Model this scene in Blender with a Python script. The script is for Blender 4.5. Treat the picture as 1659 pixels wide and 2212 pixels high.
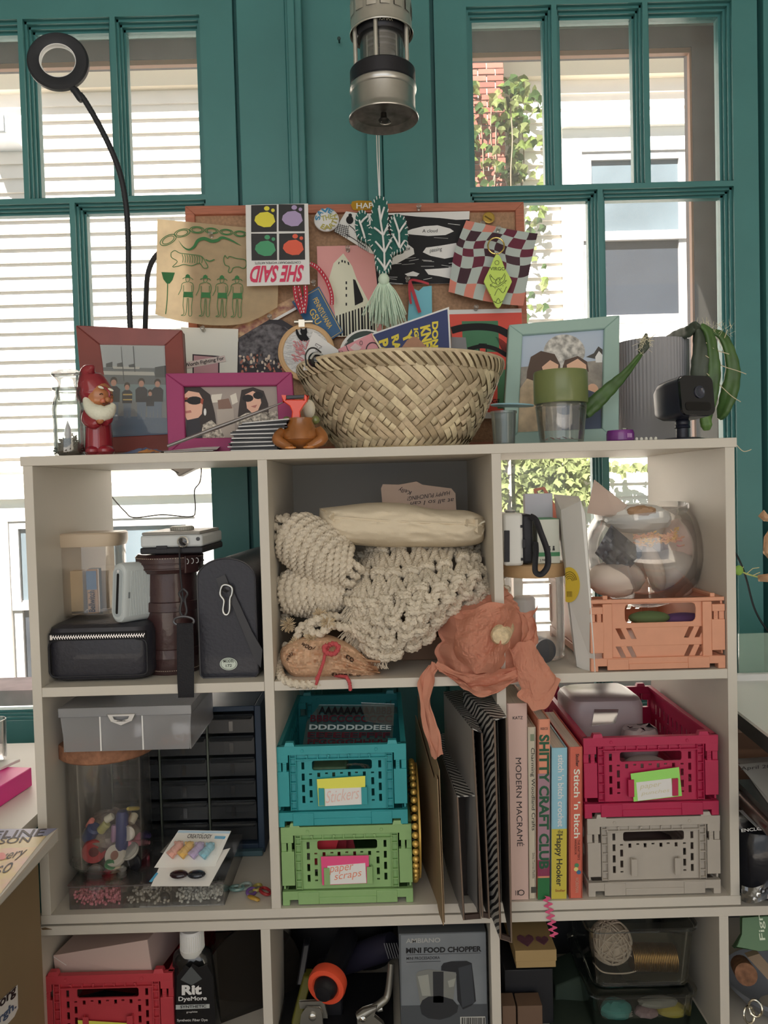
import bpy, math, random
from math import pi, sin, cos, tan, atan2, sqrt, radians, floor, hypot
from mathutils import Vector, Matrix, noise
from mathutils.geometry import tessellate_polygon
for _o in list(bpy.data.objects): bpy.data.objects.remove(_o)
SC = bpy.context.scene; COL = SC.collection
random.seed(7)
# ---------------------------------------------------------------- camera, light, exposure
FPX, CD, CX, CZ = 1700.5, 1.0092, 0.0012, 1.185      # focal length in pixels of a 1659x2212 frame; camera position
YAW, PITCH, ROLL = 0.00312, 0.03298, 0.02687
ZT = 1.235                                           # top of the upper shelf unit
CAM = Vector((CX, -CD, CZ))
_F = Vector((sin(YAW)*cos(PITCH), cos(YAW)*cos(PITCH), -sin(PITCH)))
_R0 = Vector((cos(YAW), -sin(YAW), 0)); _U0 = _R0.cross(_F)
_R = _R0*cos(ROLL) - _U0*sin(ROLL); _U = _U0*cos(ROLL) + _R0*sin(ROLL)
cd = bpy.data.cameras.new('camera'); cam = bpy.data.objects.new('camera', cd); COL.objects.link(cam)
cd.sensor_fit = 'VERTICAL'; cd.sensor_height = 24.0; cd.lens = 24.0*FPX/2212.0; cd.clip_start = .02; cd.clip_end = 60
cam.matrix_world = Matrix(((_R.x, _U.x, -_F.x, CAM.x), (_R.y, _U.y, -_F.y, CAM.y), (_R.z, _U.z, -_F.z, CAM.z), (0, 0, 0, 1)))
SC.camera = cam
w = bpy.data.worlds.new('world'); SC.world = w; w.use_nodes = True
_b = w.node_tree.nodes['Background']; _b.inputs[0].default_value = (.86, .93, 1.0, 1); _b.inputs[1].default_value = .62
def lamp(name, kind, energy, color, loc, target, size=None, size_y=None, angle=None):
    l = bpy.data.lights.new(name, kind); l.energy = energy; l.color = color
    if size: l.shape = 'RECTANGLE'; l.size = size; l.size_y = size_y or size
    if angle: l.angle = angle
    o = bpy.data.objects.new(name, l); COL.objects.link(o); o.location = loc
    o.rotation_euler = (Vector(target)-Vector(loc)).to_track_quat('-Z', 'Y').to_euler(); return o
lamp('sun', 'SUN', 27.0, (1.0, .95, .87), (-2.2, -4.0, 8.0), (0, 1.5, 0), angle=.01)
lamp('room_fill_light', 'AREA', 13.0, (1.0, .965, .92), (-.3, -2.9, 2.0), (0, 0, 1.0), 2.6, 1.6)  # fill lamp added behind the camera; no window is built there
SC.view_settings.view_transform = 'Standard'; SC.view_settings.look = 'None'
SC.view_settings.gamma = 1.0; SC.view_settings.use_curve_mapping = False; SC.view_settings.exposure = 0.22
try:
    SC.cycles.max_bounces = 10; SC.cycles.transparent_max_bounces = 24; SC.cycles.caustics_reflective = False; SC.cycles.caustics_refractive = False
    SC.cycles.sample_clamp_indirect = 4.0
except Exception: pass
# ---------------------------------------------------------------- helpers: pixels to points on real planes
def ray(px, py): return (_F*FPX + _R*(px-829.5) - _U*(py-1106)).normalized()
def U(px, py, y):
    d = ray(px, py); return CAM + d*((y+CD)/d.y)
def UZ(px, py, z):
    d = ray(px, py); return CAM + d*((z-CZ)/d.z)
def S(y): return (CD+y)/FPX                         # metres per pixel at depth y
class Plane:
    def __init__(s, p, n):
        s.p = Vector(p); s.n = Vector(n).normalized()
        if s.n.dot(CAM-s.p) < 0: s.n = -s.n
    def __call__(s, px, py, d=0.0):
        r = ray(px, py); return CAM + r*((s.p-CAM).dot(s.n)/r.dot(s.n)) + s.n*d
def VP(y, lean=0.0, zc=0.0):                        # upright plane at depth y, leaning back by `lean` above height zc
    return Plane((0, y, zc), (0, -1, lean))
# ---------------------------------------------------------------- mesh builder
class M:
    def __init__(s): s.v = []; s.f = []
    def add(s, vs, fs):
        b = len(s.v); s.v += [Vector(p) for p in vs]; s.f += [tuple(i+b for i in f) for f in fs]; return s
    def join(s, o): return s.add(o.v, o.f)
    def xf(s, m): s.v = [m @ p for p in s.v]; return s
    def box(s, x0, x1, y0, y1, z0, z1):
        return s.add([(x0,y0,z0),(x1,y0,z0),(x1,y1,z0),(x0,y1,z0),(x0,y0,z1),(x1,y0,z1),(x1,y1,z1),(x0,y1,z1)],
                     [(0,3,2,1),(4,5,6,7),(0,1,5,4),(1,2,6,5),(2,3,7,6),(3,0,4,7)])
    def cbox(s, c, sx, sy, sz, rot=None):
        m = M().box(-sx/2, sx/2, -sy/2, sy/2, -sz/2, sz/2)
        if rot is not None: m.xf(rot.to_4x4())
        m.xf(Matrix.Translation(Vector(c))); return s.join(m)
    def hexa(s, a, b):                              # two quads (front a, back b), each in the same turning sense
        return s.add(list(a)+list(b), [(0,1,2,3),(7,6,5,4),(0,4,5,1),(1,5,6,2),(2,6,7,3),(3,7,4,0)])
    def slab(s, q, t):                              # a quad or polygon q thickened by vector t
        q = [Vector(p) for p in q]; n = len(q); t = Vector(t); b = len(s.v)
        s.v += q + [p+t for p in q]
        s.f += [tuple(b+i for i in range(n)), tuple(b+n+i for i in reversed(range(n)))]
        s.f += [(b+i, b+n+i, b+n+(i+1) % n, b+(i+1) % n) for i in range(n)]; return s
    def plate(s, outer, holes, fn, t):              # 2-D outline with holes, fn(u,v,d) -> point, thickness t
        loops = [outer]+list(holes); flat = [p for l in loops for p in l]
        tri = tessellate_polygon([[Vector((p[0], p[1], 0)) for p in l] for l in loops])
        n = len(flat); b = len(s.v)
        s.v += [Vector(fn(p[0], p[1], 0)) for p in flat]
        if t: s.v += [Vector(fn(p[0], p[1], t)) for p in flat]
        for a in tri:
            s.f.append(tuple(b+i for i in a))
            if t: s.f.append(tuple(b+n+i for i in reversed(a)))
        if t:
            k = 0
            for l in loops:
                m = len(l)
                for i in range(m): s.f.append((b+k+i, b+k+(i+1) % m, b+n+k+(i+1) % m, b+n+k+i))
                k += m
        return s
    def lathe(s, prof, c=(0,0,0), n=24, mat=None, a0=0.0, a1=2*pi):
        c = Vector(c); full = abs(a1-a0-2*pi) < 1e-6; k = n if full else n+1; vs = []; fs = []
        for r, z in prof:
            for i in range(k):
                a = a0+(a1-a0)*i/n; vs.append(Vector((r*cos(a), r*sin(a), z)))
        if mat is not None: vs = [mat @ p for p in vs]
        vs = [p+c for p in vs]
        for j in range(len(prof)-1):
            for i in range(n):
                i2 = (i+1) % k; fs.append((j*k+i, j*k+i2, (j+1)*k+i2, (j+1)*k+i))
        if prof[0][0] > 1e-6 and full and prof[0] != prof[-1] and s.cap: fs.append(tuple(reversed(range(k))))
        if prof[-1][0] > 1e-6 and full and prof[0] != prof[-1] and s.cap: fs.append(tuple((len(prof)-1)*k+i for i in range(k)))
        return s.add(vs, fs)
    cap = True
    def tube(s, path, r, n=8, closed=False, lobes=0, pitch=.02, amp=.2, flat=1.0, up=None):
        P = [Vector(p) for p in path]; m = len(P); vs = []; fs = []; nrm = None; acc = 0.0
        for i in range(m):
            a = P[i-1] if (i or closed) else P[0]; b = P[(i+1) % m] if (i < m-1 or closed) else P[-1]
            t = (b-a); t = t.normalized() if t.length > 1e-9 else Vector((0,0,1))
            if up is not None: nrm = Vector(up)
            elif nrm is None: nrm = Vector((0,0,1)) if abs(t.z) < .9 else Vector((1,0,0))
            nrm = nrm - t*nrm.dot(t)
            nrm = nrm.normalized() if nrm.length > 1e-6 else t.orthogonal().normalized()
            bi = t.cross(nrm); rr = r[i] if isinstance(r, (list, tuple)) else r
            if i: acc += (P[i]-P[i-1]).length
            ph = 2*pi*acc/pitch
            for k in range(n):
                an = 2*pi*k/n; q = rr*(1+amp*cos(lobes*(an-ph))) if lobes else rr
                vs.append(P[i]+nrm*(q*cos(an)*flat)+bi*(q*sin(an)))
        for i in range(m if closed else m-1):
            j = (i+1) % m
            for k in range(n): fs.append((i*n+k, i*n+(k+1) % n, j*n+(k+1) % n, j*n+k))
        if not closed: fs += [tuple(reversed(range(n))), tuple((m-1)*n+k for k in range(n))]
        return s.add(vs, fs)
    def ell(s, c, rx, ry, rz, n=14, rot=None, fn=None):
        h = max(4, n//2); vs = []; fs = []
        for j in range(h+1):
            th = pi*j/h
            for i in range(n):
                ph = 2*pi*i/n; p = Vector((sin(th)*cos(ph), sin(th)*sin(ph), cos(th)))
                if fn: p = fn(p)
                p = Vector((p.x*rx, p.y*ry, p.z*rz)); vs.append((rot @ p if rot else p)+Vector(c))
        for j in range(h):
            for i in range(n): fs.append((j*n+i, (j+1)*n+i, (j+1)*n+(i+1) % n, j*n+(i+1) % n))
        return s.add(vs, fs)
    def grid(s, nu, nv, fn, cu=False):
        b = len(s.v); k = nu if cu else nu+1
        s.v += [Vector(fn(i/nu, j/nv)) for j in range(nv+1) for i in range(k)]
        for j in range(nv):
            for i in range(nu): s.f.append((b+j*k+i, b+j*k+(i+1) % k, b+(j+1)*k+(i+1) % k, b+(j+1)*k+i))
        return s
def spline(pts, n=8, closed=False):
    P = [Vector(p) for p in pts]; m = len(P); out = []
    for i in range(m if closed else m-1):
        p0 = P[i-1] if (i or closed) else P[0]; p1 = P[i]; p2 = P[(i+1) % m]; p3 = P[(i+2) % m] if (i+2 < m or closed) else P[-1]
        for k in range(n):
            t = k/n; out.append(.5*((2*p1)+(p2-p0)*t+(2*p0-5*p1+4*p2-p3)*t*t+(3*p1-p0-3*p2+p3)*t**3))
    if not closed: out.append(P[-1])
    return out
def even(path, step):
    P = [Vector(p) for p in path]; out = [P[0]]; need = step
    for a, b in zip(P, P[1:]):
        L = (b-a).length; pos = 0.0
        while L-pos >= need: pos += need; out.append(a.lerp(b, pos/L)); need = step
        need -= L-pos
    return out
def rrect(x0, y0, x1, y1, r, n=4):
    out = []
    for cx, cy, a in ((x1-r, y1-r, 0), (x0+r, y1-r, pi/2), (x0+r, y0+r, pi), (x1-r, y0+r, 1.5*pi)):
        out += [(cx+r*cos(a+pi/2*i/n), cy+r*sin(a+pi/2*i/n)) for i in range(n+1)]
    return out
def circ(cx, cy, rx, ry=None, n=20, a0=0.0):
    ry = rx if ry is None else ry; return [(cx+rx*cos(a0+2*pi*i/n), cy+ry*sin(a0+2*pi*i/n)) for i in range(n)]
# ---------------------------------------------------------------- objects
WL = {}
def add(name, m, mat, parent=None, sharp=.6, bev=0.0, sub=0, share=None):
    me = bpy.data.meshes.new(name); vs = m.v
    if parent is not None: org = WL[parent.name]
    else:
        xs = [p.x for p in vs]; ys = [p.y for p in vs]; zs = [p.z for p in vs]
        org = Vector(((min(xs)+max(xs))/2, (min(ys)+max(ys))/2, min(zs)))
    me.from_pydata([p-org for p in vs], [], m.f)
    if mat: me.materials.append(mat)
    if sharp is not None and len(me.polygons):
        me.polygons.foreach_set('use_smooth', [True]*len(me.polygons)); me.update(); me.set_sharp_from_angle(angle=sharp)
    o = bpy.data.objects.new(name, me); COL.objects.link(o)
    if parent is not None: o.parent = parent
    else: o.location = org
    WL[o.name] = org
    if bev:
        b = o.modifiers.new('bevel', 'BEVEL'); b.width = bev; b.segments = 2; b.limit_method = 'ANGLE'; b.angle_limit = .7
    if sub:
        b = o.modifiers.new('subsurf', 'SUBSURF'); b.levels = sub; b.render_levels = sub
    return o
def tag(o, label=None, cat=None, group=None, kind=None):
    if label: o['label'] = label
    if cat: o['category'] = cat
    if group: o['group'] = group
    if kind: o['kind'] = kind
    return o
def thing(name, label, cat, loc, group=None):
    o = bpy.data.objects.new(name, None); COL.objects.link(o); o.location = loc; o.empty_display_size = .02
    WL[o.name] = Vector(loc); return tag(o, label, cat, group)
def one(name, m, mat, label, cat, group=None, **k): return tag(add(name, m, mat, None, **k), label, cat, group)
def struct(name, m, mat, parent=None, **k):
    o = add(name, m, mat, parent, **k)
    if parent is None: o['kind'] = 'structure'
    return o
def copy_tree(o, loc=None, parent=None):
    c = o.copy(); COL.objects.link(c); WL[c.name] = WL.get(o.name, Vector())
    if parent is not None: c.parent = parent
    if loc is not None: c.location = loc; WL[c.name] = Vector(loc)
    for ch in list(o.children): copy_tree(ch, None, c)
    return c
# ---------------------------------------------------------------- materials
def lin(c): return c/12.92 if c <= .04045 else ((c+.055)/1.055)**2.4
def rgb(h, gain=1.0):
    h = h.lstrip('#'); return tuple(min(.9, lin(int(h[i:i+2], 16)/255)*gain) for i in (0, 2, 4))
GAIN = 2.0                                          # photo colour -> surface albedo in the room's light
MC = {}
def P(h, r=.55, metal=0.0, gain=None, var=0.0, vs=40.0, bump=0.0, bs=200.0, trans=0.0, emit=0.0, coat=0.0, sss=0.0, wave=None, alpha=1.0, hue2=None):
    key = (h, r, metal, gain, var, vs, bump, bs, trans, emit, coat, sss, wave, alpha, hue2)
    if key in MC: return MC[key]
    m = bpy.data.materials.new('surface_'+h.lstrip('#')); m.use_nodes = True; nt = m.node_tree; b = nt.nodes['Principled BSDF']
    g = GAIN if gain is None else gain; c = rgb(h, g)
    b.inputs['Base Color'].default_value = (*c, 1); b.inputs['Roughness'].default_value = r; b.inputs['Metallic'].default_value = metal
    if coat: b.inputs['Coat Weight'].default_value = coat
    if trans: b.inputs['Transmission Weight'].default_value = trans
    if sss: b.inputs['Subsurface Weight'].default_value = sss; b.inputs['Subsurface Radius'].default_value = (.01, .006, .004); b.inputs['Subsurface Scale'].default_value = .5
    if alpha < 1: b.inputs['Alpha'].default_value = alpha
    if emit: b.inputs['Emission Color'].default_value = (*c, 1); b.inputs['Emission Strength'].default_value = emit
    if var or bump or wave:
        tc = nt.nodes.new('ShaderNodeTexCoord')
    if var:
        n = nt.nodes.new('ShaderNodeTexNoise'); n.inputs['Scale'].default_value = vs; n.inputs['Detail'].default_value = 5
        if wave:
            mp = nt.nodes.new('ShaderNodeMapping'); mp.inputs['Scale'].default_value = wave; nt.links.new(tc.outputs['Object'], mp.inputs[0]); nt.links.new(mp.outputs[0], n.inputs['Vector'])
        else: nt.links.new(tc.outputs['Object'], n.inputs['Vector'])
        rm = nt.nodes.new('ShaderNodeValToRGB'); c2 = rgb(hue2, g) if hue2 else None
        rm.color_ramp.elements[0].position = .3; rm.color_ramp.elements[1].position = .7
        rm.color_ramp.elements[0].color = (*(c2 if c2 else [x*(1-var) for x in c]), 1); rm.color_ramp.elements[1].color = (*([x for x in c] if c2 else [min(.95, x*(1+var)) for x in c]), 1)
        nt.links.new(n.outputs['Fac'], rm.inputs[0]); nt.links.new(rm.outputs[0], b.inputs['Base Color'])
    if bump:
        n2 = nt.nodes.new('ShaderNodeTexNoise'); n2.inputs['Scale'].default_value = bs; n2.inputs['Detail'].default_value = 3
        nt.links.new(tc.outputs['Object'], n2.inputs['Vector'])
        bp = nt.nodes.new('ShaderNodeBump'); bp.inputs['Strength'].default_value = bump; bp.inputs['Distance'].default_value = .002
        nt.links.new(n2.outputs['Fac'], bp.inputs['Height']); nt.links.new(bp.outputs[0], b.inputs['Normal'])
    MC[key] = m; return m
def clear(h='ffffff', tint=1.0, gloss=.06, rough=.03, haze=0.0, hz='ffffff'):   # thin clear glass or plastic: transparent, a sharp reflection, some haze
    key = ('clear', h, tint, gloss, rough, haze, hz)
    if key in MC: return MC[key]
    m = bpy.data.materials.new('clear_'+h); m.use_nodes = True; nt = m.node_tree; nt.nodes.clear()
    out = nt.nodes.new('ShaderNodeOutputMaterial'); t = nt.nodes.new('ShaderNodeBsdfTransparent'); c = rgb(h); t.inputs[0].default_value = (*[1-(1-min(1, x/.9))*tint for x in c], 1)
    gl = nt.nodes.new('ShaderNodeBsdfGlossy'); gl.inputs['Roughness'].default_value = rough; gl.inputs[0].default_value = (1, 1, 1, 1)
    fr = nt.nodes.new('ShaderNodeLayerWeight'); fr.inputs['Blend'].default_value = .22
    mm = nt.nodes.new('ShaderNodeMath'); mm.operation = 'MULTIPLY_ADD'; mm.inputs[1].default_value = .75; mm.inputs[2].default_value = gloss
    nt.links.new(fr.outputs['Fresnel'], mm.inputs[0])
    last = t.outputs[0]
    if haze:
        df = nt.nodes.new('ShaderNodeBsdfDiffuse'); df.inputs[0].default_value = (*rgb(hz), 1); tl = nt.nodes.new('ShaderNodeBsdfTranslucent'); tl.inputs[0].default_value = (*rgb(hz), 1)
        a = nt.nodes.new('ShaderNodeMixShader'); a.inputs[0].default_value = .5; nt.links.new(df.outputs[0], a.inputs[1]); nt.links.new(tl.outputs[0], a.inputs[2])
        m2 = nt.nodes.new('ShaderNodeMixShader'); m2.inputs[0].default_value = haze; nt.links.new(last, m2.inputs[1]); nt.links.new(a.outputs[0], m2.inputs[2]); last = m2.outputs[0]
    m3 = nt.nodes.new('ShaderNodeMixShader'); nt.links.new(mm.outputs[0], m3.inputs[0]); nt.links.new(last, m3.inputs[1]); nt.links.new(gl.outputs[0], m3.inputs[2])
    nt.links.new(m3.outputs[0], out.inputs[0]); MC[key] = m; return m
def papery(h, tl=.4, gain=None, var=0.0, vs=30):      # thin paper or leaf that lets light through
    key = ('papery', h, tl, gain, var)
    if key in MC: return MC[key]
    m = bpy.data.materials.new('paper_'+h); m.use_nodes = True; nt = m.node_tree; nt.nodes.clear(); c = rgb(h, GAIN if gain is None else gain)
    out = nt.nodes.new('ShaderNodeOutputMaterial'); d = nt.nodes.new('ShaderNodeBsdfDiffuse'); t = nt.nodes.new('ShaderNodeBsdfTranslucent')
    d.inputs[0].default_value = (*c, 1); t.inputs[0].default_value = (*c, 1)
    if var:
        tc = nt.nodes.new('ShaderNodeTexCoord'); n = nt.nodes.new('ShaderNodeTexNoise'); n.inputs['Scale'].default_value = vs; n.inputs['Detail'].default_value = 6; nt.links.new(tc.outputs['Object'], n.inputs['Vector'])
        rm = nt.nodes.new('ShaderNodeValToRGB'); rm.color_ramp.elements[0].position = .3; rm.color_ramp.elements[1].position = .7
        rm.color_ramp.elements[0].color = (*[x*(1-var) for x in c], 1); rm.color_ramp.elements[1].color = (*[min(.95, x*(1+var)) for x in c], 1)
        nt.links.new(n.outputs['Fac'], rm.inputs[0]); nt.links.new(rm.outputs[0], d.inputs[0]); nt.links.new(rm.outputs[0], t.inputs[0])
    x = nt.nodes.new('ShaderNodeMixShader'); x.inputs[0].default_value = tl; nt.links.new(d.outputs[0], x.inputs[1]); nt.links.new(t.outputs[0], x.inputs[2]); nt.links.new(x.outputs[0], out.inputs[0])
    MC[key] = m; return m
# ---------------------------------------------------------------- flat print and lettering
def poly(m, pl, pts, d=.0004, t=0.0):               # polygon given in photo pixels, laid on plane pl
    if isinstance(pts[0], (int, float)): pts = list(zip(pts[::2], pts[1::2]))
    return m.plate([(p[0], p[1]) for p in pts], [], lambda u, v, k: pl(u, v, d+k), t)
def prt(parent, name, pl, mat, polys, d=.0004, t=0.0):
    for q in polys: o = add(name, poly(M(), pl, q, d, t), mat, parent, sharp=None)
    return o
def stroke(m, pl, pts, wpx, d=.0005, smooth=0, taper=False):   # a brush or pen line in photo pixels on plane pl
    q = [Vector((p[0], p[1], 0)) for p in pts]
    if smooth: q = spline(q, smooth)
    n = len(q); L = []; R = []
    for i in range(n):
        t = q[min(i+1, n-1)]-q[max(i-1, 0)]; t = t.normalized() if t.length else Vector((1, 0, 0)); k = wpx/2*(sin(pi*(i+.4)/(n-.2)) if taper else 1)
        L.append((q[i].x-t.y*k, q[i].y+t.x*k)); R.append((q[i].x+t.y*k, q[i].y-t.x*k))
    b = len(m.v); m.v += [pl(*p, d) for p in L]+[pl(*p, d) for p in R]
    m.f += [(b+i, b+i+1, b+n+i+1, b+n+i) for i in range(n-1)]; return m
TC = {}
def textmesh(s, bold=0.0, shear=0.0):
    key = (s, bold, shear)
    if key in TC: return TC[key]
    cu = bpy.data.curves.new('lettering', 'FONT'); cu.body = s; cu.resolution_u = 3; cu.offset = bold; cu.shear = shear
    o = bpy.data.objects.new('lettering', cu); COL.objects.link(o); bpy.context.view_layer.update()
    me = o.to_mesh(); vs = [v.co.copy() for v in me.vertices]; fs = [tuple(p.vertices) for p in me.polygons]
    o.to_mesh_clear(); bpy.data.objects.remove(o); bpy.data.curves.remove(cu)
    if not vs: vs = [Vector((0,0,0))]*3; fs = [(0,1,2)]
    x0 = min(v.x for v in vs); x1 = max(v.x for v in vs); y0 = min(v.y for v in vs); y1 = max(v.y for v in vs)
    TC[key] = ([((v.x-x0)/max(1e-6, x1-x0), (v.y-y0)/max(1e-6, y1-y0)) for v in vs], fs); return TC[key]
def letters(parent, s, pl, mat, bl, br, tl, d=.0006, bold=0.0, shear=0.0, warp=None, name='lettering'):
    """text s on plane pl; photo pixels of its bottom-left, bottom-right and top-left corners"""
    uv, fs = textmesh(s, bold, shear); m = M(); vs = []
    for u, v in uv:
        if warp: px, py = warp(u, v)
        else: px = bl[0]+(br[0]-bl[0])*u+(tl[0]-bl[0])*v; py = bl[1]+(br[1]-bl[1])*u+(tl[1]-bl[1])*v
        vs.append(pl(px, py, d))
    m.add(vs, fs); return add(name, m, mat, parent, sharp=None)
def letters3(parent, s, fn, mat, bold=0.0, shear=0.0, name='lettering'):   # text laid on any surface fn(u,v)
    uv, fs = textmesh(s, bold, shear); m = M(); m.add([fn(u, v) for u, v in uv], fs); return add(name, m, mat, parent, sharp=None)
def coons(top, bot, lef, rig):                      # each a list of points; returns fn(u,v)
    def at(P, t):
        t = max(0, min(1, t))*(len(P)-1); i = min(int(t), len(P)-2); return Vector(P[i]).lerp(Vector(P[i+1]), t-i)
    T = spline(top, 8); B = spline(bot, 8); L = spline(lef, 8); R = spline(rig, 8)
    def f(u, v):
        return at(T, u)*(1-v)+at(B, u)*v+at(L, v)*(1-u)+at(R, v)*u-((T[0]*(1-u)+T[-1]*u)*(1-v)+(B[0]*(1-u)+B[-1]*u)*v)
    return f
def ridged(p, sc, seed=0.0, oct=4):
    a = 0.0; amp = 1.0; q = Vector(p)*sc+Vector((seed, seed*1.7, -seed))
    for _ in range(oct): a += amp*(1-abs(noise.noise(q))*2); q = q*2.03+Vector((3.1, 1.7, 5.3)); amp *= .5
    return a/1.9-.5
# ---------------------------------------------------------------- room shell
TEAL = P('3a6b6b', r=.4, gain=1.7, var=.06, vs=9, bump=.12, bs=60)
WHITEWALL = P('c8c4ba', r=.8, gain=1.3)
struct('floor', M().box(-2.6, 2.6, -4.5, .45, -.05, 0), P('7d756c', r=.6, gain=1.0, var=.15, vs=6, wave=(1, 12, 1)))
struct('ceiling', M().box(-2.6, 2.6, -4.5, .62, 2.75, 2.85), WHITEWALL)
struct('wall_left', M().box(-2.7, -2.6, -4.5, .45, -.05, 2.85), WHITEWALL)
struct('wall_right', M().box(2.6, 2.7, -4.5, .45, -.05, 2.85), WHITEWALL)
YF, YG = .400, .436                                 # front of the sashes, glass
def X(px, py, y=YF): return U(px, py, y).x
def Z(px, py, y=YF): return U(px, py, y).z
def sash(name, xl, xr, zt, zb, zbar, ups, lows, sl, sr, ztop, zbot):
    """stile-and-rail frame with stepped sticking, muntins and panes; ups/lows: muntin x above and below the bar"""
    m = M(); rect = lambda a, b, c, d: [(a, c), (b, c), (b, d), (a, d)]
    outer = rect(xl-sl, xr+sr, zb-zbot, zt+ztop)
    for i, (y0, y1) in enumerate(((YF, .409), (.409, .418), (.418, .427), (.427, .446))):
        k = .0042*i; m.plate(outer, [rect(xl+k, xr-k, zb+k, zt-k)], lambda u, v, d, y=y0: (u, y+d, v), y1-y0)
    w = struct(name, m, TEAL)
    def bar(vert, c, a, b):
        q = M()
        for i, (y0, y1) in enumerate(((YF, .409), (.409, .418), (.418, .427), (.427, .443))):
            k = .0045+.0036*i
            if vert: q.box(c-k, c+k, y0, y1, a, b)
            else: q.box(a, b, y0, y1, c-k, c+k)
        add('muntin', q, TEAL, w)
    bar(False, zbar, xl, xr)
    for x in ups: bar(True, x, zbar+.0045, zt)
    for x in lows: bar(True, x, zb, zbar-.0045)
    G = clear('fbfdfd', gloss=.015, rough=.02, haze=.05, hz='fff4ee')  # pale haze in the glass stands for the glare of the bright outdoors
    for xs, a, b in (([xl]+ups+[xr], zbar, zt), ([xl]+lows+[xr], zb, zbar)):
        for x0, x1 in zip(xs, xs[1:]): add('pane', M().box(x0+.012, x1-.012, YG, YG+.003, a+.012, b-.012), G, w)
    return w
zbar = Z(720, 418)
W1 = dict(xr=X(437, 230), zt=Z(243, 36), zb=Z(60, 1556))
xa, xb = X(50, 230), X(249, 230); W1['xl'] = xb-2*(xb-xa)-.002
sash('window_1', W1['xl'], W1['xr'], W1['zt'], W1['zb'], zbar, [xa, xb], [X(160, 560)], .08, X(508, 230)-W1['xr'], .30, .10)
W2 = dict(xl=X(1011, 200), xr=X(1584, 300), zt=Z(1300, 7), zb=W1['zb'])
sash('window_2', W2['xl'], W2['xr'], W2['zt'], W2['zb'], zbar, [X(1200, 200), X(1396, 200)], [X(1299, 560)], W2['xl']-X(943, 300), X(1638, 300)-W2['xr'], .30, .10)
zt1, zb1 = max(W1['zt'], W2['zt'])+.28, W1['zb']-.08
m = M(); rect = lambda a, b, c, d: [(a, c), (b, c), (b, d), (a, d)]
m.plate(rect(-2.65, 2.65, 0, 2.8), [rect(W1['xl']-.03, W1['xr']+.02, zb1+.03, zt1-.05), rect(W2['xl']-.02, W2['xr']+.02, zb1+.03, zt1-.05)], lambda u, v, d: (u, .418+d, v), .03)
struct('wall_back', m, TEAL)
def vtrim(n, a, b, y0, y1=.418, steps=()):
    q = M().box(a, b, y0, y1, .02, 2.74)
    for s0, s1, yy in steps: q.box(s0, s1, yy, y0+.001, .02, 2.74)
    struct('trim_%d' % n, q, TEAL, bev=.0015)
vtrim(1, X(520, 300), X(624, 300), .394); vtrim(2, X(624.5, 300), X(660, 300), .388, steps=((X(630, 300), X(646, 300), .380),))
vtrim(3, X(792, 300), X(826, 300), .404); vtrim(4, X(827, 300), X(934, 300), .394); vtrim(5, X(1648, 300), X(1800, 300), .394)
vtrim(6, W1['xl']-.22, W1['xl']-.09, .394)
q = M().box(W1['xl']-.25, X(520, 300), .35, .418, zb1-.06, zb1-.02); struct('trim_7', q, TEAL, bev=.003)
# small nail left in the painted wall
one('nail', M().lathe([(.0015, 0), (.0015, .012), (.0032, .012), (.0032, .014)], mat=Matrix.Rotation(pi/2, 4, 'X'), c=U(733, 92, .414), n=8), P('20403f', gain=1), 'small teal painted nail stuck in the wall left of the lantern', 'nail')
# ---------------------------------------------------------------- storm window frames outside the glass
PLUM = P('6b6064', r=.7, var=.15, vs=30, gain=.7); CREAM = P('cfc6ba', r=.7, var=.1, vs=30, gain=.8)
YS = .56
def storm(n, x0, x1, ztop, cols, post):
    zz = lambda py: Z(cols[0], py, YS)
    a, b, c, d = [zz(p) for p in cols[1]]
    o = struct('trim_%d' % n, M().box(x0, x1, YS-.05, YS+.03, a, ztop), CREAM)
    add('storm_header', M().box(x0, x1, YS, YS+.04, b, a), PLUM, o); add('header_edge', M().box(x0, x1, YS+.002, YS+.014, c, b), P('a06a4c', gain=1.0), o)
    add('storm_sill', M().box(x0, x1, YS-.06, YS+.05, W1['zb']+.0, W1['zb']+.03), P('a08488', r=.8, var=.25, vs=25, gain=1.1), o)
    for p0, p1, pc in post:
        add('storm_post', M().box(p0, p1, YS, YS+.04, W1['zb']+.03, a), PLUM, o); add('post_edge', M().box(p0-.004, p0, YS+.002, YS+.014, W1['zb']+.03, b), P('a06a4c', gain=1.0), o)
        add('post_casing', M().box(p1, pc, YS-.05, YS+.03, W1['zb']+.03, a), CREAM, o)
storm(8, W1['xl']-.2, X(520, 200, YS), 2.2, (340, (84, 128, 139, 180)), [])
storm(9, X(935, 200, YS), X(1650, 300, YS), 2.2, (1260, (62, 107, 118, 168)), [(X(1498, 400, YS), X(1547, 400, YS), X(1615, 400, YS))])
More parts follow.
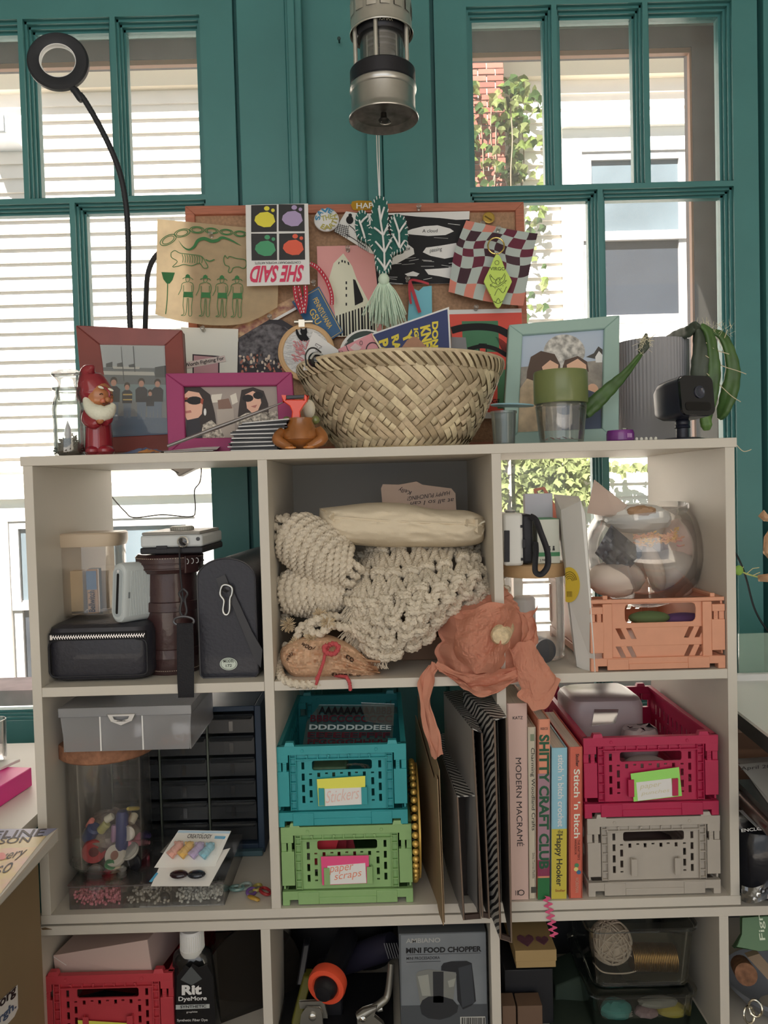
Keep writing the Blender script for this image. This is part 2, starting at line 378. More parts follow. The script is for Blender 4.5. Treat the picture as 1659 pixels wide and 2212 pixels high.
# ---------------------------------------------------------------- the house across the yard
YH = 4.0
zf = lambda px, py, y=YH: U(px, py, y).z
zs0 = zf(1300, 168); pit = 29.7*S(YH)
SIDE = P('e4dcd4', r=.6, gain=1.0, var=.05, vs=4); TRIMW = P('f0ece6', r=.5, gain=1.0)
hw = struct('wall_neighbour', M().box(-5, 5, YH+.03, YH+.2, -.6, zs0+1.2), P('a89c98', gain=.35))
b0 = None
for i in range(52):
    z = zs0-pit*(i+1); mm = M().hexa([(-5, YH+.004, z), (5, YH+.004, z), (5, YH+.024, z+pit+.01), (-5, YH+.024, z+pit+.01)], [(-5, YH+.022, z), (5, YH+.022, z), (5, YH+.03, z+pit+.01), (-5, YH+.03, z+pit+.01)])
    if b0 is None: b0 = add('siding_board', mm, SIDE, hw, sharp=None); z00 = z
    else:
        c = b0.copy(); COL.objects.link(c); c.parent = hw; c.location = (0, random.uniform(-.002, .001), z-z00+random.uniform(-.002, .002))
add('frieze_board', M().box(-5, 5, YH-.04, YH+.03, zs0, zs0+.17), P('d8ccb8', gain=.9), hw); struct('trim_10', M().box(-5, 5, YH-.20, YH+.03, zs0+.1705, zs0+.21), TRIMW); 
def house_window(px0, px1, py0, pym, py1, cap, cx, lab):
    """double-hung window: glass pixel box px0..px1, py0..py1, meeting rail pym"""
    zz = lambda py: zf(cx, py, YH-.03); x0, x1 = X(px0, pym, YH-.03), X(px1, pym, YH-.03); a, b, c = zz(py0), zz(pym), zz(py1)
    t = thing('house_window', lab, 'window', ((x0+x1)/2, YH, c)); w = .16
    rc = lambda a, b, c, d: [(a, c), (b, c), (b, d), (a, d)]
    add('casing', M().plate(rc(x0-w, x1+w, c-.14, a+.17), [rc(x0-.04, x1+.04, c-.04, a+.03)], lambda u, v, d: (u, YH-.05+d, v), .07), TRIMW, t)
    add('cap_molding', M().box(x0-w-.03, x1+w+.03, YH-.09, YH+.02, a+.17, a+.22), TRIMW, t); add('sill', M().box(x0-w-.03, x1+w+.03, YH-.10, YH+.02, c-.18, c-.14), TRIMW, t)
    for (p, q, yy) in ((b, a, -.02), (c, b, -.005)):
        s = add('sash', M().plate(rc(x0-.05, x1+.05, p-.03, q+.03), [rc(x0+.02, x1-.02, p+.02, q-.02)], lambda u, v, d: (u, YH+yy+d-.02, v), .03), P('b9b4b4', gain=1.0), t)
        add('pane', M().box(x0, x1, YH+yy, YH+yy+.004, p, q), P('a8bcc8' if yy == -.02 else '5c6470', r=.08, gain=.26, var=.22, vs=2.2), s)
house_window(1272, 1474, 338, 508, 686, 0, 1370, 'white double hung window of the house outside, seen through the right window')
house_window(40, 415, 1128, 1300, 1500, 0, 330, 'double hung house window outside, seen through the upper left cubby')
# brick chimney with ivy
xc0, xc1 = X(880, 280, 3.75), X(1091, 280, 3.75)
zc0, zc1 = -.6, zf(1050, 160, 3.75)+.3
ch = thing('brick_chimney', 'red brick chimney outside the right window, partly grown with ivy', 'chimney', ((xc0+xc1)/2, 3.9, -.6))
add('mortar', M().box(xc0+.006, xc1-.006, 3.757, YH-.045, zc0, zc1), P('c8b8ac', gain=.5), ch)
bh = 13.3*S(3.75); bw = 37*S(3.75); BR = [P('b35d4c', r=.8, gain=.5, var=.12, vs=20), P('a45244', r=.8, gain=.5, var=.12, vs=20), P('bf6e5c', r=.8, gain=.5, var=.12, vs=20)]
BM = {}
def brick(k, x0, x1, z):
    key = (k, round(x1-x0, 3))
    if key not in BM:
        o = add('brick', M().box(x0, x1, 3.75, 3.79, z, z+bh-.008), BR[k], ch); BM[key] = (o, x0, z)
    else:
        o0, xx, zz = BM[key]; o = o0.copy(); COL.objects.link(o); o.location = (x0-xx, random.uniform(-.003, .003), z-zz)
r = 0; z = zf(1050, 410, 3.75)-.55
while z < zc1-bh:
    x = xc1-(bw*.5 if r % 2 else 0); k = random.randrange(3)
    if r % 2: brick(k, x+.004, xc1-.001, z)
    while x > xc0+.02:
        a = max(xc0, x-bw); brick(random.randrange(3), a+.004, x-.004, z); x -= bw
    z += bh; r += 1
# ivy: individual leaves on stems
IVY = [papery('8da25c', .5, gain=.5), papery('a9b57a', .5, gain=.6), papery('587448', .4, gain=.45)]
lf = [(0, -1), (.55, -.75), (.95, -.1), (.5, .15), (.0, 1.05), (-.5, .15), (-.95, -.1), (-.55, -.75)]
def ivy_leaf(m, c, s, rot):
    e = Matrix.Rotation(rot, 3, 'Y') @ Matrix.Rotation(random.uniform(-.7, .7), 3, 'X') @ Matrix.Rotation(random.uniform(-.6, .6), 3, 'Z')
    vs = [Vector(c)]+[Vector(c)+e @ Vector((x*s, -.15*s*(1-abs(x))+.3*s*abs(x), -y*s)) for x, y in lf]
    m.add(vs, [(0, i+1, (i+1) % 8+1) for i in range(8)])
iv = thing('ivy_vine', 'sunlit green ivy climbing the brick chimney and siding outside', 'ivy', U(1100, 1000, 3.7))
LEAFM = []
for k in range(3):
    mm = M(); ivy_leaf(mm, (0, 0, 0), .034, .3*k); me = bpy.data.meshes.new('leaf'); me.from_pydata(mm.v, [], mm.f); me.materials.append(IVY[k]); LEAFM.append(me)
def region_pts(n, fn):
    return [fn() for _ in range(n)]
g = random.gauss; uu = random.uniform
pts = region_pts(150, lambda: (g(1108, 15)-(0), uu(170, 400)))+region_pts(40, lambda: (uu(1020, 1085), uu(180, 400)))+region_pts(36, lambda: (uu(1140, 1182), uu(190, 500)))
pts += region_pts(24, lambda: (uu(1130, 1185), uu(430, 720)))
more = region_pts(900, lambda: (1065+180*uu(0, 1)**1.2, uu(975, 1140)))+region_pts(160, lambda: (uu(1180, 1300), uu(990, 1090)))+region_pts(60, lambda: (uu(1230, 1420), 1012+g(0, 6)))
wl = WL[iv.name]
for i, (px, py) in enumerate(pts):
    y = 3.70 if px < 1092 else 3.93
    o = bpy.data.objects.new('leaf', LEAFM[i % 3]); COL.objects.link(o); o.parent = iv; o.location = U(px, py, y+uu(-.06, .03))-wl; o.rotation_euler = (uu(-.6, .6), uu(-1, 1), uu(-.5, .5)); s = uu(.6, 1.15); o.scale = (s, s, s)
mm = M()
for px, py in more: ivy_leaf(mm, U(px, py, (3.9 if px > 1091 else 3.70)+uu(-.06, .05)), uu(.02, .036), uu(-1, 1))
tag(add('foliage', mm, IVY[1], iv, sharp=None), kind='stuff')
mm = M()
for s in range(7):
    x = 1040+s*14; pth = [U(x+g(0, 7)+3*k*(s % 2), 720-70*k, 3.73 if x < 1085 else 3.97) for k in range(8)]; mm.tube(spline(pth, 4), .004, 5)
add('stem', mm, P('6d5a44', gain=1.0), iv)
# vent hood and utility box on the far wall at the left edge
vb = U(8, 278, YH-.1)
t = thing('vent_hood', 'white metal vent hood on the siding at the far left edge', 'vent', vb)
q = M().hexa([vb+Vector((-.12, -.1, -.07)), vb+Vector((.06, -.1, -.07)), vb+Vector((.06, -.1, .05)), vb+Vector((-.12, -.1, .05))], [vb+Vector((-.14, .12, -.09)), vb+Vector((.1, .12, -.09)), vb+Vector((.1, .12, .08)), vb+Vector((-.14, .12, .08))])
add('hood', q, P('cfd2d6', gain=1.0), t, bev=.006); add('flap', M().box(vb.x-.11, vb.x+.05, vb.y-.112, vb.y-.1, vb.z-.06, vb.z+.04), P('bfc3c9', gain=1.0), t)
struct('ground', M().box(-6, 6, .5, 6, -.75, -.6), P('5c5a4c', gain=.6, var=.3, vs=3))
# ---------------------------------------------------------------- the two white cube shelf units
T_, CW, CH, DP = .0123, .2875, .2862, .295
X0 = -.45585                                         # outer left of the upper unit
WHT = P('b4afa6', r=.5, gain=1.55, var=.02, vs=12, bump=.03, bs=300)
xp = [X0+i*(CW+T_) for i in range(4)]                # left face of each upright
zsh = [ZT-T_, ZT-2*T_-CH, ZT-3*T_-2*CH]              # underside... lower face of the top, middle and bottom boards
ut = thing('cube_shelf', 'white open backed cube shelf of six cubbies, upper unit', 'shelf', (0, .15, zsh[2]))
add('top_board', M().box(X0-.003, X0+.9117+.003, 0, DP, zsh[0], ZT), WHT, ut, bev=.0006)
add('bottom_board', M().box(X0-.001, X0+.9117+.001, 0, DP, zsh[2], zsh[2]+T_), WHT, ut, bev=.0006)
for i in range(4): add('upright', M().box(xp[i], xp[i]+T_, 0.0005, DP, zsh[2]+T_, zsh[0]), WHT, ut, bev=.0005)
for i in range(3): add('shelf_board', M().box(xp[i]+T_+.0003, xp[i+1]-.0003, .0005, DP, zsh[1], zsh[1]+T_), WHT, ut, bev=.0005)
add('back_panel', M().box(xp[1]+T_, xp[2], DP-.004, DP-.0005, zsh[1]+T_, zsh[0]), P('84827e', r=.6), ut)
ZM, ZB = zsh[1]+T_, zsh[2]+T_                        # floors of the middle and bottom rows
ZL = zsh[2]-.0025                                    # top of the lower unit
XL0 = U(65, 2006, 0).x
lt = thing('cube_shelf', 'longer white cube shelf beneath, its cubbies cut by the bottom edge', 'shelf', (0, .15, 0))
xq = [XL0+i*(CW+T_) for i in range(5)]
add('top_board', M().box(xq[0]+T_, xq[4], 0, DP, ZL-T_, ZL), WHT, lt, bev=.0006)
for i in range(5): add('upright', M().box(xq[i], xq[i]+T_, .0005, DP, .012, (ZL+.0005 if i in (0, 4) else ZL-T_)), WHT, lt, bev=.0005)
ZLF = U(220, 2106, .012).z-.1063                     # floor of the lower unit's upper row
for i in range(4): add('shelf_board', M().box(xq[i]+T_+.0003, xq[i+1]-.0003, .0005, DP, ZLF-T_, ZLF), WHT, lt, bev=.0005)
add('bottom_board', M().box(xq[0], xq[4]+T_, 0, DP, 0, .012), WHT, lt)
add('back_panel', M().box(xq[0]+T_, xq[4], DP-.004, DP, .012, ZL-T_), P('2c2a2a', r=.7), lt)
# paint worn off along the seam
one('cork_wedge', M().slab([U(89, 2006, -.001), U(97, 2004, -.001), U(112, 2008, -.001), U(92, 2009, -.001)], (0, .02, 0)), P('5b4a36'), 'small brown wedge in the seam at the lower left corner', 'wedge')
# ---------------------------------------------------------------- cork board leaning on the wall, and what is pinned to it
LEAN = .22
BD = Plane((0, .272, ZT), (0, -1, LEAN))
def Q(pl, pts, d=0.0): return [pl(p[0], p[1], d) for p in pts]
WOODR = P('8a5645', r=.5, var=.15, vs=30, wave=(1, 1, 12)); CORK = P('94765e', r=.9, gain=1.5, var=.18, vs=220, bump=.6, bs=300)
def downto(px, z, pl):                              # photo row at which plane pl reaches height z
    a, b = 0.0, 2212.0
    for _ in range(40):
        m = (a+b)/2
        if pl(px, m).z > z: a = m
        else: b = m
    return (px, a)
o4 = [(400, 446), (1131, 437), downto(1146, ZT+.003, BD), downto(415, ZT+.003, BD)]; i4 = [(421, 464), (1113, 455), (1125, o4[2][1]-18), (434, o4[3][1]-18)]
cb = thing('cork_board', 'wood framed cork pinboard leaning on the teal wall behind the basket', 'pinboard', BD(770, 985, 0))
def clipz(p, d): 
    q = BD(p[0], p[1], d); return q
add('cork_panel', M().slab([clipz(p, -.004) for p in i4], BD.n*-.006), CORK, cb)
for k in range(4):
    add('frame_rail', M().slab([clipz(p, .002) for p in (o4[k], o4[(k+1) % 4], i4[(k+1) % 4], i4[k])], BD.n*-.014), WOODR, cb, bev=.001)
def sheet(name, label, cat, pts, d, mat, t=.0005, group=None, pl=BD):   # stiff flat card from photo pixels
    return one(name, M().plate(pts, [], lambda u, v, k: pl(u, v, d-k), t), mat, label, cat, group, sharp=None)
INK = P('26262a', r=.8, gain=1.0); GRN = P('3f7a4c', r=.8, gain=1.2); PAPER = P('cfc8bc', r=.8, gain=1.8)
# 1 printed tissue sheet, curled, light shining through it
cf = coons([(348, 488, 0), (430, 492, 0), (520, 499, 0), (602, 503, 0)], [(345, 694, 0), (395, 706, 0), (470, 713, 0), (540, 705, 0), (602, 672, 0)], [(348, 488, 0), (346, 590, 0), (345, 694, 0)], [(602, 503, 0), (603, 590, 0), (602, 672, 0)])
def tis(u, v, e=0):
    p = cf(u, v); d = .012+.010*(1-u)**2+.012*max(0, v-.75)**2*8*(1-u*.5)+.0006*ridged((u*3, v*3, 0), 1.5); return BD(p.x, p.y, d+e)
ts = one('printed_tissue', M().grid(24, 20, tis), papery('cdbb9c', .45, gain=1.35, var=.06, vs=60), 'yellowed tissue sheet with green drawings of animals and men, pinned at the board\'s left', 'print', sharp=None)
def TSP(x, y, d=0):
    u, v = (x-346)/256, max(0, min(1, (y-492)/212)); return BD(x, y, .0132+.010*(1-u)**2+.096*max(0, v-.75)**2*(1-u*.5)+d*.25)
def tline(pts, w=1.6, sm=5, closed=False):
    if closed: pts = pts+[pts[0]]
    stroke(gm, TSP, pts, w, .004, sm)
gm = M()
for cx, cy, rx, ry, a in ((371, 533, 19, 9, -.55), (400, 517, 17, 8, -.3), (431, 509, 15, 7, 0), (462, 510, 14, 6, .05), (493, 512, 14, 6, .05), (522, 515, 13, 6, .05)):
    for k in (1.0, .72):
        e = [(cx+rx*k*cos(t)*cos(a)-ry*k*sin(t)*sin(a), cy+rx*k*cos(t)*sin(a)+ry*k*sin(t)*cos(a)) for t in [2*pi*i/20 for i in range(21)]]; stroke(gm, TSP, e, 1.6, .004)
sn = [(392, 532), (402, 546), (414, 552), (425, 545), (433, 532), (446, 527), (462, 532), (474, 530), (484, 524), (500, 528), (516, 536), (524, 540)]
stroke(gm, TSP, sn, 7, .004, 6, taper=True)
for mx in (412, 449, 484, 516):                       # four men standing in a row
    hx, hy = mx, 612; k = 1.0
    poly(gm, TSP, [(hx-6, hy), (hx-4, hy-6), (hx, hy-8), (hx+4, hy-5), (hx+5, hy)], .004); tline([(hx-11, hy+3), (hx-6, hy), (hx+6, hy), (hx+11, hy+4)], 1.4, 3)
    tline([(hx-4, hy), (hx-4, hy+6), (hx-1, hy+9), (hx+3, hy+6), (hx+4, hy)], 1.2, 3)
    tline([(hx-3, hy+9), (hx-12, hy+13), (hx-14, hy+24), (hx-20, hy+37)], 1.3, 3); tline([(hx+3, hy+9), (hx+10, hy+12), (hx+12, hy+22), (hx+10, hy+32)], 1.3, 3); tline([(hx-9, hy+16), (hx-9, hy+30)], 1.2, 2); tline([(hx+8, hy+16), (hx+8, hy+30)], 1.2, 2)
    poly(gm, TSP, [(hx-9, hy+30), (hx+10, hy+30), (hx+11, hy+42), (hx+1, hy+41), (hx-10, hy+42)], .004)
    tline([(hx-9, hy+42), (hx-10, hy+60), (hx-7, hy+78), (hx-13, hy+82), (hx-4, hy+81), (hx-2, hy+60), (hx-1, hy+43)], 1.3, 3); tline([(hx+1, hy+43), (hx+2, hy+62), (hx+3, hy+82), (hx+9, hy+81), (hx+8, hy+62), (hx+10, hy+42)], 1.3, 3)
tline([(377, 560), (385, 555), (396, 560), (418, 562), (440, 565), (449, 577), (454, 588), (445, 590), (436, 580), (420, 586), (404, 584), (392, 588), (380, 590), (390, 578), (378, 570)], 1.5, 4, True)
for i in range(9): tline([(400+5*i, 562+.4*i), (402+5*i, 570), (401+5*i, 580)], 1.3, 3)
tline([(449, 572), (458, 575), (468, 571)], 2.2, 3)
tline([(487, 570), (490, 562), (495, 568), (500, 564), (515, 568), (533, 571), (535, 584), (528, 589), (520, 586), (508, 588), (503, 597), (497, 597), (499, 586), (490, 582)], 1.5, 4, True)
poly(gm, TSP, [(357, 602), (385, 602), (380, 618), (374, 626), (368, 626), (361, 617)], .004); tline([(370, 626), (369, 660), (367, 693)], 2.0, 3)
add('green_print', gm, GRN, ts, sharp=None)
# 2 card with upside-down lettering
sc = sheet('art_postcard', 'white postcard with four dark squares and upside down red lettering', 'postcard', [(537, 464), (669, 461), (673, 632), (540, 636)], .030, P('bdbdb8', r=.6))
SP = lambda x, y, d: BD(x, y, .030+d)
prt(sc, 'dark_square', SP, P('3a3a3e', gain=1.0), [[(549, 465), (603, 464), (603, 521), (549, 522)], [(607, 463), (661, 463), (662, 520), (607, 520)], [(549, 525), (603, 525), (604, 581), (550, 582)], [(608, 525), (662, 524), (663, 580), (608, 581)]], .0006)
for (ox, oy, h) in ((576, 494, 'd0ab3c'), (634, 492, '8a7c9c'), (577, 555, '3f7c5c'), (636, 553, 'd0503f')):
    m = M(); poly(m, SP, [(ox-18, oy-5), (ox-8, oy-13), (ox+8, oy-15), (ox+20, oy-8), (ox+24, oy+6), (ox+14, oy+17), (ox, oy+18), (ox-13, oy+13), (ox-20, oy+4)], .0010); poly(m, SP, circ(ox+6, oy-22, 6, 5, 10), .0010); poly(m, SP, circ(ox+19, oy-18, 4, 4, 8), .0010)
    add('print_shape', m, P(h, r=.7), sc, sharp=None)
letters(sc, 'SHE SAID', SP, P('a83450', r=.7), (661, 591), (549, 593), (657, 627), .0008, bold=.03, shear=.15)
letters(sc, 'CONTEMPORARY WOMEN ARTISTS', SP, INK, (654, 583.5), (557, 585), (654, 588.5), .0008)
# 3 round button badge
bx, by, br = 706.5, 484, 27
def disc(pl, cx, cy, r, d0, prof, mat, name, parent=None, n=28):   # turned shape whose axis is the plane's normal; prof in photo pixels
    s = (pl(cx+1, cy)-pl(cx, cy)).length; q = Vector((0, 0, 1)).rotation_difference(pl.n).to_matrix().to_4x4()
    return M().lathe([(a*s, b*s) for a, b in prof], c=pl(cx, cy, d0), n=n, mat=q)
bb = one('button_badge', disc(BD, bx, by, br, .012, [(br*.86, -2), (br, 0), (br*.97, 2.5), (br*.8, 5), (br*.4, 6), (0, 6.3)], None, ''), P('c9c8bc', r=.35), 'round white badge with blue and olive lettering on the board', 'badge')
SB = lambda x, y, d: BD(x, y, .012+.0045+d)
def arc(r0, r1, a0, a1): return lambda u, v: (bx+(r0+(r1-r0)*v)*sin(a0+(a1-a0)*u), by-(r0+(r1-r0)*v)*cos(a0+(a1-a0)*u))
letters(bb, 'SAVE', SB, P('2f6a8c'), 0, 0, 0, .0006, bold=.03, warp=arc(13, 24, -1.75, .75))
letters(bb, 'THE', SB, P('8c8a4c'), (697, 490), (721, 484), (695, 479), .0008, bold=.02)
letters(bb, 'EARTH', SB, P('8c8448'), 0, 0, 0, .0006, bold=.03, warp=lambda u, v: arc(24, 13, 3.75, 1.1)(u, v))
# 4 black and white drawing
c4 = sheet('cartoon_card', 'grey and white drawn card of a seated figure left of the felt cactus', 'card', [(722, 504), (748, 462), (800, 470), (835, 560), (800, 552)], .008, P('b9b7b2', r=.7))
S4 = lambda x, y, d: BD(x, y, .008+d)
m = M()
for i in range(7): stroke(m, S4, [(728+i*4.2, 488+i*1.0), (722+i*4.6, 508+i*2.2)], 1.0, .0006); 
for i in range(6): stroke(m, S4, [(727-i*.8, 490+i*3.4), (752+i*1, 496+i*4.4)], 1.0, .0006)
poly(m, S4, circ(756, 481, 8, 9, 14), .0006); poly(m, S4, circ(757, 471, 4, 4, 10), .0007)
stroke(m, S4, [(754, 492), (764, 500), (775, 515), (790, 524)], 1.5, .0006, 4); stroke(m, S4, [(748, 512), (765, 522), (790, 540)], 1.5, .0006, 4)
for i in range(6): stroke(m, S4, [(772+i*4, 520+i*2), (776+i*4, 540+i*2)], .9, .0006)
add('ink_drawing', m, INK, c4, sharp=None)
# 5 pink card of a tower
c5 = sheet('tower_postcard', 'pink postcard with a cream and black tower, pinned behind the tassel', 'postcard', [(685, 536), (806, 533), (826, 728), (690, 732)], .006, P('b48180', r=.7))
S5 = lambda x, y, d: BD(x, y, .006+d)
prt(c5, 'tower_print', S5, P('c6b8a2', r=.7), [[(742, 551.5), (721, 573), (711, 606), (724, 680), (724, 731), (815, 728), (812, 690), (795, 652), (771, 607), (761, 579)]], .0005)
m = M()
for q in ([(763, 607), (768, 609), (785, 650), (784, 656), (767, 664)], [(738, 566), (741, 566), (741, 571), (738, 571)], [(744, 567), (747, 568), (747, 573), (744, 572)], [(751, 569), (754, 571), (755, 577), (752, 576)], [(732, 570), (734, 570), (733, 575), (731, 575)]): prt(c5, 'tower_window', S5, INK, [q], .0009)
for yy in (612, 624, 639, 658): prt(c5, 'tower_window', S5, INK, [[(747, yy), (750, yy), (750, yy+6), (747, yy+6)]], .0009)
for i in range(13):
    x = 727+i*6.6; y0 = 686-i*2.2; prt(c5, 'tower_flute', S5, INK, [[(x, y0), (x+2.4+(i % 3)*.7, y0-1), (x+4+(i % 3), 729), (x+1, 729)]], .0009)
# 6 black brushed poem card
c6 = sheet('poem_card', 'black brush painted card with handwritten words, behind the felt cactus', 'card', [(790, 464), (1014, 459), (1005, 614), (791, 618)], .004, PAPER)
S6 = lambda x, y, d: BD(x, y, .004+d)
prt(c6, 'black_paint', S6, INK, [[(790, 468), (860, 467), (900, 471), (950, 474), (985, 478), (1014, 477), (1006, 614), (791, 618)]], .0005)
m = M()
for q in ([(868, 507), (890, 498), (915, 492), (945, 490), (972, 497), (980, 503), (962, 511), (925, 513), (890, 510)], [(850, 547), (862, 536), (880, 530), (893, 540), (895, 552), (880, 560), (856, 573), (846, 575)], [(913, 548), (920, 538), (950, 534), (985, 528), (990, 556), (960, 562), (930, 556)], [(874, 595), (892, 589), (906, 594), (900, 600), (880, 599)], [(917, 585), (950, 583), (985, 580), (978, 606), (950, 600), (925, 596)]): poly(m, S6, q, .0009)
for i in range(22):
    x = uu(800, 985); y = random.choice([490, 520, 530, 563, 572, 580, 605, 610])+uu(-4, 4); stroke(m, S6, [(x, y), (x+uu(14, 34), y+uu(-4, 3))], uu(.7, 1.8), .0009, taper=True)
add('bare_paper', m, PAPER, c6, sharp=None)
for s, a, b, c in (('A cloud', (912, 506), (946, 505), (911, 499)), ('now', (873, 546), (887, 543), (872, 540)), ('passing', (928, 551), (955, 547), (927, 541))): letters(c6, s, S6, INK, a, b, c, .0013, shear=.2)
# 7 wavy checked print
ck = thing('checked_print', 'torn sheet of wavy grey and maroon checks, pinned at the board\'s right', 'print', BD(1060, 670, .02))
KC = [P('8d9694', r=.5), P('5a2336', r=.35, gain=1.6), P('a8685c', r=.5), P('3c2430', r=.4, gain=1.4)]
cf7 = coons([(1005, 487, 0), (1050, 497, 0), (1100, 510, 0), (1155, 523, 0)], [(967, 640, 0), (1010, 655, 0), (1060, 665, 0), (1125, 674, 0)], [(1005, 487, 0), (988, 530, 0), (977, 567, 0), (967, 640, 0)], [(1155, 523, 0), (1146, 560, 0), (1138, 600, 0), (1125, 674, 0)])
def s7(u, v, e=0):
    u2 = u+.035*sin(2*pi*(v*1.6+.2))*sin(pi*u); v2 = v+.04*sin(2*pi*(u*1.5))*sin(pi*v); p = cf7(u2, v2); return BD(p.x, p.y, .016+.012*u*u+.004*sin(5*u)*v+e)
for i in range(7):
    for j in range(7):
        k = 0 if (i+j) % 2 else (2 if (j > 5 or (j == 0 and i < 4)) else random.choice((1, 1, 3)))
        add('check_cell', M().grid(4, 4, lambda a, b: s7((i+a)/7, (j+b)/7)), KC[k], ck, sharp=None)
# 8 key ring with a lozenge tag
kr = thing('key_tag', 'neon green lozenge key tag on a gold ring, hung over the checked print', 'keychain', BD(1075, 665, .03))
KP = Plane(BD(1072, 530, .034), BD.n)
add('ring', M().tube([KP(x, y) for x, y in circ(1071.5, 531, 17.5, 17.5, 32)], .0013, 8, True), P('b09a5c', r=.25, metal=1.0), kr); add('link', M().tube([KP(x, y, .001) for x, y in circ(1073, 552, 3, 5, 14)], .0008, 6, True), P('8c7c58', r=.3, metal=1.0), kr)
lz = spline([(1074, 551, 0), (1081, 558, 0), (1090, 580, 0), (1104, 606, 0), (1103, 615, 0), (1091, 640, 0), (1081, 662, 0), (1075, 666, 0), (1069, 660, 0), (1060, 640, 0), (1047, 614, 0), (1046, 606, 0), (1058, 580, 0), (1067, 558, 0)], 4, True)
add('tag', M().plate([(p.x, p.y) for p in lz], [], lambda u, v, k: KP(u, v, -k+.002), .003), P('9dbb56', r=.3, gain=2.0), kr, bev=.0006)
DK = P('5c6a3c', gain=1.2); K2 = lambda x, y, d: KP(x, y, d+.002)
letters(kr, 'VIRGO', K2, DK, (1058, 585.5), (1091, 586), (1058, 578), .0006, bold=.01)
m = M()
for q in ([(1058, 594), (1066, 604), (1072, 607)], [(1090, 592), (1084, 602), (1078, 607)], [(1057, 596), (1062, 610), (1071, 614)], [(1091, 595), (1088, 608), (1079, 614)], [(1058, 616), (1070, 622), (1082, 617), (1094, 607)], [(1070, 610), (1075, 602), (1080, 610), (1075, 618), (1070, 610)], [(1068, 640), (1076, 625), (1086, 634), (1093, 622)], [(1070, 656), (1076, 646), (1081, 656)], [(1066, 652), (1076, 657), (1086, 651)]): stroke(m, K2, q, 1.2, .0006, 4)
for i in range(22): x, y = uu(1058, 1094), uu(598, 640); poly(m, K2, circ(x, y, 1, 1, 5), .0006)
stroke(m, K2, circ(1073, 569, 4.5, 4.5, 14)+[(1077.5, 569)], 1, .0006)
add('engraving', m, DK, kr, sharp=None)
# 9 brass token
tk = one('brass_token', disc(BD, 1055, 473, 13, .003, [(13, 0), (13, 2), (11.5, 2.6), (11, 2), (0, 2.2)], None, ''), P('957c3e', r=.4, metal=.7), 'round brass token pinned at the board\'s upper right corner', 'token')
prt(tk, 'engraved_bar', lambda x, y, d: BD(x, y, .003+.0024+d), P('5a4a24', metal=.5), [[(1047, 469), (1062, 478), (1061, 480), (1046, 471)]], .0002)
# 11 red print with black brush strokes
c11 = sheet('red_print', 'red and green print with black brush strokes at the board\'s lower right', 'print', [(969, 671), (1126, 668), (1133, 905), (1000, 905)], .003, PAPER)
S11 = lambda x, y, d: BD(x, y, .003+d)
prt(c11, 'red_field', S11, P('b5473e', r=.7), [[(969, 681), (1126, 677), (1132, 892), (1000, 892)]], .0005)
prt(c11, 'green_block', S11, P('3f6a50', r=.7), [[(997, 696), (1075, 695), (1078, 762), (1000, 762)], [(1074, 800), (1106, 800), (1106, 884), (1074, 884)]], .0008)
m = M(); stroke(m, S11, [(975, 716), (1000, 710), (1040, 708), (1075, 713), (1100, 726)], 15, .0011, 6); stroke(m, S11, [(1010, 757), (1040, 750), (1070, 756), (1094, 770)], 9, .0011, 6); stroke(m, S11, [(1098, 735), (1112, 780), (1116, 850)], 7, .0011, 6)
for i in range(16): stroke(m, S11, [(1070+i*1.2, 730+i*2.5), (1085+i*1, 738+i*3), (1100, 752+i*3.4)], .8, .0011, 3)
stroke(m, S11, [(1034, 745), (1034, 764)], 2, .0012); stroke(m, S11, [(1034, 745), (1050, 745), (1050, 764)], 2, .0012); letters(c11, 'ca', S11, INK, (1062, 872), (1078, 871), (1062, 864), .0011, shear=.3)
add('brush_strokes', m, INK, c11, sharp=None); prt(c11, 'red_mark', S11, P('b5473e', r=.7), [[(1036, 747), (1048, 747), (1048, 762), (1036, 762)]], .001)
# 12 sky blue card and red ribbon
c12 = sheet('blue_card', 'torn sky blue card hung beside the felt cactus tassel', 'card', [(884, 640), (892, 628), (904, 633), (914, 624), (932, 622), (933, 700), (880, 702)], .008, P('5f97a6', r=.7))
def ribbon(name, label, pts, wpx, d, mat, pl=BD, group=None, cat='ribbon'):
    m = M(); q = spline([(p[0], p[1], p[2] if len(p) > 2 else 0) for p in pts], 6); n = len(q); b = []
    for i in range(n):
        t = q[min(i+1, n-1)]-q[max(i-1, 0)]; t = Vector((t.x, t.y, 0)).normalized()
        for s in (-1, 1): b.append(pl(q[i].x-s*t.y*wpx/2, q[i].y+s*t.x*wpx/2, d+q[i].z))
    m.add(b, [(2*i, 2*i+1, 2*i+3, 2*i+2) for i in range(n-1)]); return m
one('red_ribbon', ribbon('', '', [(925, 623, .004), (905, 618, .006), (886, 616, .004), (884, 640, .003), (887, 665, .003)], 5, .012, None).join(ribbon('', '', [(884, 616, .003), (892, 640, .004), (902, 672, .004), (906, 684, .004)], 7, .012, None)), P('8f2c36', r=.5), 'thin red ribbon tied round a pushpin right of the tassel', 'ribbon', sharp=None)
# 13 blue number plate magnet
c13 = sheet('souvenir_plate', 'dark blue souvenir number plate with gold lettering, hung diagonally', 'plate', [(632, 657), (690, 624), (742, 722), (696, 752)], .009, P('2c4f72', r=.35))
S13 = lambda x, y, d: BD(x, y, .009+d)
GOLD = P('b39a4e', r=.5)
letters(c13, 'PENNSYLVANIA', S13, GOLD, (676, 653), (710, 716), (686, 647), .0006, bold=.008); letters(c13, 'GSU', S13, GOLD, (668, 678), (684, 708), (680, 670), .0006, bold=.01)
m = M(); stroke(m, S13, [(637, 658), (689, 629), (738, 721), (697, 747)], 1.5, .0006); add('gold_border', m, GOLD, c13, sharp=None)
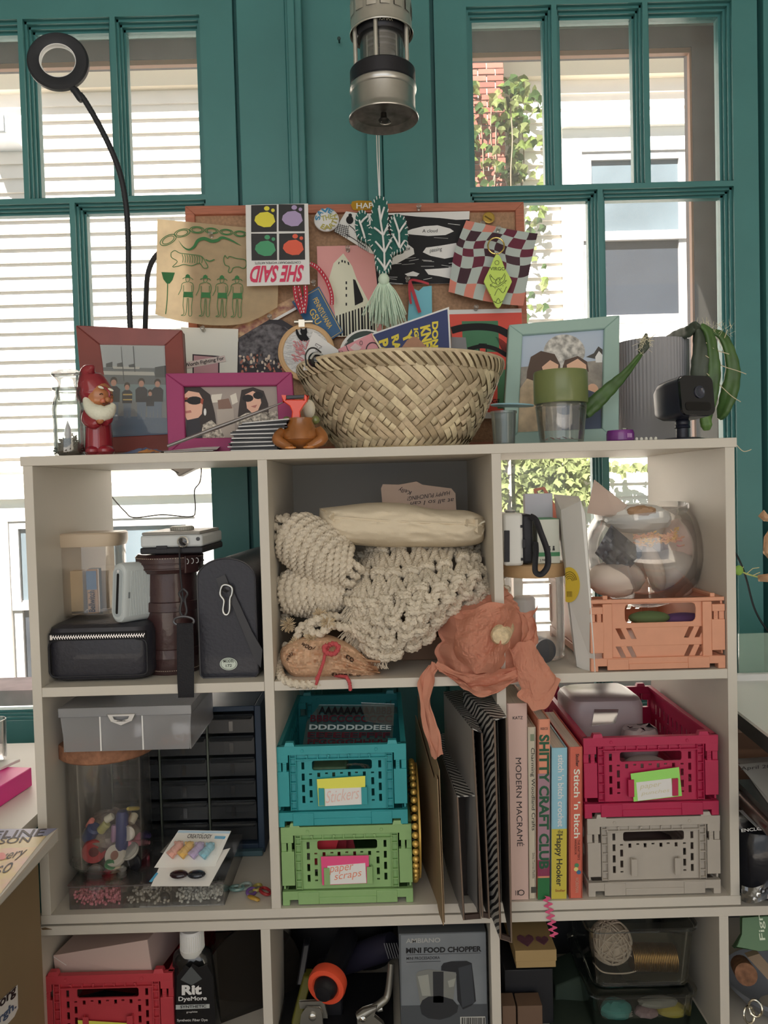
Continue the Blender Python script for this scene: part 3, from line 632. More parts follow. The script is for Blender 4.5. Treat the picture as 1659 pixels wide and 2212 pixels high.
# 16, 15 photographs below
c16 = sheet('floral_photo', 'dark red flower photograph with white border, mostly covered', 'photo', [(498, 712), (640, 640), (652, 664), (512, 742)], .003, P('6b3b42', r=.4, var=.7, vs=90, hue2='a89070'))
prt(c16, 'white_border', lambda x, y, d: BD(x, y, .003+d), PAPER, [[(510, 736), (650, 659), (652, 664), (512, 742)]], .0004)
c15 = thing('moon_collage', 'collage print of a cratered grey moon above a crowd, beside the hoop', 'print', BD(578, 800, .005))
add('card', M().plate([(517, 733), (582, 694), (610, 694), (640, 712), (640, 812), (514, 812)], [], lambda u, v, k: BD(u, v, .006-k), .0006), P('34323a', r=.6, gain=1.2), c15, sharp=None)
prt(c15, 'moon', lambda x, y, d: BD(x, y, .006+d), P('6e6b70', r=.7, gain=1.6, var=.75, vs=130, hue2='2a282e'), [[(518, 734), (560, 708), (590, 702), (618, 710), (638, 728), (638, 790), (518, 790)]], .0005)
mm = [M(), M(), M()]
for i in range(90): x, y = uu(518, 632), uu(770, 808); poly(mm[i % 3], lambda a, b, d: BD(a, b, .006+d), circ(x, y, uu(1.5, 3.5), uu(2, 5), 8), .0008+i*.00001)
for k, h in enumerate(('8c5a4c', '2a2628', 'a89c90')): add('crowd_print', mm[k], P(h, r=.7), c15, sharp=None)
# 17 white mount with a clipped headline
c17 = sheet('white_mount', 'white card mount with a clipped headline strip, left of the moon collage', 'card', [(394, 712), (517, 716), (515, 812), (402, 812)], .010, P('c9bfae', r=.8))
S17 = lambda x, y, d: BD(x, y, .010+d)
prt(c17, 'opening', S17, P('3c3038', gain=1), [[(419, 770), (477, 774), (477, 812), (419, 812)]], .0004); prt(c17, 'pink_picture', S17, P('95737a'), [[(422, 773), (474, 777), (474, 812), (422, 812)]], .0007)
prt(c17, 'headline_strip', S17, P('a89c9a'), [[(396, 789), (488, 773), (491, 786), (398, 803)]], .0011); letters(c17, 'Worth Fighting For', S17, INK, (404, 801), (488, 785), (402, 791), .0016, bold=.012)
# 14 embroidery hoop on a red ribbon
hp = thing('embroidery_hoop', 'wooden embroidery hoop with a black cat on white stitching', 'embroidery', BD(664, 820, .02))
HP = Plane(BD(663, 760, .018), BD.n)
add('fabric', M().plate(circ(662, 761, 54, 55, 32), [], lambda u, v, k: HP(u, v, -k), .002), P('c9c3b6', r=.9, bump=.8, bs=400), hp, sharp=None)
for r_, hgt in ((57.5, .0), (54.5, .001)): add('hoop_ring', M().tube([HP(x, y, hgt) for x, y in circ(662, 761, r_, r_+1, 48)], .0016, 8, True, flat=2.0, up=None), P('a98a66', r=.5), hp)
m = M()
for i in range(330):
    a = uu(0, 2*pi); q = sqrt(uu(0, 1))*50; x, y = 662+q*cos(a), 761+q*sin(a); e = uu(-.4, .4); m.tube([HP(x-4*cos(e), y-4*sin(e), .0002), HP(x, y, .0012), HP(x+4*cos(e), y+4*sin(e), .0002)], .0005, 4)
tag(add('stitches', m, P('d0cabc', r=.8), hp), kind='stuff')
m = M()
for i in range(90): x, y = uu(632, 672), uu(736, 786); e = uu(.2, 1.2); (m.tube([HP(x-4*cos(e), y-3*sin(e), .001), HP(x, y, .0024), HP(x+4*cos(e), y+3*sin(e), .001)], .0009, 4) if abs(x-652) < 21-abs(y-760)*.2 else None)
add('pink_stitching', m, P('c08084', r=.7), hp)
add('cat_patch', M().plate([(650, 709), (653, 713), (658, 713), (662, 708), (664, 718), (662, 724), (668, 733), (661, 738), (650, 737), (644, 730), (640, 722), (639, 714), (642, 712), (644, 716), (647, 724), (652, 725), (649, 718)], [], lambda u, v, k: HP(u, v, .0028-k), .002), P('1c1c22', gain=1, r=.8), hp, sharp=None)
add('clasp', M().tube([HP(636, 697, .002), HP(676, 696, .002)], .0032, 10).join(M().cbox(HP(652, 700, .002), .010, .006, .012)), P('9c978c', r=.3, metal=.8), hp)
RED = P('8e2433', r=.6); rb = thing('red_stitched_ribbon', 'red ribbon with white stitches looped above the embroidery hoop', 'ribbon', BD(655, 700, .02))
for pts in ([(640, 632, 0), (644, 660, .002), (656, 692, .003)], [(663, 632, .001), (664, 662, .004), (660, 692, .004)], [(648, 632, 0), (655, 665, .003), (660, 692, .005)], [(672, 584, 0), (690, 596, .002), (708, 622, .004), (718, 650, .002), (719, 672, 0)]):
    add('band', ribbon('', '', pts, 9 if pts[0][0] != 648 else 7, .024, None), RED, rb, sharp=None)
    m = M(); q = spline([Vector(p) for p in pts], 8)
    for a in q[1::2]: poly(m, BD, [(a.x-.8, a.y-2), (a.x+.8, a.y-2), (a.x+.8, a.y+2), (a.x-.8, a.y+2)], .0256+a.z)
    add('stitching', m, P('d0c8c0'), rb, sharp=None)
# clear pushpins
PIN = clear('f4f4f2', gloss=.12, haze=.25, hz='b8b6b0')
for i, (x, y, d, wh) in enumerate(((461, 520, .014, 'on the snake of the yellowed tissue'), (443, 719, .010, 'at the top of the white card mount'), (585, 691, .006, 'at the tip of the moon collage'), (679, 620, .009, 'at the top of the blue number plate'), (752, 545, .006, 'above the tower of the pink postcard'), (904, 455, .004, 'at the top of the black poem card'), (880, 615, .013, 'where the thin red ribbon is tied'), (1072, 512, .020, 'above the gold key ring'), (1041, 490, .003, 'just below the brass token'), (1027, 670, .003, 'at the top of the red print'))):
    one('pushpin', disc(BD, x, y, 1, d, [(4.5, 0), (4.5, 1.5), (2.4, 3), (2.2, 9), (4.4, 11), (5.2, 13.5), (4, 15), (0, 15.5)], None, '', n=14), PIN, 'clear plastic pushpin '+wh, 'pushpin', 'clear pushpins on the board')
# gold foil sticker with lettering
gs = one('gold_sticker', M().plate([(758, 446), (761, 438), (775, 436), (802, 437), (806, 444), (803, 455), (778, 458), (763, 456)], [], lambda u, v, k: BD(u, v, .0042-k), .0012), P('a98432', r=.25, metal=.8), 'shiny gold foil sticker with white letters on the board\'s top rail', 'sticker', bev=.0003)
letters(gs, 'HAP', lambda x, y, d: BD(x, y, .0042+d), P('d8d0b0'), (770, 454), (806, 453), (770, 442), .0006, bold=.02)
# felt cactus with tassel hanging on a string
fc = thing('felt_cactus', 'dark green felt cactus ornament with a mint yarn tassel, hanging on string', 'ornament', U(828, 700, .22))
FY = .235; FP = VP(FY)
def felt(pts, d, name):
    q = [(p.x, p.y) for p in spline([(a, b, 0) for a, b in pts], 4, True)]
    add(name, M().plate(q, [], lambda u, v, k: FP(u, v, d-k), .012), P('24524c', r=.95, gain=1.6, bump=.5, bs=500), fc, bev=.002)
    m = M(); n = len(q); cx = sum(p[0] for p in q)/n; cy = sum(p[1] for p in q)/n
    for i in range(0, n, 2):
        x, y = q[i]; dx, dy = cx-x, cy-y; L = hypot(dx, dy); m.tube([FP(x-1.5*dx/L, y-1.5*dy/L, d-.006), FP(x, y, d+.001), FP(x+6*dx/L, y+6*dy/L, d+.0006)], .0008, 5)
    add('edge_stitch', m, YARN, fc)
YARN = P('cfcfc4', r=.9)
felt([(820, 423), (836, 436), (839, 470), (838, 495), (845, 520), (846, 555), (844, 578), (834, 592), (820, 590), (811, 570), (808, 545), (795, 520), (800, 490), (803, 455), (808, 432)], .0, 'trunk')
felt([(782, 453), (794, 462), (798, 485), (806, 500), (805, 530), (790, 522), (772, 510), (767, 485), (770, 462)], -.002, 'arm'); felt([(858, 461), (873, 468), (880, 490), (880, 522), (872, 540), (858, 545), (846, 550), (843, 525), (846, 505), (841, 485), (845, 468)], -.002, 'arm')
m = M()
for a, b, c in (((819, 445), (822, 478), 1), ((822, 478), (827, 510), 1), ((827, 510), (830, 545), 1), ((830, 545), (831, 585), 1), ((818, 450), (822, 477), 1), ((830, 448), (822, 477), 1), ((808, 492), (827, 508), 1), ((838, 488), (828, 508), 1), ((811, 522), (830, 545), 1), ((845, 518), (831, 545), 1), ((815, 558), (831, 580), 1), ((843, 562), (832, 582), 1), ((776, 476), (784, 500), 0), ((793, 468), (779, 482), 0), ((784, 500), (788, 515), 0), ((851, 470), (862, 503), 0), ((876, 482), (862, 503), 0), ((862, 503), (863, 535), 0), ((849, 508), (863, 535), 0), ((874, 520), (864, 537), 0)):
    m.tube([FP(*a, .0005), FP((a[0]+b[0])/2, (a[1]+b[1])/2, .003), FP(*b, .0005)], .0016, 6)
add('spine_stitch', m, YARN, fc)
MINT = P('a3b8a4', r=.9); add('tassel_head', M().ell(FP(829, 604), .009, .009, .010, 14), MINT, fc)
m = M()
for i in range(170):
    a = uu(0, 2*pi); q = sqrt(uu(0, 1)); x1 = 838+q*cos(a)*44+(0 if i % 9 else 18*cos(a)); y1 = uu(678, 712)-abs(cos(a)*q)*10; p0 = FP(829+q*cos(a)*9, 608); p1 = FP((829+x1)/2+q*cos(a)*6+uu(-4, 4), 640, .010*sin(a)*q); p2 = FP(x1, y1, .014*sin(a)*q)
    m.tube(spline([p0, p1, p2], 4), .0007, 4)
tag(add('tassel_strands', m, MINT, fc), kind='stuff')
m = M()
for dx in (-2.5, 2.5): m.tube([FP(820+dx*.3, 424, -.003), FP(817+dx*.9, 340, -.003), FP(816+dx, 290, -.003), FP(816+dx, -40, -.003)], .0009, 6)
add('hanging_string', m, P('c4c4b8', r=.9), fc)
# ---------------------------------------------------------------- on top of the upper unit
def vscale(y): return S(y)
def turned(name, px, py, y, prof, mat, parent=None, n=32, **k):   # upright turned shape: prof of (radius px, height px) above the base pixel
    s = S(y); b = U(px, py, y); return add(name, M().lathe([(r*s, h*s) for r, h in prof], c=b, n=n), mat, parent, **k)
def onz(px, y, z=ZT): return Vector((U(px, 1000, y).x, y, z))
GLASS = clear('fafcfc', tint=.9, gloss=.05, haze=.03); GLASS2 = clear('eef4f2', tint=1.0, gloss=.04, haze=.02)
def frame(name, label, outer, inner, yb, lean, mat, depth=.014, zbase=ZT, bev=.0015, mould=0.0):
    pl = Plane((0, yb, zbase), (0, -1, lean)); t = thing(name, label, 'picture frame', pl((outer[2][0]+outer[3][0])/2, (outer[2][1]+outer[3][1])/2))
    for k in range(4):
        j = (k+1) % 4; q = M(); a, b, c, d = outer[k], outer[j], inner[j], inner[k]; A, B = [pl(*p, 0) for p in (a, b)]; E, F_ = [pl(*p, -mould) for p in (c, d)]
        q.hexa([A, B, E, F_], [p-pl.n*(depth-(mould if i > 1 else 0)) for i, p in enumerate((A, B, E, F_))]); add('frame_side', q, mat, t, bev=bev)
    ctr = Vector(((inner[0][0]+inner[2][0])/2, (inner[0][1]+inner[2][1])/2)); ex = [(p[0]+(p[0]-ctr.x)*.03, p[1]+(p[1]-ctr.y)*.03) for p in inner]
    add('backing', M().slab([pl(*p, -depth+.001) for p in outer], pl.n*-.003), P('4a3a30', gain=1), t, sharp=None)
    ph = add('photo', M().slab([pl(*p, -.0065) for p in ex], pl.n*-.001), P('6d7275', r=.5), t, sharp=None)
    return t, pl, ph
def blob(ph, pl, h, polys, d, r=.6, **k): return prt(ph, 'photo_print', pl, P(h, r=r, **k), polys, d)
# maroon frame, five people before boats
mf, mp, ph = frame('wooden_picture_frame', 'reddish wood picture frame holding a group photo by boats, behind the gnome', [(163, 702), (393, 712), (408, 972), (188, 978)], [(214, 742), (352, 744), (361, 934), (242, 940)], .10, .25, P('6f3b38', r=.35, var=.12, vs=20, gain=1.7), mould=.006)
D0 = -.0062
blob(ph, mp, '8a9092', [[(213, 741), (353, 743), (356, 800), (218, 800)]], D0); blob(ph, mp, '565c5e', [[(218, 790), (355, 792), (358, 830), (222, 830)]], D0+.0002)
blob(ph, mp, '9a9a94', [[(220, 798), (330, 800), (332, 808), (222, 806)], [(240, 788), (300, 789), (298, 794), (242, 793)]], D0+.0004)
blob(ph, mp, '3a3f42', [[(226, 782), (240, 778), (240, 790), (226, 790)], [(250, 782), (262, 779), (262, 789), (250, 789)], [(275, 785), (288, 782), (290, 790), (276, 790)], [(332, 790), (356, 786), (357, 812), (333, 812)], [(284, 744), (286, 744), (290, 800), (288, 800)], [(258, 745), (259, 745), (266, 820), (264, 820)]], D0+.0005)
blob(ph, mp, '67787c', [[(222, 826), (358, 828), (360, 862), (234, 862)]], D0+.0003); blob(ph, mp, '4f6072', [[(235, 895), (361, 900), (362, 935), (241, 941)]], D0+.0004)
ppl = [(243, 822, 1.15), (272, 832, .95), (303, 824, 1.1), (322, 846, .75), (338, 825, 1.05)]
for x, y, k in ppl: blob(ph, mp, '23262e', [[(x-11*k, y+38*k), (x-12*k, y+14*k), (x-6*k, y+8*k), (x+6*k, y+8*k), (x+12*k, y+14*k), (x+11*k, y+38*k)]], D0+.0007)
for x, y, k in ppl: blob(ph, mp, '5d6c7c', [[(x-9*k, y+36*k), (x+9*k, y+36*k), (x+8*k, y+72*k), (x+1, y+72*k), (x, y+50*k), (x-1, y+72*k), (x-8*k, y+72*k)]], D0+.0006)
for x, y, k in ppl: blob(ph, mp, '2b2422', [circ(x, y-2, 7*k, 8*k, 10)], D0+.0008); blob(ph, mp, 'a07868', [circ(x, y+2, 5.4*k, 6.5*k, 10)], D0+.001)
blob(ph, mp, 'a8925c', [[(263, 848), (283, 848), (283, 851), (263, 851)], [(263, 859), (283, 859), (283, 862), (263, 862)]], D0+.0009)
add('pane', M().slab([mp(*p, -.0025) for p in [(214, 742), (352, 744), (361, 934), (242, 940)]], mp.n*-.001), clear('f6fafa', gloss=.03, rough=.05, haze=.04), mf, sharp=None)
# magenta frame, two people in a car
mg, gp, ph = frame('magenta_picture_frame', 'flat magenta picture frame with two people in sunglasses', [(357, 806), (630, 803), (642, 974), (363, 980)], [(396, 834), (597, 832), (603, 944), (400, 946)], .045, .15, P('8b3560', r=.6, gain=1.5), depth=.012)
D0 = -.0062
blob(ph, gp, '7c7470', [[(395, 833), (598, 831), (604, 945), (400, 947)]], D0); blob(ph, gp, 'a8a49c', [[(455, 850), (478, 848), (474, 866), (452, 868)], [(495, 852), (508, 846), (512, 866), (500, 872)]], D0+.0002)
blob(ph, gp, '665048', [[(468, 862), (492, 858), (500, 880), (470, 882)]], D0+.0003); blob(ph, gp, '8a827c', [[(466, 882), (502, 878), (508, 945), (470, 945)]], D0+.0003)
blob(ph, gp, '2a2424', [[(396, 833), (430, 833), (452, 850), (462, 890), (470, 945), (400, 946), (400, 905), (396, 850)], [(520, 840), (545, 834), (568, 842), (578, 870), (580, 900), (512, 900), (515, 870)]], D0+.0005)
blob(ph, gp, 'b08c7c', [[(396, 850), (405, 842), (428, 846), (437, 862), (434, 892), (420, 907), (402, 905), (397, 895)], [(528, 850), (545, 842), (560, 850), (563, 868), (556, 884), (543, 890), (532, 880)]], D0+.0007)
blob(ph, gp, '171518', [circ(418, 863, 17, 9, 14), circ(534, 858, 12, 8, 12), circ(556, 852, 11, 8, 12), [(396, 858), (404, 858), (404, 866), (396, 866)]], D0+.0009); blob(ph, gp, '7a3a2c', [[(396, 857), (403, 856), (403, 861), (396, 862)], [(432, 858), (438, 860), (436, 872), (431, 868)]], D0+.001)
blob(ph, gp, '8c5a54', [[(398, 886), (410, 884), (412, 889), (399, 891)], [(540, 876), (554, 872), (550, 879)]], D0+.001)
blob(ph, gp, 'b5aca2', [[(436, 915), (455, 905), (475, 925), (486, 946), (432, 946)], [(508, 902), (530, 890), (575, 888), (598, 885), (602, 910), (560, 912), (510, 915)]], D0+.0006, var=.8, vs=260, hue2='26221f')
blob(ph, gp, '26262c', [[(400, 906), (428, 900), (436, 946), (401, 946)]], D0+.0008); blob(ph, gp, 'c8c4b8', [circ(441, 888, 3, 8, 10)], D0+.001)
# mint frame, two people and a globe sculpture
mt, tp, ph = frame('mint_picture_frame', 'pale mint picture frame holding a photo of two people under a metal globe', [(1100, 701), (1339, 680), (1337, 958), (1086, 966)], [(1129, 723), (1306, 709), (1301, 925), (1119, 933)], .10, .2, P('87a09a', r=.55, gain=1.6), depth=.014)
blob(ph, tp, '8c97a6', [[(1128, 722), (1307, 708), (1304, 800), (1124, 800)]], D0); blob(ph, tp, '77726c', [[(1124, 790), (1304, 775), (1301, 926), (1118, 934)]], D0+.0002, var=.2, vs=90)
blob(ph, tp, '6b6a68', [circ(1221, 757, 45, 38, 26)], D0+.0004, var=.5, vs=140, hue2='b0aeaa')
blob(ph, tp, '3c3a38', [[(1268, 768), (1285, 760), (1295, 745), (1304, 752), (1303, 775)]], D0+.0005); blob(ph, tp, 'b4b4b4', [[(1288, 768), (1296, 755), (1304, 764), (1303, 780), (1289, 780)]], D0+.0006)
blob(ph, tp, '44362f', [[(1140, 800), (1148, 768), (1170, 755), (1200, 762), (1212, 785), (1208, 830), (1160, 835), (1138, 830)], [(1214, 800), (1222, 775), (1250, 766), (1270, 778), (1274, 800)]], D0+.0007)
blob(ph, tp, 'b5917c', [[(1172, 790), (1190, 775), (1208, 785), (1205, 815), (1180, 815)], [(1226, 785), (1250, 772), (1268, 785), (1272, 830), (1230, 830)], circ(1282, 840, 13, 14, 14)], D0+.0009)
blob(ph, tp, '9c8c76', [[(1122, 840), (1140, 815), (1168, 825), (1180, 850), (1180, 928), (1119, 932)]], D0+.001, var=.2, vs=70); blob(ph, tp, '3c4456', [[(1215, 850), (1260, 835), (1300, 850), (1301, 925), (1215, 928)]], D0+.001)
# apothecary jar with moss and a crystal
JY = .035; s = S(JY); jb = onz(152, JY)
sj = thing('apothecary_jar', 'small clear stoppered jar of moss and a crystal, at the shelf\'s left end', 'jar', jb)
add('body', M().lathe([(0, .001), (.0185, .001), (.0198, .004), (.0192, .045), (.0205, .062), (.018, .075), (.0155, .080), (.0155, .085), (.0190, .087), (.0190, .090), (.0148, .090), (.014, .079), (.0165, .073), (.0188, .061), (.018, .045), (.0185, .006), (0, .005)], c=jb, n=36), clear('dfe6e4', tint=.55, gloss=.08, haze=.05), sj)
add('stopper', M().lathe([(0, .074), (.012, .074), (.0135, .088), (.011, .094), (.0125, .100), (.0195, .107), (.0195, .110), (.014, .1135), (0, .1135)], c=jb, n=32), clear('f2f6f4', gloss=.10, haze=.10), sj)
m = M()
for i in range(420):
    a = uu(0, 2*pi); q = sqrt(uu(0, 1))*.0165; p = jb+Vector((q*cos(a), q*sin(a), .006+.022*(1-(q/.0165)**2)*uu(.4, 1))); dd = Vector((g(0, 1), g(0, 1), g(.4, .6))).normalized()*.006; m.tube([p, p+dd*.5+Vector((g(0, .001), 0, 0)), p+dd], .0008, 3)
m.ell(jb+Vector((0, 0, .008)), .0165, .0165, .011, 16); one('moss', m, P('4a3d28', gain=1.2, var=.4, vs=200), 'dry brown moss filling the bottom of the stoppered jar', 'moss', sharp=None)['kind'] = 'stuff'
one('crystal_point', M().lathe([(.004, 0), (.0052, .004), (.0042, .012), (0, .024)], c=jb+Vector((0, -.004, .024)), n=6), P('9c8a84', r=.2, coat=.4), 'small smoky crystal point standing on the moss in the jar', 'crystal', sharp=.1)
# garden gnome figurine
gy = .045; s = S(gy); gb = onz(215, gy)
gn = thing('gnome_figurine', 'glazed gnome figurine in red with a white beard and pointed hat', 'figurine', gb)
GR = P('741c26', r=.16, coat=.6, gain=1.8, var=.1, vs=60); SK = P('9a6440', r=.25, coat=.3, gain=1.6); BRD = P('b9b3a4', r=.5, bump=.5, bs=250)
def G(px, py, dy=0.0): q = U(px, py, gy+dy); return Vector((q.x, gy+dy, q.z+.0))
def skin(name, pts, mat, parent, rads, sub=2):       # smooth tapering body through points with per-point radii
    return add(name, M().tube(spline(pts, 5), [r for r in rads], 16), mat, parent)
def rad(rs, n=5):
    out = []
    for a, b in zip(rs, rs[1:]): out += [a+(b-a)*k/n for k in range(n)]
    return out+[rs[-1]]
zb = lambda v, h: Vector((v.x, v.y, ZT+h))
bpts = [zb(G(214, 970), 0), zb(G(214, 960), .006), G(213, 930), G(212, 905), G(211, 892), G(212, 880)]
add('robe', M().tube(spline(bpts, 5), rad([.020, .021, .0195, .0185, .0165, .011]), 24, flat=.85), GR, gn)
for sx in (-1, 1): add('boot', M().ell(zb(G(216+sx*13, 972, -.012), .0065), .011, .015, .0075, 14), GR, gn)
add('sleeve', M().tube(spline([G(193, 890, -.008), G(190, 907, -.014), G(202, 915, -.021), G(212, 912, -.023)], 5), rad([.008, .0085, .0075, .0055]), 12), GR, gn); add('sleeve', M().tube(spline([G(228, 893, -.006), G(232, 905, -.014), G(226, 913, -.020)], 5), rad([.007, .0075, .005]), 12), GR, gn)
add('hand', M().ell(G(216, 907, -.024), .0055, .004, .0055, 12).join(M().tube([G(213, 903, -.026), G(212, 899, -.027)], .0018, 6)), SK, gn)
add('head', M().ell(G(214, 857, -.002), .0185, .0165, .021, 20), SK, gn)
hat = spline([G(208, 868, .006), G(205, 845, .004), G(197, 822, .002), G(192, 804, 0), G(198, 795, -.002), G(203, 792, -.003)], 6)
add('hat', M().tube(hat, rad([.0195, .0225, .0185, .0115, .0055, .002], 6), 22), GR, gn); add('brim', M().tube([G(207+24*cos(a)+6, 855-17*sin(a)*1.0-3, -.0175*max(0, cos(a*1.0))*.4-.012) for a in [(-.35+2.5*i/14) for i in range(15)]], .0016, 8), GR, gn)
bq = M().grid(18, 12, lambda a, b: G(214+(-30+60*a)*(1-.35*b)*.82+4+9*b, 872+24*b+10*sin(pi*a)*b+(6*(abs(a-.5)*2)**2)*(-1.6*(1-b)), -.0105-.0135*sin(pi*min(1, max(0, a*1.02)))*(1-.25*b)))
add('beard', M().tube(spline([G(187, 862, -.010), G(196, 882, -.017), G(215, 893, -.021), G(233, 890, -.017), G(243, 874, -.011)], 5), rad([.005, .0085, .0115, .0095, .005]), 14), BRD, gn)
for ex, ey, r_ in ((219, 853, 0), (240, 855, 0)):
    add('eyebrow', M().ell(G(ex-1, ey-16+(0 if ex < 230 else 3), -.0175), .0042, .0018, .0018, 10, Matrix.Rotation(.4, 3, 'Y')), BRD, gn); add('eye', M().tube([G(ex-4, ey-1, -.0188), G(ex, ey-3, -.0195), G(ex+4, ey-1, -.0188)], .0006, 6), P('20130f', gain=1), gn)
add('nose', M().ell(G(233, 863, -.021), .0035, .0042, .0036, 12), SK, gn); add('ear', M().ell(G(187, 858, -.004), .0035, .003, .006, 12), SK, gn); add('mouth', M().tube([G(222, 871, -.0195), G(229, 874, -.0205), G(238, 871, -.0195)], .0008, 6), P('5a2a20', gain=1), gn)
add('cheek', M().ell(G(222, 866, -.0165), .004, .003, .0035, 10).join(M().ell(G(239, 865, -.0155), .0035, .003, .0032, 10)), P('a86048', r=.25, coat=.3, gain=1.6), gn)
# crumpled wrapper and loose papers
def crumple(fn, nu, nv, amp, sc, nrm, seed):
    return lambda a, b: fn(a, b)+Vector(nrm)*amp*ridged((a*sc, b*sc, seed), 1.0, 4)
cw = thing('crumpled_wrapper', 'blue and orange crumpled wrapper lying beside the gnome', 'wrapper', onz(305, .03))
for h, pts, sd in (('3c4a6c', [(258, 350), (-.01, .05), .014], 1.0), ('a06a34', [(292, 352), (-.012, .02), .009], 5.0)):
    (x0, x1), (ya, yb), hh = pts
    add('foil', M().grid(16, 10, lambda a, b: Vector((onz(x0+(x1-x0)*a, .03).x, .03+ya+(yb-ya)*b, ZT+.0015+hh*max(0, sin(pi*a)*sin(pi*b))*(.45+.8*max(-.5, ridged((a*3, b*3, sd), 1.2)))))), P(h, r=.35, coat=.3), cw, sharp=.3)
one('loose_leaflet', M().add([onz(345, .0)+Vector((0, 0, .0018)), onz(470, .005)+Vector((0, 0, .003)), onz(480, .07)+Vector((0, 0, .012)), onz(352, .06)+Vector((0, 0, .003))], [(0, 1, 2, 3)]).slab([onz(355, .0)+Vector((0, 0, .0012)), onz(462, .004)+Vector((0, 0, .002)), onz(470, .05)+Vector((0, 0, .005)), onz(360, .045)+Vector((0, 0, .0015))], (0, 0, -.0005)), P('bab8b6', r=.6), 'grey white leaflet lying at the shelf edge before the magenta frame', 'leaflet', sharp=None)
# long grey strip leaning up on the stack of cards
a, b = U(362, 969, -.0+.004), U(612, 869, .028); d = (b-a).normalized()
one('grey_ruler', M().tube([a+Vector((0, 0, .003)), a.lerp(b, .45)+Vector((0, 0, .0015)), a.lerp(b, .8)+Vector((0, 0, .0)), b], [.0042, .0052, .0042, .0015], 10, flat=.5), P('6c6865', r=.35, metal=.4), 'long grey metal strip slanting up across the magenta frame', 'strip')
# stack of black and white cards
for i in range(22):
    t = i/21; z = ZT+.0004+i*.00178; cx = U(562+(10 if i > 14 else -6)+uu(-7, 7), 950, .05).x+(.012*(t-.6) if t > .6 else 0); rot = Matrix.Rotation(uu(-.12, .12), 3, 'Z')
    if t > .65: tilt = Matrix.Rotation(-.05*(t-.6)*3, 3, 'Y')
    else: tilt = Matrix.Identity(3)
    q = M().cbox((0, 0, 0), .062, .045, .00150, rot).xf(tilt.to_4x4()); q.xf(Matrix.Translation((cx, .04, z+.0007+(.0007*i*0))))
    dark = i % 3 != 0; pos = 'bottom' if i == 0 else 'top' if i == 21 else None
    one('photo_card', q, P('26272a' if dark else 'a9a9aa', r=.5, gain=1.3 if dark else 1.8), ('%s card in the pile of black and white cards before the magenta frame' % ('bottom' if pos == 'bottom' else 'topmost')) if pos else ('black' if dark else 'pale grey')+' card inside the pile before the magenta frame', 'card', 'pile of black and white cards', sharp=None)
# brown frog holder with a red peeler
fy = .03; fb = onz(652, fy)
fg = thing('frog_holder', 'glossy brown ceramic frog holding a red peeler', 'holder', fb); FB = P('7a4a22', r=.2, coat=.7, gain=1.7, var=.25, vs=50)
add('body', M().ell(fb+Vector((0, .004, .018)), .0285, .026, .018, 24), FB, fg); add('chest', M().lathe([(.024, .012), (.0205, .026), (.016, .036), (.0165, .040), (.0145, .040), (.0125, .033)], c=fb+Vector((0, 0, .002)), n=24), FB, fg)
for sx in (-1, 1):
    add('leg', M().tube(spline([fb+Vector((sx*.024, -.006, .026)), fb+Vector((sx*.029, -.014, .014)), fb+Vector((sx*.018, -.020, .006)), fb+Vector((sx*.010, -.026, .004))], 5), rad([.006, .008, .006, .003]), 12), FB, fg); add('eye', M().ell(fb+Vector((sx*.019, .008, .040)), .006, .006, .006, 12), P('59603a', r=.2, coat=.5), fg)
    add('foot', M().ell(fb+Vector((sx*.012, -.024, .0025)), .008, .006, .0025, 10), P('9a5f24', r=.2, coat=.6), fg)
one('egg_cap', M().ell(U(668, 884, .055), .0085, .006, .013, 14), P('a9a596', r=.4), 'cream oval knob just behind the red peeler', 'knob')
pe = thing('vegetable_peeler', 'bright red plastic peeler standing in the brown frog', 'peeler', U(638, 915, fy)); PR = P('c03a24', r=.25, gain=2.0, sss=.0, coat=.3); PP = VP(fy-.004)
ol = [(611, 856), (617, 856), (619, 864), (657, 864), (660, 855), (665, 856), (664, 868), (656, 878), (649, 890), (650, 905), (660, 922), (622, 922), (630, 905), (632, 890), (627, 878), (612, 868)]
add('handle', M().plate(ol, [], lambda u, v, k: PP(u, v, .004-k), .008), PR, pe, bev=.0012); add('blade', M().slab([PP(616, 855, .003), PP(661, 853, .003), PP(660, 860, .003), PP(617, 863, .003)], (0, .005, 0)), P('3b3a3c', r=.3, metal=.6, gain=1), pe, bev=.0005)
# ---------------------------------------------------------------- woven palm basket and what sticks out of it
bk = onz(868, .137); BX, BY = bk.x+.001, bk.y
PR_ = [(.003, .092), (.025, .107), (.05, .121), (.075, .1315), (.105, .1425), (.121, .148)]
pp = spline([(r_, 0, z) for z, r_ in PR_], 10); acc = [0]
for a, b in zip(pp, pp[1:]): acc.append(acc[-1]+(b-a).length)
NB = 18.0; KA = 110
def BS(a, b, off=0.0):                               # point on the basket wall: a round the wall, b up it
    L = max(0, min(1, b/NB))*acc[-1]; i = 0
    while i < len(acc)-2 and acc[i+1] < L: i += 1
    t = (L-acc[i])/(acc[i+1]-acc[i]); p = pp[i].lerp(pp[i+1], t); d = (pp[i+1]-pp[i]).normalized(); r_ = p.x+off*d.z; z = p.z-off*d.x; th = 2*pi*a/KA
    return Vector((BX+r_*cos(th), BY+r_*sin(th), ZT+z))
bt = thing('woven_basket', 'round basket of woven palm strips full of papers, on the shelf top', 'basket', (BX, BY, ZT))
inn = M(); inn.cap = False; inn.lathe([(p.x-.0012, p.z) for p in pp]+[(p.x-.004, p.z) for p in reversed(pp)], c=(BX, BY, ZT), n=60)
add('inner_wall', inn, P('6f6048', r=.8), bt); add('bottom', M().lathe([(0, .001), (.093, .001), (.094, .004), (0, .004)], c=(BX, BY, ZT), n=48), P('8f7f60', r=.8), bt)
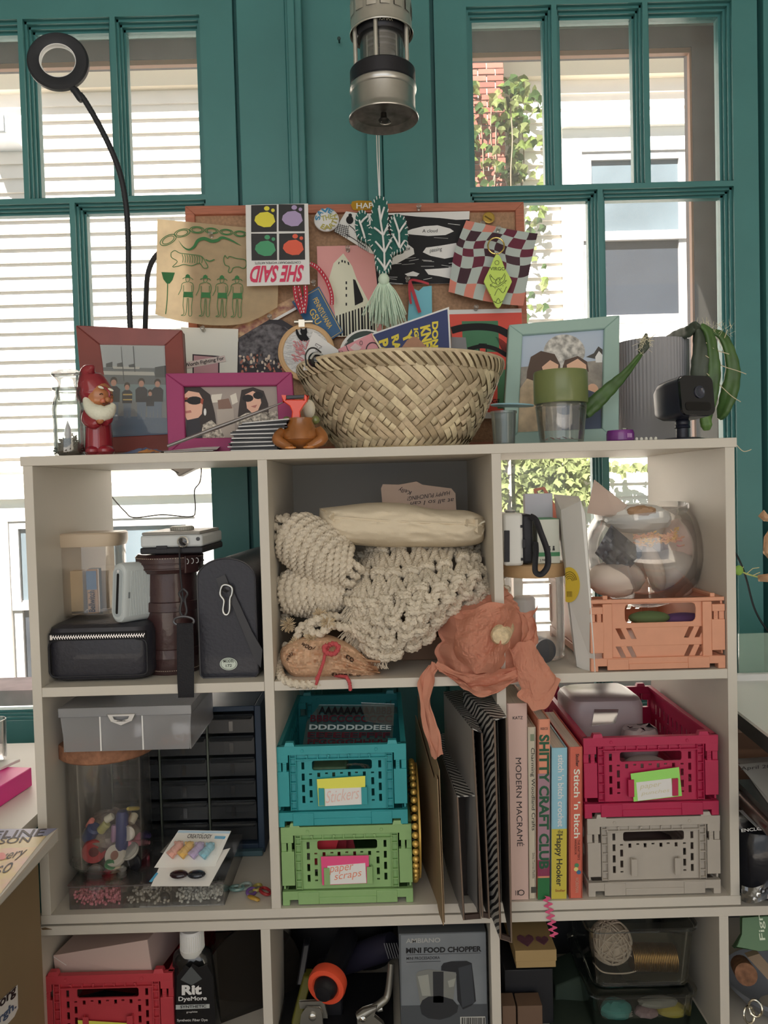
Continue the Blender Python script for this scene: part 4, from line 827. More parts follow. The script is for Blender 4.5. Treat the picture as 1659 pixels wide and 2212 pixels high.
STR = [P(h, r=.55, var=.12, vs=160, gain=1.75) for h in ('ab9b82', '95866e', 'bcad90', 'a1947a')]
def over(i, j):                                      # True when the rising strip lies on top at cell (i, j)
    a, b = i-j, i+j
    if b < 4 or b > 13: k = b
    else: k = b+2*abs(((a+2) % 22)-11)
    return (k//2) % 2 == 0 if (b < 4 or b > 13) else (k % 6) < 3
def strip_mesh(m, c0, c1, rising):
    n = max(2, int(abs(c1[1]-c0[1])+1)); rows = []; w_ = .88
    for s_ in range(2*n+1):
        t = -.02+1.04*s_/(2*n); a = c0[0]+(c1[0]-c0[0])*t; b = c0[1]+(c1[1]-c0[1])*t
        da, db = (-.5, .5) if rising else (.5, .5); lift = 0.0002+.0017*min(1, 3.2*t, 3.2*(1-t)) if 0 < t < 1 else -.0006
        rows.append([BS(a+da*k*w_, b+db*k*w_, lift-(.0007 if abs(k) == 1 else 0)) for k in (-1, 0, 1)])
    b0 = len(m.v); m.v += [p for r_ in rows for p in r_]
    for s_ in range(2*n):
        for k in (0, 1): m.f.append((b0+s_*3+k, b0+s_*3+k+1, b0+s_*3+k+4, b0+s_*3+k+3))
rest = [M() for _ in STR]; cand = []
for rising in (True, False):
    for line in range(-200, 200):
        run = None
        for st in range(-200, 200):
            i, j = (st, line) if rising else (line, st); a, b = i-j, i+j; ok = 0 <= b <= NB-3 and 0 <= a < KA
            on = ok and (over(i, j) == rising)
            if on and run is None: run = (a, b)
            if run is not None and not on:
                pi_, pj = (st-1, line) if rising else (line, st-1); e = (pi_-pj, pi_+pj); sg = 1 if rising else -1
                c0 = (run[0]-.5*sg, run[1]-.5); c1 = (e[0]+.5*sg, e[1]+.5)
                mid = BS((c0[0]+c1[0])/2, (c0[1]+c1[1])/2); cand.append(((mid-Vector((BX, BY, mid.z))).normalized().y, c0, c1, rising)); run = None
cand.sort(key=lambda c: c[0])
for n_, (ny, c0, c1, ri) in enumerate(cand):
    k = random.randrange(4)
    if n_ < 285: q = M(); strip_mesh(q, c0, c1, ri); add('palm_strip', q, STR[k], bt, sharp=1.2)
    else: strip_mesh(rest[k], c0, c1, ri)
for k in range(4): tag(add('palm_strips', rest[k], STR[k], bt, sharp=1.2), kind='stuff')
# slanted strips lashing the rim
rw = [M() for _ in STR]
for n_ in range(72):
    a0 = KA*n_/72; q = M(); rows = []
    for s_ in range(8):
        t = s_/7; rows.append([BS(a0-2.6*t+k*.50, NB-2.6+2.8*t, .0008+.0030*sin(pi*min(1, t*.75+.12))-(.0006 if k else 0)+(-.004*(t-.85) if t > .85 else 0)) for k in (-1, 0, 1)])
    q.v = [p for r_ in rows for p in r_]
    for s_ in range(7):
        for k in (0, 1): q.f.append((s_*3+k, s_*3+k+1, s_*3+k+4, s_*3+k+3))
    kk = random.randrange(4); th = 2*pi*(a0+1)/KA
    if sin(th) < -.05: add('rim_strip', q, STR[kk], bt, sharp=1.2)
    else: rw[kk].join(q)
for k in range(4): tag(add('rim_strips', rw[k], STR[k], bt, sharp=1.2), kind='stuff')
add('rim_core', M().tube([BS(KA*i/72, NB, -.001) for i in range(72)], .0028, 8, True), STR[0], bt)
def leaner(name, label, cat, pts, y, lean, h, t=.0008, **k):   # card standing in the basket; photo pixels on a leaning plane
    pl = Plane((0, y, ZT+.12), (0, -1, lean)); o = one(name, M().plate(pts, [], lambda u, v, d: pl(u, v, -d), t), P(h, r=k.get('r', .6), var=k.get('var', 0), vs=60), label, cat, None, sharp=None); return o, pl
o, pl = leaner('blue_poster', 'navy card with white edge and yellow letters, leaning in the basket', 'card', [(764, 734), (970, 663), (976, 790), (766, 800)], .150, .15, 'bcbcbc')
prt(o, 'navy_print', pl, P('25305c', r=.5, gain=1.7), [[(766, 737), (966.5, 668), (972.5, 789), (768, 799)]], .0004)
YEL = P('c9a53a', r=.6)
for s_, a, b, c in (("DON'T", (933, 696), (933, 773), (947, 694)), ('KNEW', (907, 707), (916, 780), (929, 701)), ('IGN', (893, 710), (897, 744), (903, 709)), ('Y', (868, 721), (873, 746), (889, 711)), ('RA', (845, 728), (850, 762), (861, 721)), ('PA', (818, 737), (822, 775), (838, 730))):
    letters(o, s_, pl, YEL, a, b, c, .0008, bold=.05)
o, pl = leaner('grey_card', 'plain grey card standing at the basket\'s back right', 'card', [(975, 728), (1006, 729), (1014, 800), (975, 800)], .175, .15, '68676a')
o, pl = leaner('round_sticker', 'round white sticker with a dark band, behind the pink wrapper in the basket', 'sticker', circ(790, 765, 57, 54, 36), .165, .12, 'b4b4b0')
prt(o, 'dark_band', pl, P('32403c', gain=1.2), [[(790+r_*cos(a), 765+r_*sin(a)) for r_, rng in ((50, range(0, 21)), (36, range(20, -1, -1))) for a in [pi*1.02+pi*.9*i/20 for i in rng]]], .0005)
letters(o, 'THE', pl, P('c0c0b8'), (744, 751), (751, 738), (741, 746), .0008, bold=.02)
o, pl = leaner('paper_cone', 'folded white paper with an outlined letter at the basket\'s left', 'paper', [(676, 716), (731, 756), (731, 800), (655, 800), (660, 760)], .07, .1, 'a8a8a8')
m = M(); stroke(m, pl, [(683, 742), (695, 749), (693, 752), (690, 751), (686, 760), (682, 758), (686, 749), (681, 746), (683, 742)], 1, .0005); add('outlined_letter', m, P('5c4a52', gain=1), o, sharp=None)
pw = thing('pink_wrapper', 'pink patterned paper packet poking out of the basket', 'packet', U(770, 790, .075))
pl = Plane((0, .075, ZT+.12), (0, -1, .1))
add('packet', M().plate([(706, 767), (724, 759), (803, 721), (832, 764), (834, 800), (706, 800)], [], lambda u, v, k: pl(u, v, -k), .006), P('a9747a', r=.5), pw, bev=.001)
m = M(); stroke(m, pl, [(747, 744), (752, 757), (760, 762), (768, 775)], 1.6, .0006, 4); stroke(m, pl, circ(805, 756, 14, 16, 18, 2.2)[:13], 2.4, .0006); stroke(m, pl, circ(780, 741, 3, 4.5, 12)+[(783, 741)], 1, .0006)
for i in range(70): x, y = uu(724, 743), uu(757, 772); stroke(m, pl, [(x, y), (x+uu(-2, 2), y+uu(1, 2.5))], 1, .0006)
add('dark_print', m, P('33222c', gain=1), pw, sharp=None)
m = M()
for i in range(8): stroke(m, pl, [(757+i*1.8, 752-i*1.2+i*2.4), (768+i*1.8, 742-i*1.2+i*2.4)], 1.2, .0006)
add('striped_print', m, P('c9bcb0'), pw, sharp=None); add('open_flap', M().slab([pl(803, 721, .001), pl(832, 764, .001), pl(826, 764, .001), pl(806, 730, .001)], pl.n*.003), P('c0a88e'), pw)
o, pl = leaner('brown_envelope', 'rounded brown envelope corner just above the basket rim', 'envelope', [(858, 766), (864, 756), (880, 734), (893, 727), (902, 729), (925, 753), (932, 800), (858, 800)], .06, .1, '86634e', t=.003, var=.08)
one('green_bottle_top', M().ell(U(838, 766, .07), .010, .006, .006, 16), P('38503e', r=.4), 'small dark green lid edge beside the brown envelope', 'lid')
cl = thing('black_clip', 'glossy black clip with a thin wire loop at the basket\'s left rim', 'clip', U(685, 778, .05))
add('body', M().ell(U(684, 778, .05), .012, .010, .011, 18, Matrix.Rotation(.5, 3, 'Y')), P('1a1a1c', r=.15, gain=1, coat=.5), cl); add('wire_loop', M().tube(spline([U(662, 790, .05), U(660, 768, .05), U(668, 754, .05), U(680, 752, .05), U(694, 762, .05)], 6), .0011, 8), P('2a2a2a', r=.3, gain=1), cl)
add('grey_edge', M().tube(spline([U(671, 775, .042), U(680, 764, .040), U(694, 766, .041), U(702, 778, .044)], 5), .0018, 8), P('7c7c78', r=.3), cl)
# ---------------------------------------------------------------- right end of the shelf top
cy = .03; s = S(cy); cb_ = onz(1090, cy)
cu = thing('plastic_cup', 'small frosted plastic cup with a pale blue lid, right of the basket', 'cup', cb_)
q = M(); q.cap = False; q.lathe([(22*s, .001), (23*s, .0), (26.5*s, 66*s), (28.5*s, 67*s), (28.5*s, 72*s), (26*s, 72*s), (25.5*s, 66*s), (22*s, .002), (0, .002)], c=cb_, n=32)
add('cup_body', q, clear('e8eeee', gloss=.05, rough=.2, haze=.35, hz='9aa2a2'), cu)
lc = U(1106, 876, cy+.005); add('lid', M().lathe([(0, -.0007), (46*s, -.0007), (47*s, 0), (46*s, .0012), (0, .0012)], c=lc, n=36, mat=Matrix.Rotation(.05, 4, 'Y') @ Matrix.Rotation(.03, 4, 'X')), P('6d8c98', r=.4), cu)
oy = .045; s = S(oy); ob = onz(1214, oy); oj = thing('lidded_jar', 'clear jar with an olive green lid in front of the mint frame', 'jar', ob)
q = M(); q.cap = False; q.lathe([(0, .001), (45*s, .001), (47*s, .003), (54*s, 74*s), (55*s, 80*s), (51*s, 88*s), (49.5*s, 88*s), (52.5*s, 78*s), (45*s, .005), (0, .004)], c=ob, n=48); add('jar_body', q, GLASS, oj)
lm = M().lathe([(0, 86*s), (56*s, 86*s), (57.5*s, 89*s), (57.5*s, 150*s), (55.5*s, 155*s), (0, 156*s)], c=ob, n=48); add('lid', lm, P('5f6840', r=.32, gain=1.7, coat=.2), oj)
for i, (dx, dy, h, lab) in enumerate(((-.010, -.012, '8c3c40', 'dark red'), (-.002, -.014, 'b08c88', 'pale pink'), (.008, -.010, '7a2c30', 'deep red'), (-.016, -.004, 'a05050', 'rose red'))):
    one('paper_scrap', M().grid(4, 3, lambda a, b: ob+Vector((dx+(a-.5)*.012, dy+(b-.5)*.009, .0055+.003*sin(pi*a)*(.5+.5*(i % 2))))), P(h, r=.6), lab+' scrap lying in the bottom of the olive lidded jar', 'scrap', 'scraps in the olive lidded jar', sharp=None)
ty = .04; s = S(ty); tb = onz(1341, ty); tn = thing('purple_tin', 'small glossy purple lidded tin lying at the shelf edge', 'tin', tb)
add('body', M().lathe([(0, 0), (26*s, 0), (29.5*s, 4*s), (29.5*s, 18*s), (27*s, 25*s), (0, 26*s)], c=tb, n=36), P('5a2466', r=.22, gain=2.0, coat=.4), tn); add('stud', M().ell(tb+Vector((.005, -.002, 27*s)), .004, .003, .002, 12), P('b8b8b4', r=.2, metal=.9), tn)
m = M()
for i in range(4): m.tube([tb+Vector((29.9*s*sin(.25+.11*i), -29.9*s*cos(.25+.11*i), 8*s)), tb+Vector((29.9*s*sin(.25+.11*i), -29.9*s*cos(.25+.11*i), 17*s))], .0005, 4)
add('label_print', m, P('b090b4'), tn)
bd = thing('bead_row', 'short row of five pale beads beside the purple tin', 'beads', onz(1397, .03))
for i in range(5): add('bead', M().ell(onz(1376+i*10.3, .03)+Vector((0, 0, .0028)), .0022, .0022, .0026, 10), P('bcb8ac', r=.3), bd)
# small black camera on a ball stand
ky = .06; kc = U(1474, 864, ky); cm = thing('security_camera', 'small black cube camera on a round stand at the shelf\'s right end', 'camera', onz(1474, ky)); BLK = P('1c1e2c', r=.35, gain=1.3)
Rk = Matrix.Rotation(.34, 3, 'Z') @ Matrix.Rotation(-.10, 3, 'X')
q = M().plate(rrect(-.024, -.0235, .024, .0235, .008, 5), [], lambda u, v, d: (u, -.026+d, v), .004); bq = M()
pr = [rrect(-.0245*k, -.024*k, .0245*k, .024*k, .008*k, 5) for k in (1, 1, .96, .72)]; yy = [-.022, 0, .016, .030]
for ring, y_ in zip(pr, yy): bq.v += [Vector((a, y_, b)) for a, b in ring]
n = len(pr[0])
for k in range(3): bq.f += [(k*n+i, k*n+(i+1) % n, (k+1)*n+(i+1) % n, (k+1)*n+i) for i in range(n)]
bq.f += [tuple(range(n)), tuple(reversed(range(3*n, 4*n)))]
T = Matrix.Translation(kc) @ Rk.to_4x4() @ Matrix.Scale(1.12, 4)
add('housing', bq.xf(T), BLK, cm); add('face', q.xf(T), P('14151c', r=.12, gain=1.2, coat=.5), cm, bev=.0008)
add('lens', M().lathe([(.0075, 0), (.0075, .0012), (.006, .0016), (.0045, .0006), (0, .0004)], n=24, mat=T @ Matrix.Translation((.003, -.026, .004)) @ Matrix.Rotation(pi/2, 4, 'X')), P('2c3040', r=.1, gain=1.2, coat=.8), cm)
add('sensor_window', M().plate(rrect(-.019, -.018, .018, -.008, .004, 4), [], lambda u, v, d: (u, -.0266+d, v), .001).xf(T), P('0c0c10', r=.08, gain=1), cm)
sb_ = onz(1475, ky); hz = kc.z-ZT
add('ball_joint', M().ell(sb_+Vector((0, 0, hz-.031)), .0095, .0095, .0085, 18), BLK, cm); add('stem', M().lathe([(.0085, .004), (.0085, .017), (.0105, .018), (.0085, .024), (.006, .026)], c=sb_, n=24), BLK, cm)
add('foot', M().lathe([(0, 0), (.029, 0), (.029, .0025), (.020, .0045), (0, .005)], c=sb_, n=36), BLK, cm)
# ribbed planter with a trailing cactus
py_ = .205; s = S(py_); pb = onz(1411, py_); PR0 = 76*s; PH = U(1411, 727, py_-PR0).z-ZT
pc = thing('potted_cactus', 'grey ribbed planter with a trailing climbing cactus, before the right window', 'potted plant', pb)
nr = 62; q = M(); q.cap = False
def ribr(i, z): 
    k = 1 if z > .052 else max(0, (z-.036)/.016); return PR0*(1-.012*k*(1 if i % 4 in (2, 3) else 0))
zs = [0.0, .003, .03, .036, .044, .052, .06, .10, PH-.004, PH]
for z in zs: q.v += [pb+Vector(((ribr(i, z)-(.002 if z in (0.0,) else 0))*cos(2*pi*i/(4*nr)), (ribr(i, z)-(.002 if z == 0 else 0))*sin(2*pi*i/(4*nr)), z)) for i in range(4*nr)]
n = 4*nr
for j in range(len(zs)-1): q.f += [(j*n+i, j*n+(i+1) % n, (j+1)*n+(i+1) % n, (j+1)*n+i) for i in range(n)]
add('planter', q.lathe([(PR0*.985, PH), (PR0*.94, PH), (PR0*.93, PH-.03), (0, PH-.03)], c=pb, n=62), P('7e7e82', r=.7, gain=1.8), pc, sharp=.35)
add('soil', M().ell(pb+Vector((0, 0, PH-.026)), PR0*.93, PR0*.93, .008, 24), P('3a2c22', r=.95, gain=1, bump=1, bs=300), pc)
CG = P('3e5a2e', r=.4, gain=1.5, var=.25, vs=40, sss=.15); CG2 = P('55763a', r=.4, gain=1.5, var=.2, vs=40, sss=.15); CG3 = P('3a4238', r=.5, gain=1.5, var=.2, vs=40)
def stem(pts, ws, y, mat, lob=3, name='stem'):
    k = spline([(a, b, c if len(pts[0]) > 2 else 0) for a, b, *r_ in pts for c in [r_[0] if r_ else 0]], 10); path = [U(p.x, p.y, y+p.z) for p in k]; rr = rad(ws, 10); rr = [r_*.80*S(y)*(1+.08*abs(sin(i*.55))) for i, r_ in enumerate(rr)]
    return add(name, M().tube(path, rr, 18, lobes=lob, pitch=.6, amp=.24), mat, pc, sharp=1.0)
stem([(1440, 738, .0), (1462, 728, -.02), (1490, 716, -.05), (1502, 703, -.06), (1508, 708, -.065)], [11, 14, 13, 9, 7], py_, CG3)
stem([(1505, 703), (1512, 735), (1511, 780), (1508, 820), (1502, 840)], [9, 19, 21, 18, 8], .15, CG3)
stem([(1512, 703), (1528, 720), (1538, 765), (1541, 805), (1535, 860), (1528, 905), (1527, 925)], [6, 12, 13, 15, 17, 12, 2], .145, CG)
stem([(1532, 716), (1556, 726), (1572, 755), (1582, 800), (1576, 850), (1563, 890), (1553, 905)], [6, 11, 13, 16, 20, 16, 4], .16, CG)
stem([(1516, 815), (1520, 860), (1521, 895), (1525, 918), (1526, 930)], [8, 14, 12, 13, 6], .12, CG2)
stem([(1262, 895), (1285, 872), (1318, 838), (1350, 806), (1385, 763)], [17, 19, 15, 10, 5], .075, CG)
stem([(1384, 764), (1391, 748), (1396, 720)], [6, 13, 2], .075, CG3)
m = M()
for pts in ([(1525, 740), (1545, 755), (1575, 765)], [(1524, 768), (1560, 790), (1590, 800), (1612, 808)], [(1525, 805), (1555, 832), (1580, 855), (1600, 868)], [(1565, 730), (1572, 712)], [(1400, 735), (1416, 722)], [(1590, 960), (1606, 975), (1623, 971)], [(1300, 862), (1298, 872)]):
    m.tube(spline([U(a, b, .14) for a, b in pts], 5), .0006, 5)
add('aerial_root', m, P('a89e88', r=.8), pc)
m = M()
for _ in range(60):
    x, y = 1391+g(0, 5), uu(722, 758); a = uu(0, 2*pi); p = U(x, y, .072); m.tube([p, p+Vector((cos(a)*.011, -.003, sin(a)*.011))], .00022, 3)
for _ in range(46):
    x, y = uu(1500, 1585), uu(700, 730); a = uu(.3, 2.6); p = U(x, y, .15); m.tube([p, p+Vector((cos(a)*.01, -.002, sin(a)*.01))], .00022, 3)
tag(add('spines', m, P('b8ae98', r=.8), pc), kind='stuff')
# ---------------------------------------------------------------- ring lamp behind the frames, lantern hanging in front
ry = .225; s = S(ry); RB = P('22242a', r=.5, gain=1.2); rl = thing('ring_lamp', 'black gooseneck ring lamp rising behind the wooden frame, ring at top left', 'lamp', onz(298, ry))
add('base', M().lathe([(0, 0), (.045, 0), (.045, .008), (.02, .014), (.012, .03), (.012, .05)], c=onz(298, ry), n=32), RB, rl)
def gneck(pts, name):
    path = even(spline([U(a, b, ry) for a, b in pts], 12), .0028); rr = [.0042+.0004*(i % 2) for i in range(len(path))]; return add(name, M().tube(path, rr, 10), RB, rl, sharp=1.2)
b0 = onz(298, ry)+Vector((0, 0, .03))
p2 = spline([b0-Vector((.006, 0, 0)), U(286, 760, ry), U(281, 700, ry), U(278, 600, ry), U(277, 520, ry), U(273, 450, ry), U(262, 385, ry), U(243, 330, ry), U(215, 272, ry), U(185, 220, ry), U(172, 203, ry)], 12)
add('gooseneck', M().tube(even(p2, .0026), [.0042+.0004*(i % 2) for i in range(len(even(p2, .0026)))], 10), RB, rl, sharp=1.2)
p3 = spline([b0+Vector((.006, 0, 0)), U(312, 780, ry+.03), U(314, 700, ry+.08), U(316, 640, ry+.115), U(319, 595, ry+.130), U(330, 563, ry+.137), U(348, 543, ry+.140), U(372, 534, ry+.142), U(392, 532, ry+.142)], 12)
add('gooseneck', M().tube(even(p3, .0026), [.0042+.0004*(i % 2) for i in range(len(even(p3, .0026)))], 10), RB, rl, sharp=1.2)
hc = U(126, 134, ry); Rr = Matrix.Translation(hc) @ Matrix.Rotation(.12, 4, 'Z') @ Matrix.Rotation(pi/2-.10, 4, 'X') @ Matrix.Rotation(.0, 4, 'Z')
ro, ri = 63*s, 36*s
q = M(); q.cap = False; add('ring_head', q.lathe([(ri+.001, .0045), (ri+.003, .0055), (ro-.003, .0055), (ro, .003), (ro, -.003), (ro-.002, -.0045)], n=64, mat=Rr), RB, rl)
q = M(); q.cap = False; add('diffuser', q.lathe([(ro-.002, -.0045), (ri, -.005), (ri-.001, .0), (ri, .0042), (ri+.001, .0045)], n=64, mat=Rr), P('cfcac4', r=.5), rl)
add('neck_joint', M().tube([U(156, 192, ry), U(163, 196, ry), U(174, 213, ry), U(177, 218, ry)], [.005, .006, .0058, .0045], 14), RB, rl)
# miner's safety lantern
ly = .11; s = S(ly); lb = U(829, 258, ly); ln = thing('miners_lantern', 'old steel miner\'s safety lantern hanging above the cork board', 'lantern', lb)
STEEL = P('8e8d8a', r=.28, metal=.9, gain=1.9, var=.15, vs=25); ST2 = P('a09d96', r=.38, metal=.7, gain=1.7, var=.1, vs=25); DKM = P('24242a', r=.35, gain=1.2, metal=.3)
L = lambda prof, n=64: M().lathe([(r_*s, (258-p)*s) for r_, p in prof], c=lb, n=n)
nocap = lambda prof, n=64: (lambda q: (setattr(q, 'cap', False), q.lathe([(r_*s, (258-p)*s) for r_, p in prof], c=lb, n=n))[1])(M())
add('oil_tank', nocap([(73.5, 259), (74.5, 257), (73.5, 254), (69, 247), (68, 242), (68, 206), (70, 204), (71.5, 199), (71, 193), (68, 190), (60, 189), (0, 188)]), STEEL, ln)
add('underside', nocap([(73, 259), (70, 255), (62, 246), (40, 243), (0, 243)]), P('6a6865', r=.4, metal=.6, gain=1.5, var=.5, vs=45), ln)
add('collar', L([(0, 190), (68, 190), (69.5, 188), (69.5, 161), (67, 158), (44, 158), (0, 157)]), DKM, ln)
add('glass_chimney', nocap([(46.5, 159), (46.5, 66), (44, 66), (44, 158)]), clear('f2f6fa', gloss=.10, haze=.05), ln)
for k, p in enumerate((118, 106, 94, 82)): add('wick_guard', L([(40, p+3), (42, p), (40, p-3), (30, p-5)], 40), P('55555c', r=.25, metal=.6, gain=1.4), ln)
add('burner', L([(0, 128), (20, 128), (28, 122), (30, 80), (0, 78)], 32), P('3a3a40', r=.4, gain=1.2), ln)
add('inner_cap', L([(52, 92), (54, 89), (54, 62), (50, 58), (0, 57)]), DKM, ln)
letters3(ln, 'MOHAX', lambda u, v: lb+Vector((54.6*s*sin(-.18+.62*u), -54.6*s*cos(-.18+.62*u), (258-82+v*9)*s)), P('b8b4a4', r=.5))
for a in (-pi/2-.22, -pi/2+1.05+.0, -pi/2-1.25, pi/2-.4, pi/2+.5): add('pillar', M().tube([lb+Vector((59*s*cos(a), 59*s*sin(a), (258-p)*s)) for p in (162, 120, 70)], 4.6*s, 14), ST2, ln)
add('crown', nocap([(67, 84), (67.5, 82), (66, 79), (64.5, 76), (64.5, -110), (40, -130), (39, -128), (62, -108), (62, 78), (60, 80)]), ST2, ln)
for k in range(14):
    a = -pi/2+.13+2*pi*k/14
    for zz in (40, -18):
        q = M().grid(4, 2, lambda u, v: lb+Vector(((64.9+1.6*(1-u))*s*cos(a+.30*(u-.5)), (64.9+1.6*(1-u))*s*sin(a+.30*(u-.5)), (258-zz-14+28*v)*s))); add('vent_flap', q, ST2, ln, sharp=.3)
        add('vent_slot', M().grid(1, 1, lambda u, v: lb+Vector(((64.8)*s*cos(a-.175+.03*u), (64.8)*s*sin(a-.175+.03*u), (258-zz-14+28*v)*s))), P('15130f', gain=1), ln)
add('bolt', M().lathe([(10*s, 0), (12*s, 3*s), (7*s, 8*s), (6*s, 18*s), (0, 19*s)], c=lb+Vector((0, -.002, -6*s)), n=20), P('33312e', r=.4, metal=.6, gain=1.4), ln)
rcn = lb+Vector((.002, -.004, -9*s)); add('hook_ring', M().tube([rcn+Vector((11*s*cos(t), 5*s*sin(t), 8*s*sin(t)*.8)) for t in [2*pi*i/24 for i in range(24)]], 1.6*s, 8, True), P('8c8a86', r=.25, metal=.9), ln)
add('hanger', M().tube([lb+Vector((0, 0, (258+128)*s)), Vector((lb.x, lb.y, 2.75))], .0025, 8), P('4a4a4a', gain=1, metal=.6), ln)
# ---------------------------------------------------------------- folding crates
def crate(name, label, T, w, d, h, mat, style='slot', clips=True):
    """crate in its own frame: x 0..w, y 0 (front)..d, z 0..h"""
    t = thing(name, label, 'crate', T @ Vector((w/2, d/2, 0))); R4 = lambda a, b, c, e: [(a, c), (b, c), (b, e), (a, e)]
    X_ = lambda u: u*w; Zv = lambda v: h*(1-v)       # u across, v down the front as fractions
    def rc(u0, v0, u1, v1): return R4(X_(u0), X_(u1), Zv(v1), Zv(v0))
    def put(n_, m, bev=.0007, mt=None): return add(n_, m.xf(T), mt or mat, t, bev=bev)
    px = .0009
    # front panel with its openings
    def face(y, th, sgn=1):
        m = M(); holes = []
        if style == 'slot':
            holes.append([(p[0], p[1]) for p in rrect(X_(.275), Zv(.315), X_(.735), Zv(.195), .003, 3)])
            for u, vs in ((.205, ((.21, .30), (.35, .44), (.49, .585), (.63, .72))), (.262, ((.35, .37), (.42, .51), (.56, .65), (.695, .715)))):
                for a, b in vs:
                    holes.append(rc(u-.011, a, u+.011, b)); holes.append(rc(1-u-.011, a, 1-u+.011, b))
            for i, u in enumerate((.325, .385, .44, .5, .56, .615, .675)): holes.append(rc(u-.011, .345, u+.011, .365 if i % 2 else .40))
            m.plate(rc(.145, .02, .855, .81), holes, lambda a, b, e: (a, y+e*sgn, b), th)
        else:
            holes.append([(p[0], p[1]) for p in rrect(X_(.265), Zv(.34), X_(.79), Zv(.075), .006, 3)])
            for u, s_ in ((.225, 1), (.305, 1), (.745, -1), (.825, -1)):
                for v in (.41, .665):
                    k = .028*s_; holes.append([(X_(u-.018-k*.5), Zv(v)), (X_(u-.018+k*.9), Zv(v+.155)), (X_(u+.018+k*.9), Zv(v+.155)), (X_(u+.018-k*.5), Zv(v))])
            m.plate(rc(.165, .0, .885, .84), holes, lambda a, b, e: (a, y+e*sgn, b), th)
        return m
    put('front_panel', face(.004, .0022)); put('back_panel', face(d-.004, .0022, -1))
    # rim, ribs and posts of the two ends
    for y0, y1, n_ in ((0.0, .006, 'front_rim'), (d-.006, d, 'back_rim')):
        m = M()
        if style == 'slot':
            m.box(X_(.0), X_(1), y0, y1+.002, Zv(.105), Zv(.0)); m.box(X_(.145), X_(.855), y0, y1, Zv(.175), Zv(.16))
            for u in (.15, .24, .32, .40, .48, .56, .64, .72, .845): m.box(X_(u-.005), X_(u+.005), y0+.0015, y1, Zv(.165), Zv(.10))
            for u in (.235, .405, .56, .715): m.lathe([(.0017, 0), (.0017, .0012), (0, .0014)], c=(X_(u), y0+.001, Zv(.125)), n=8, mat=Matrix.Rotation(pi/2, 4, 'X'))
            for u in (.205, .77): m.lathe([(.0022, 0), (.0022, .001), (.0016, .0012), (.0014, .0008), (0, .0008)], c=(X_(u), y0+.0002, Zv(.055)), n=12, mat=Matrix.Rotation(pi/2, 4, 'X'))
            for u in (.068, .855): m.hexa([(X_(u), y0, h), (X_(u+.078), y0, h), (X_(u+.070), y0+.001, h+.005), (X_(u+.010), y0+.001, h+.005)], [(X_(u), y1+.004, h), (X_(u+.078), y1+.004, h), (X_(u+.070), y1+.003, h+.005), (X_(u+.010), y1+.003, h+.005)])
        else:
            m.box(X_(0), X_(1), y0+.001, y1+.002, Zv(.055), Zv(.0))
            for u in (.10, .895): m.box(X_(u), X_(u+.035), y0+.002, y1, h, h+.005)
        put(n_, m)
    for y0, y1 in ((.0, .008), (d-.008, d)):
        for sx in (0, 1):
            q = lambda a, b, c, e, ya=y0, yb=y1: M().box(*(sorted((X_(a if not sx else 1-a), X_(b if not sx else 1-b)))), ya, yb, Zv(e), Zv(c))
            m = q(.0, .095, .10, .20); m.join(q(.0, .10, .31, .745)); m.join(q(.0, .04, .19, .32, y0+.002, y1))
            if style == 'slot':
                m.join(q(.105, .112, .1, .80)).join(q(.15, .157, .1, .80))
                for v in (.14, .23, .335, .45, .57, .69, .785): m.join(q(.105, .155, v, v+.014, y0+.001, y1-.001))
                m.join(q(.105, .155, .1, .8, y0+.005, y1-.001))
            else: m.join(q(.095, .165, .06, .84, y0+.001, y1))
            put('corner_post', m)
            if y0 == 0:
                lm = q(.052, .082, .195, .325, .0005, .004)
                for v in (.215, .245, .275): lm.join(q(.055, .075, v, v+.014, -.0003, .001))
                put('latch', lm, .0003)
    # sides
    for sx in (0, 1):
        m = M(); holes = []
        if style == 'slot':
            for i in range(12):
                for a, b in ((.22, .36), (.44, .58)): y = d*(.10+.07*i); holes.append([(y, Zv(b)), (y+.007, Zv(b)), (y+.007, Zv(a)), (y, Zv(a))])
        m.plate([(.004, Zv(.80)), (d-.004, Zv(.80)), (d-.004, h*.97), (.004, h*.97)], holes, lambda a, b, e: ((.002+e) if not sx else (w-.002-e), a, b), .002)
        m.box(0 if not sx else w-.007, .007 if not sx else w, .004, d-.004, h*.955, h); put('side_panel', m)
    # base with feet
    m = M(); m.box(0, w, 0, .007, Zv(.93), Zv(.82)); m.box(0, w, d-.007, d, Zv(.93), Zv(.82)); m.box(0, .007, .007, d-.007, Zv(.93), Zv(.82)); m.box(w-.007, w, .007, d-.007, Zv(.93), Zv(.82)); m.box(.004, w-.004, .004, d-.004, Zv(.925), Zv(.90))
    for a, b in ((0, .055), (.945, 1)):
        for y0, y1 in ((0, .012), (d-.012, d)): m.box(X_(a), X_(b), y0, y1, 0, Zv(.92))
    m.box(X_(.16), X_(.84), .001, .006, Zv(.985), Zv(.925)); m.box(X_(.12), X_(.28), -.0012, .001, Zv(.985), Zv(.83)); m.box(X_(.72), X_(.88), -.0012, .001, Zv(.985), Zv(.83)); m.box(X_(.28), X_(.72), -.0012, .001, Zv(.985), Zv(.90))
    put('base', m)
    if clips and style == 'slot':
        for u in (.345, .672): put('label_clip', M().box(X_(u-.022), X_(u+.022), -.0026, -.0012, Zv(.735), Zv(.52)).join(M().box(X_(u-.022 if u < .5 else u+.010), X_(u-.010 if u < .5 else u+.022), -.0012, .004, Zv(.735), Zv(.52))), .0003)
    return t
def crate_T(px0, py, px1, y, z, w):                  # stand a crate so that its front spans px0..px1 at height z
    a = U(px0, py, y); b = U(px1, py, y); return Matrix.Translation((a.x, y, z)), b.x-a.x
CH_ = .1065
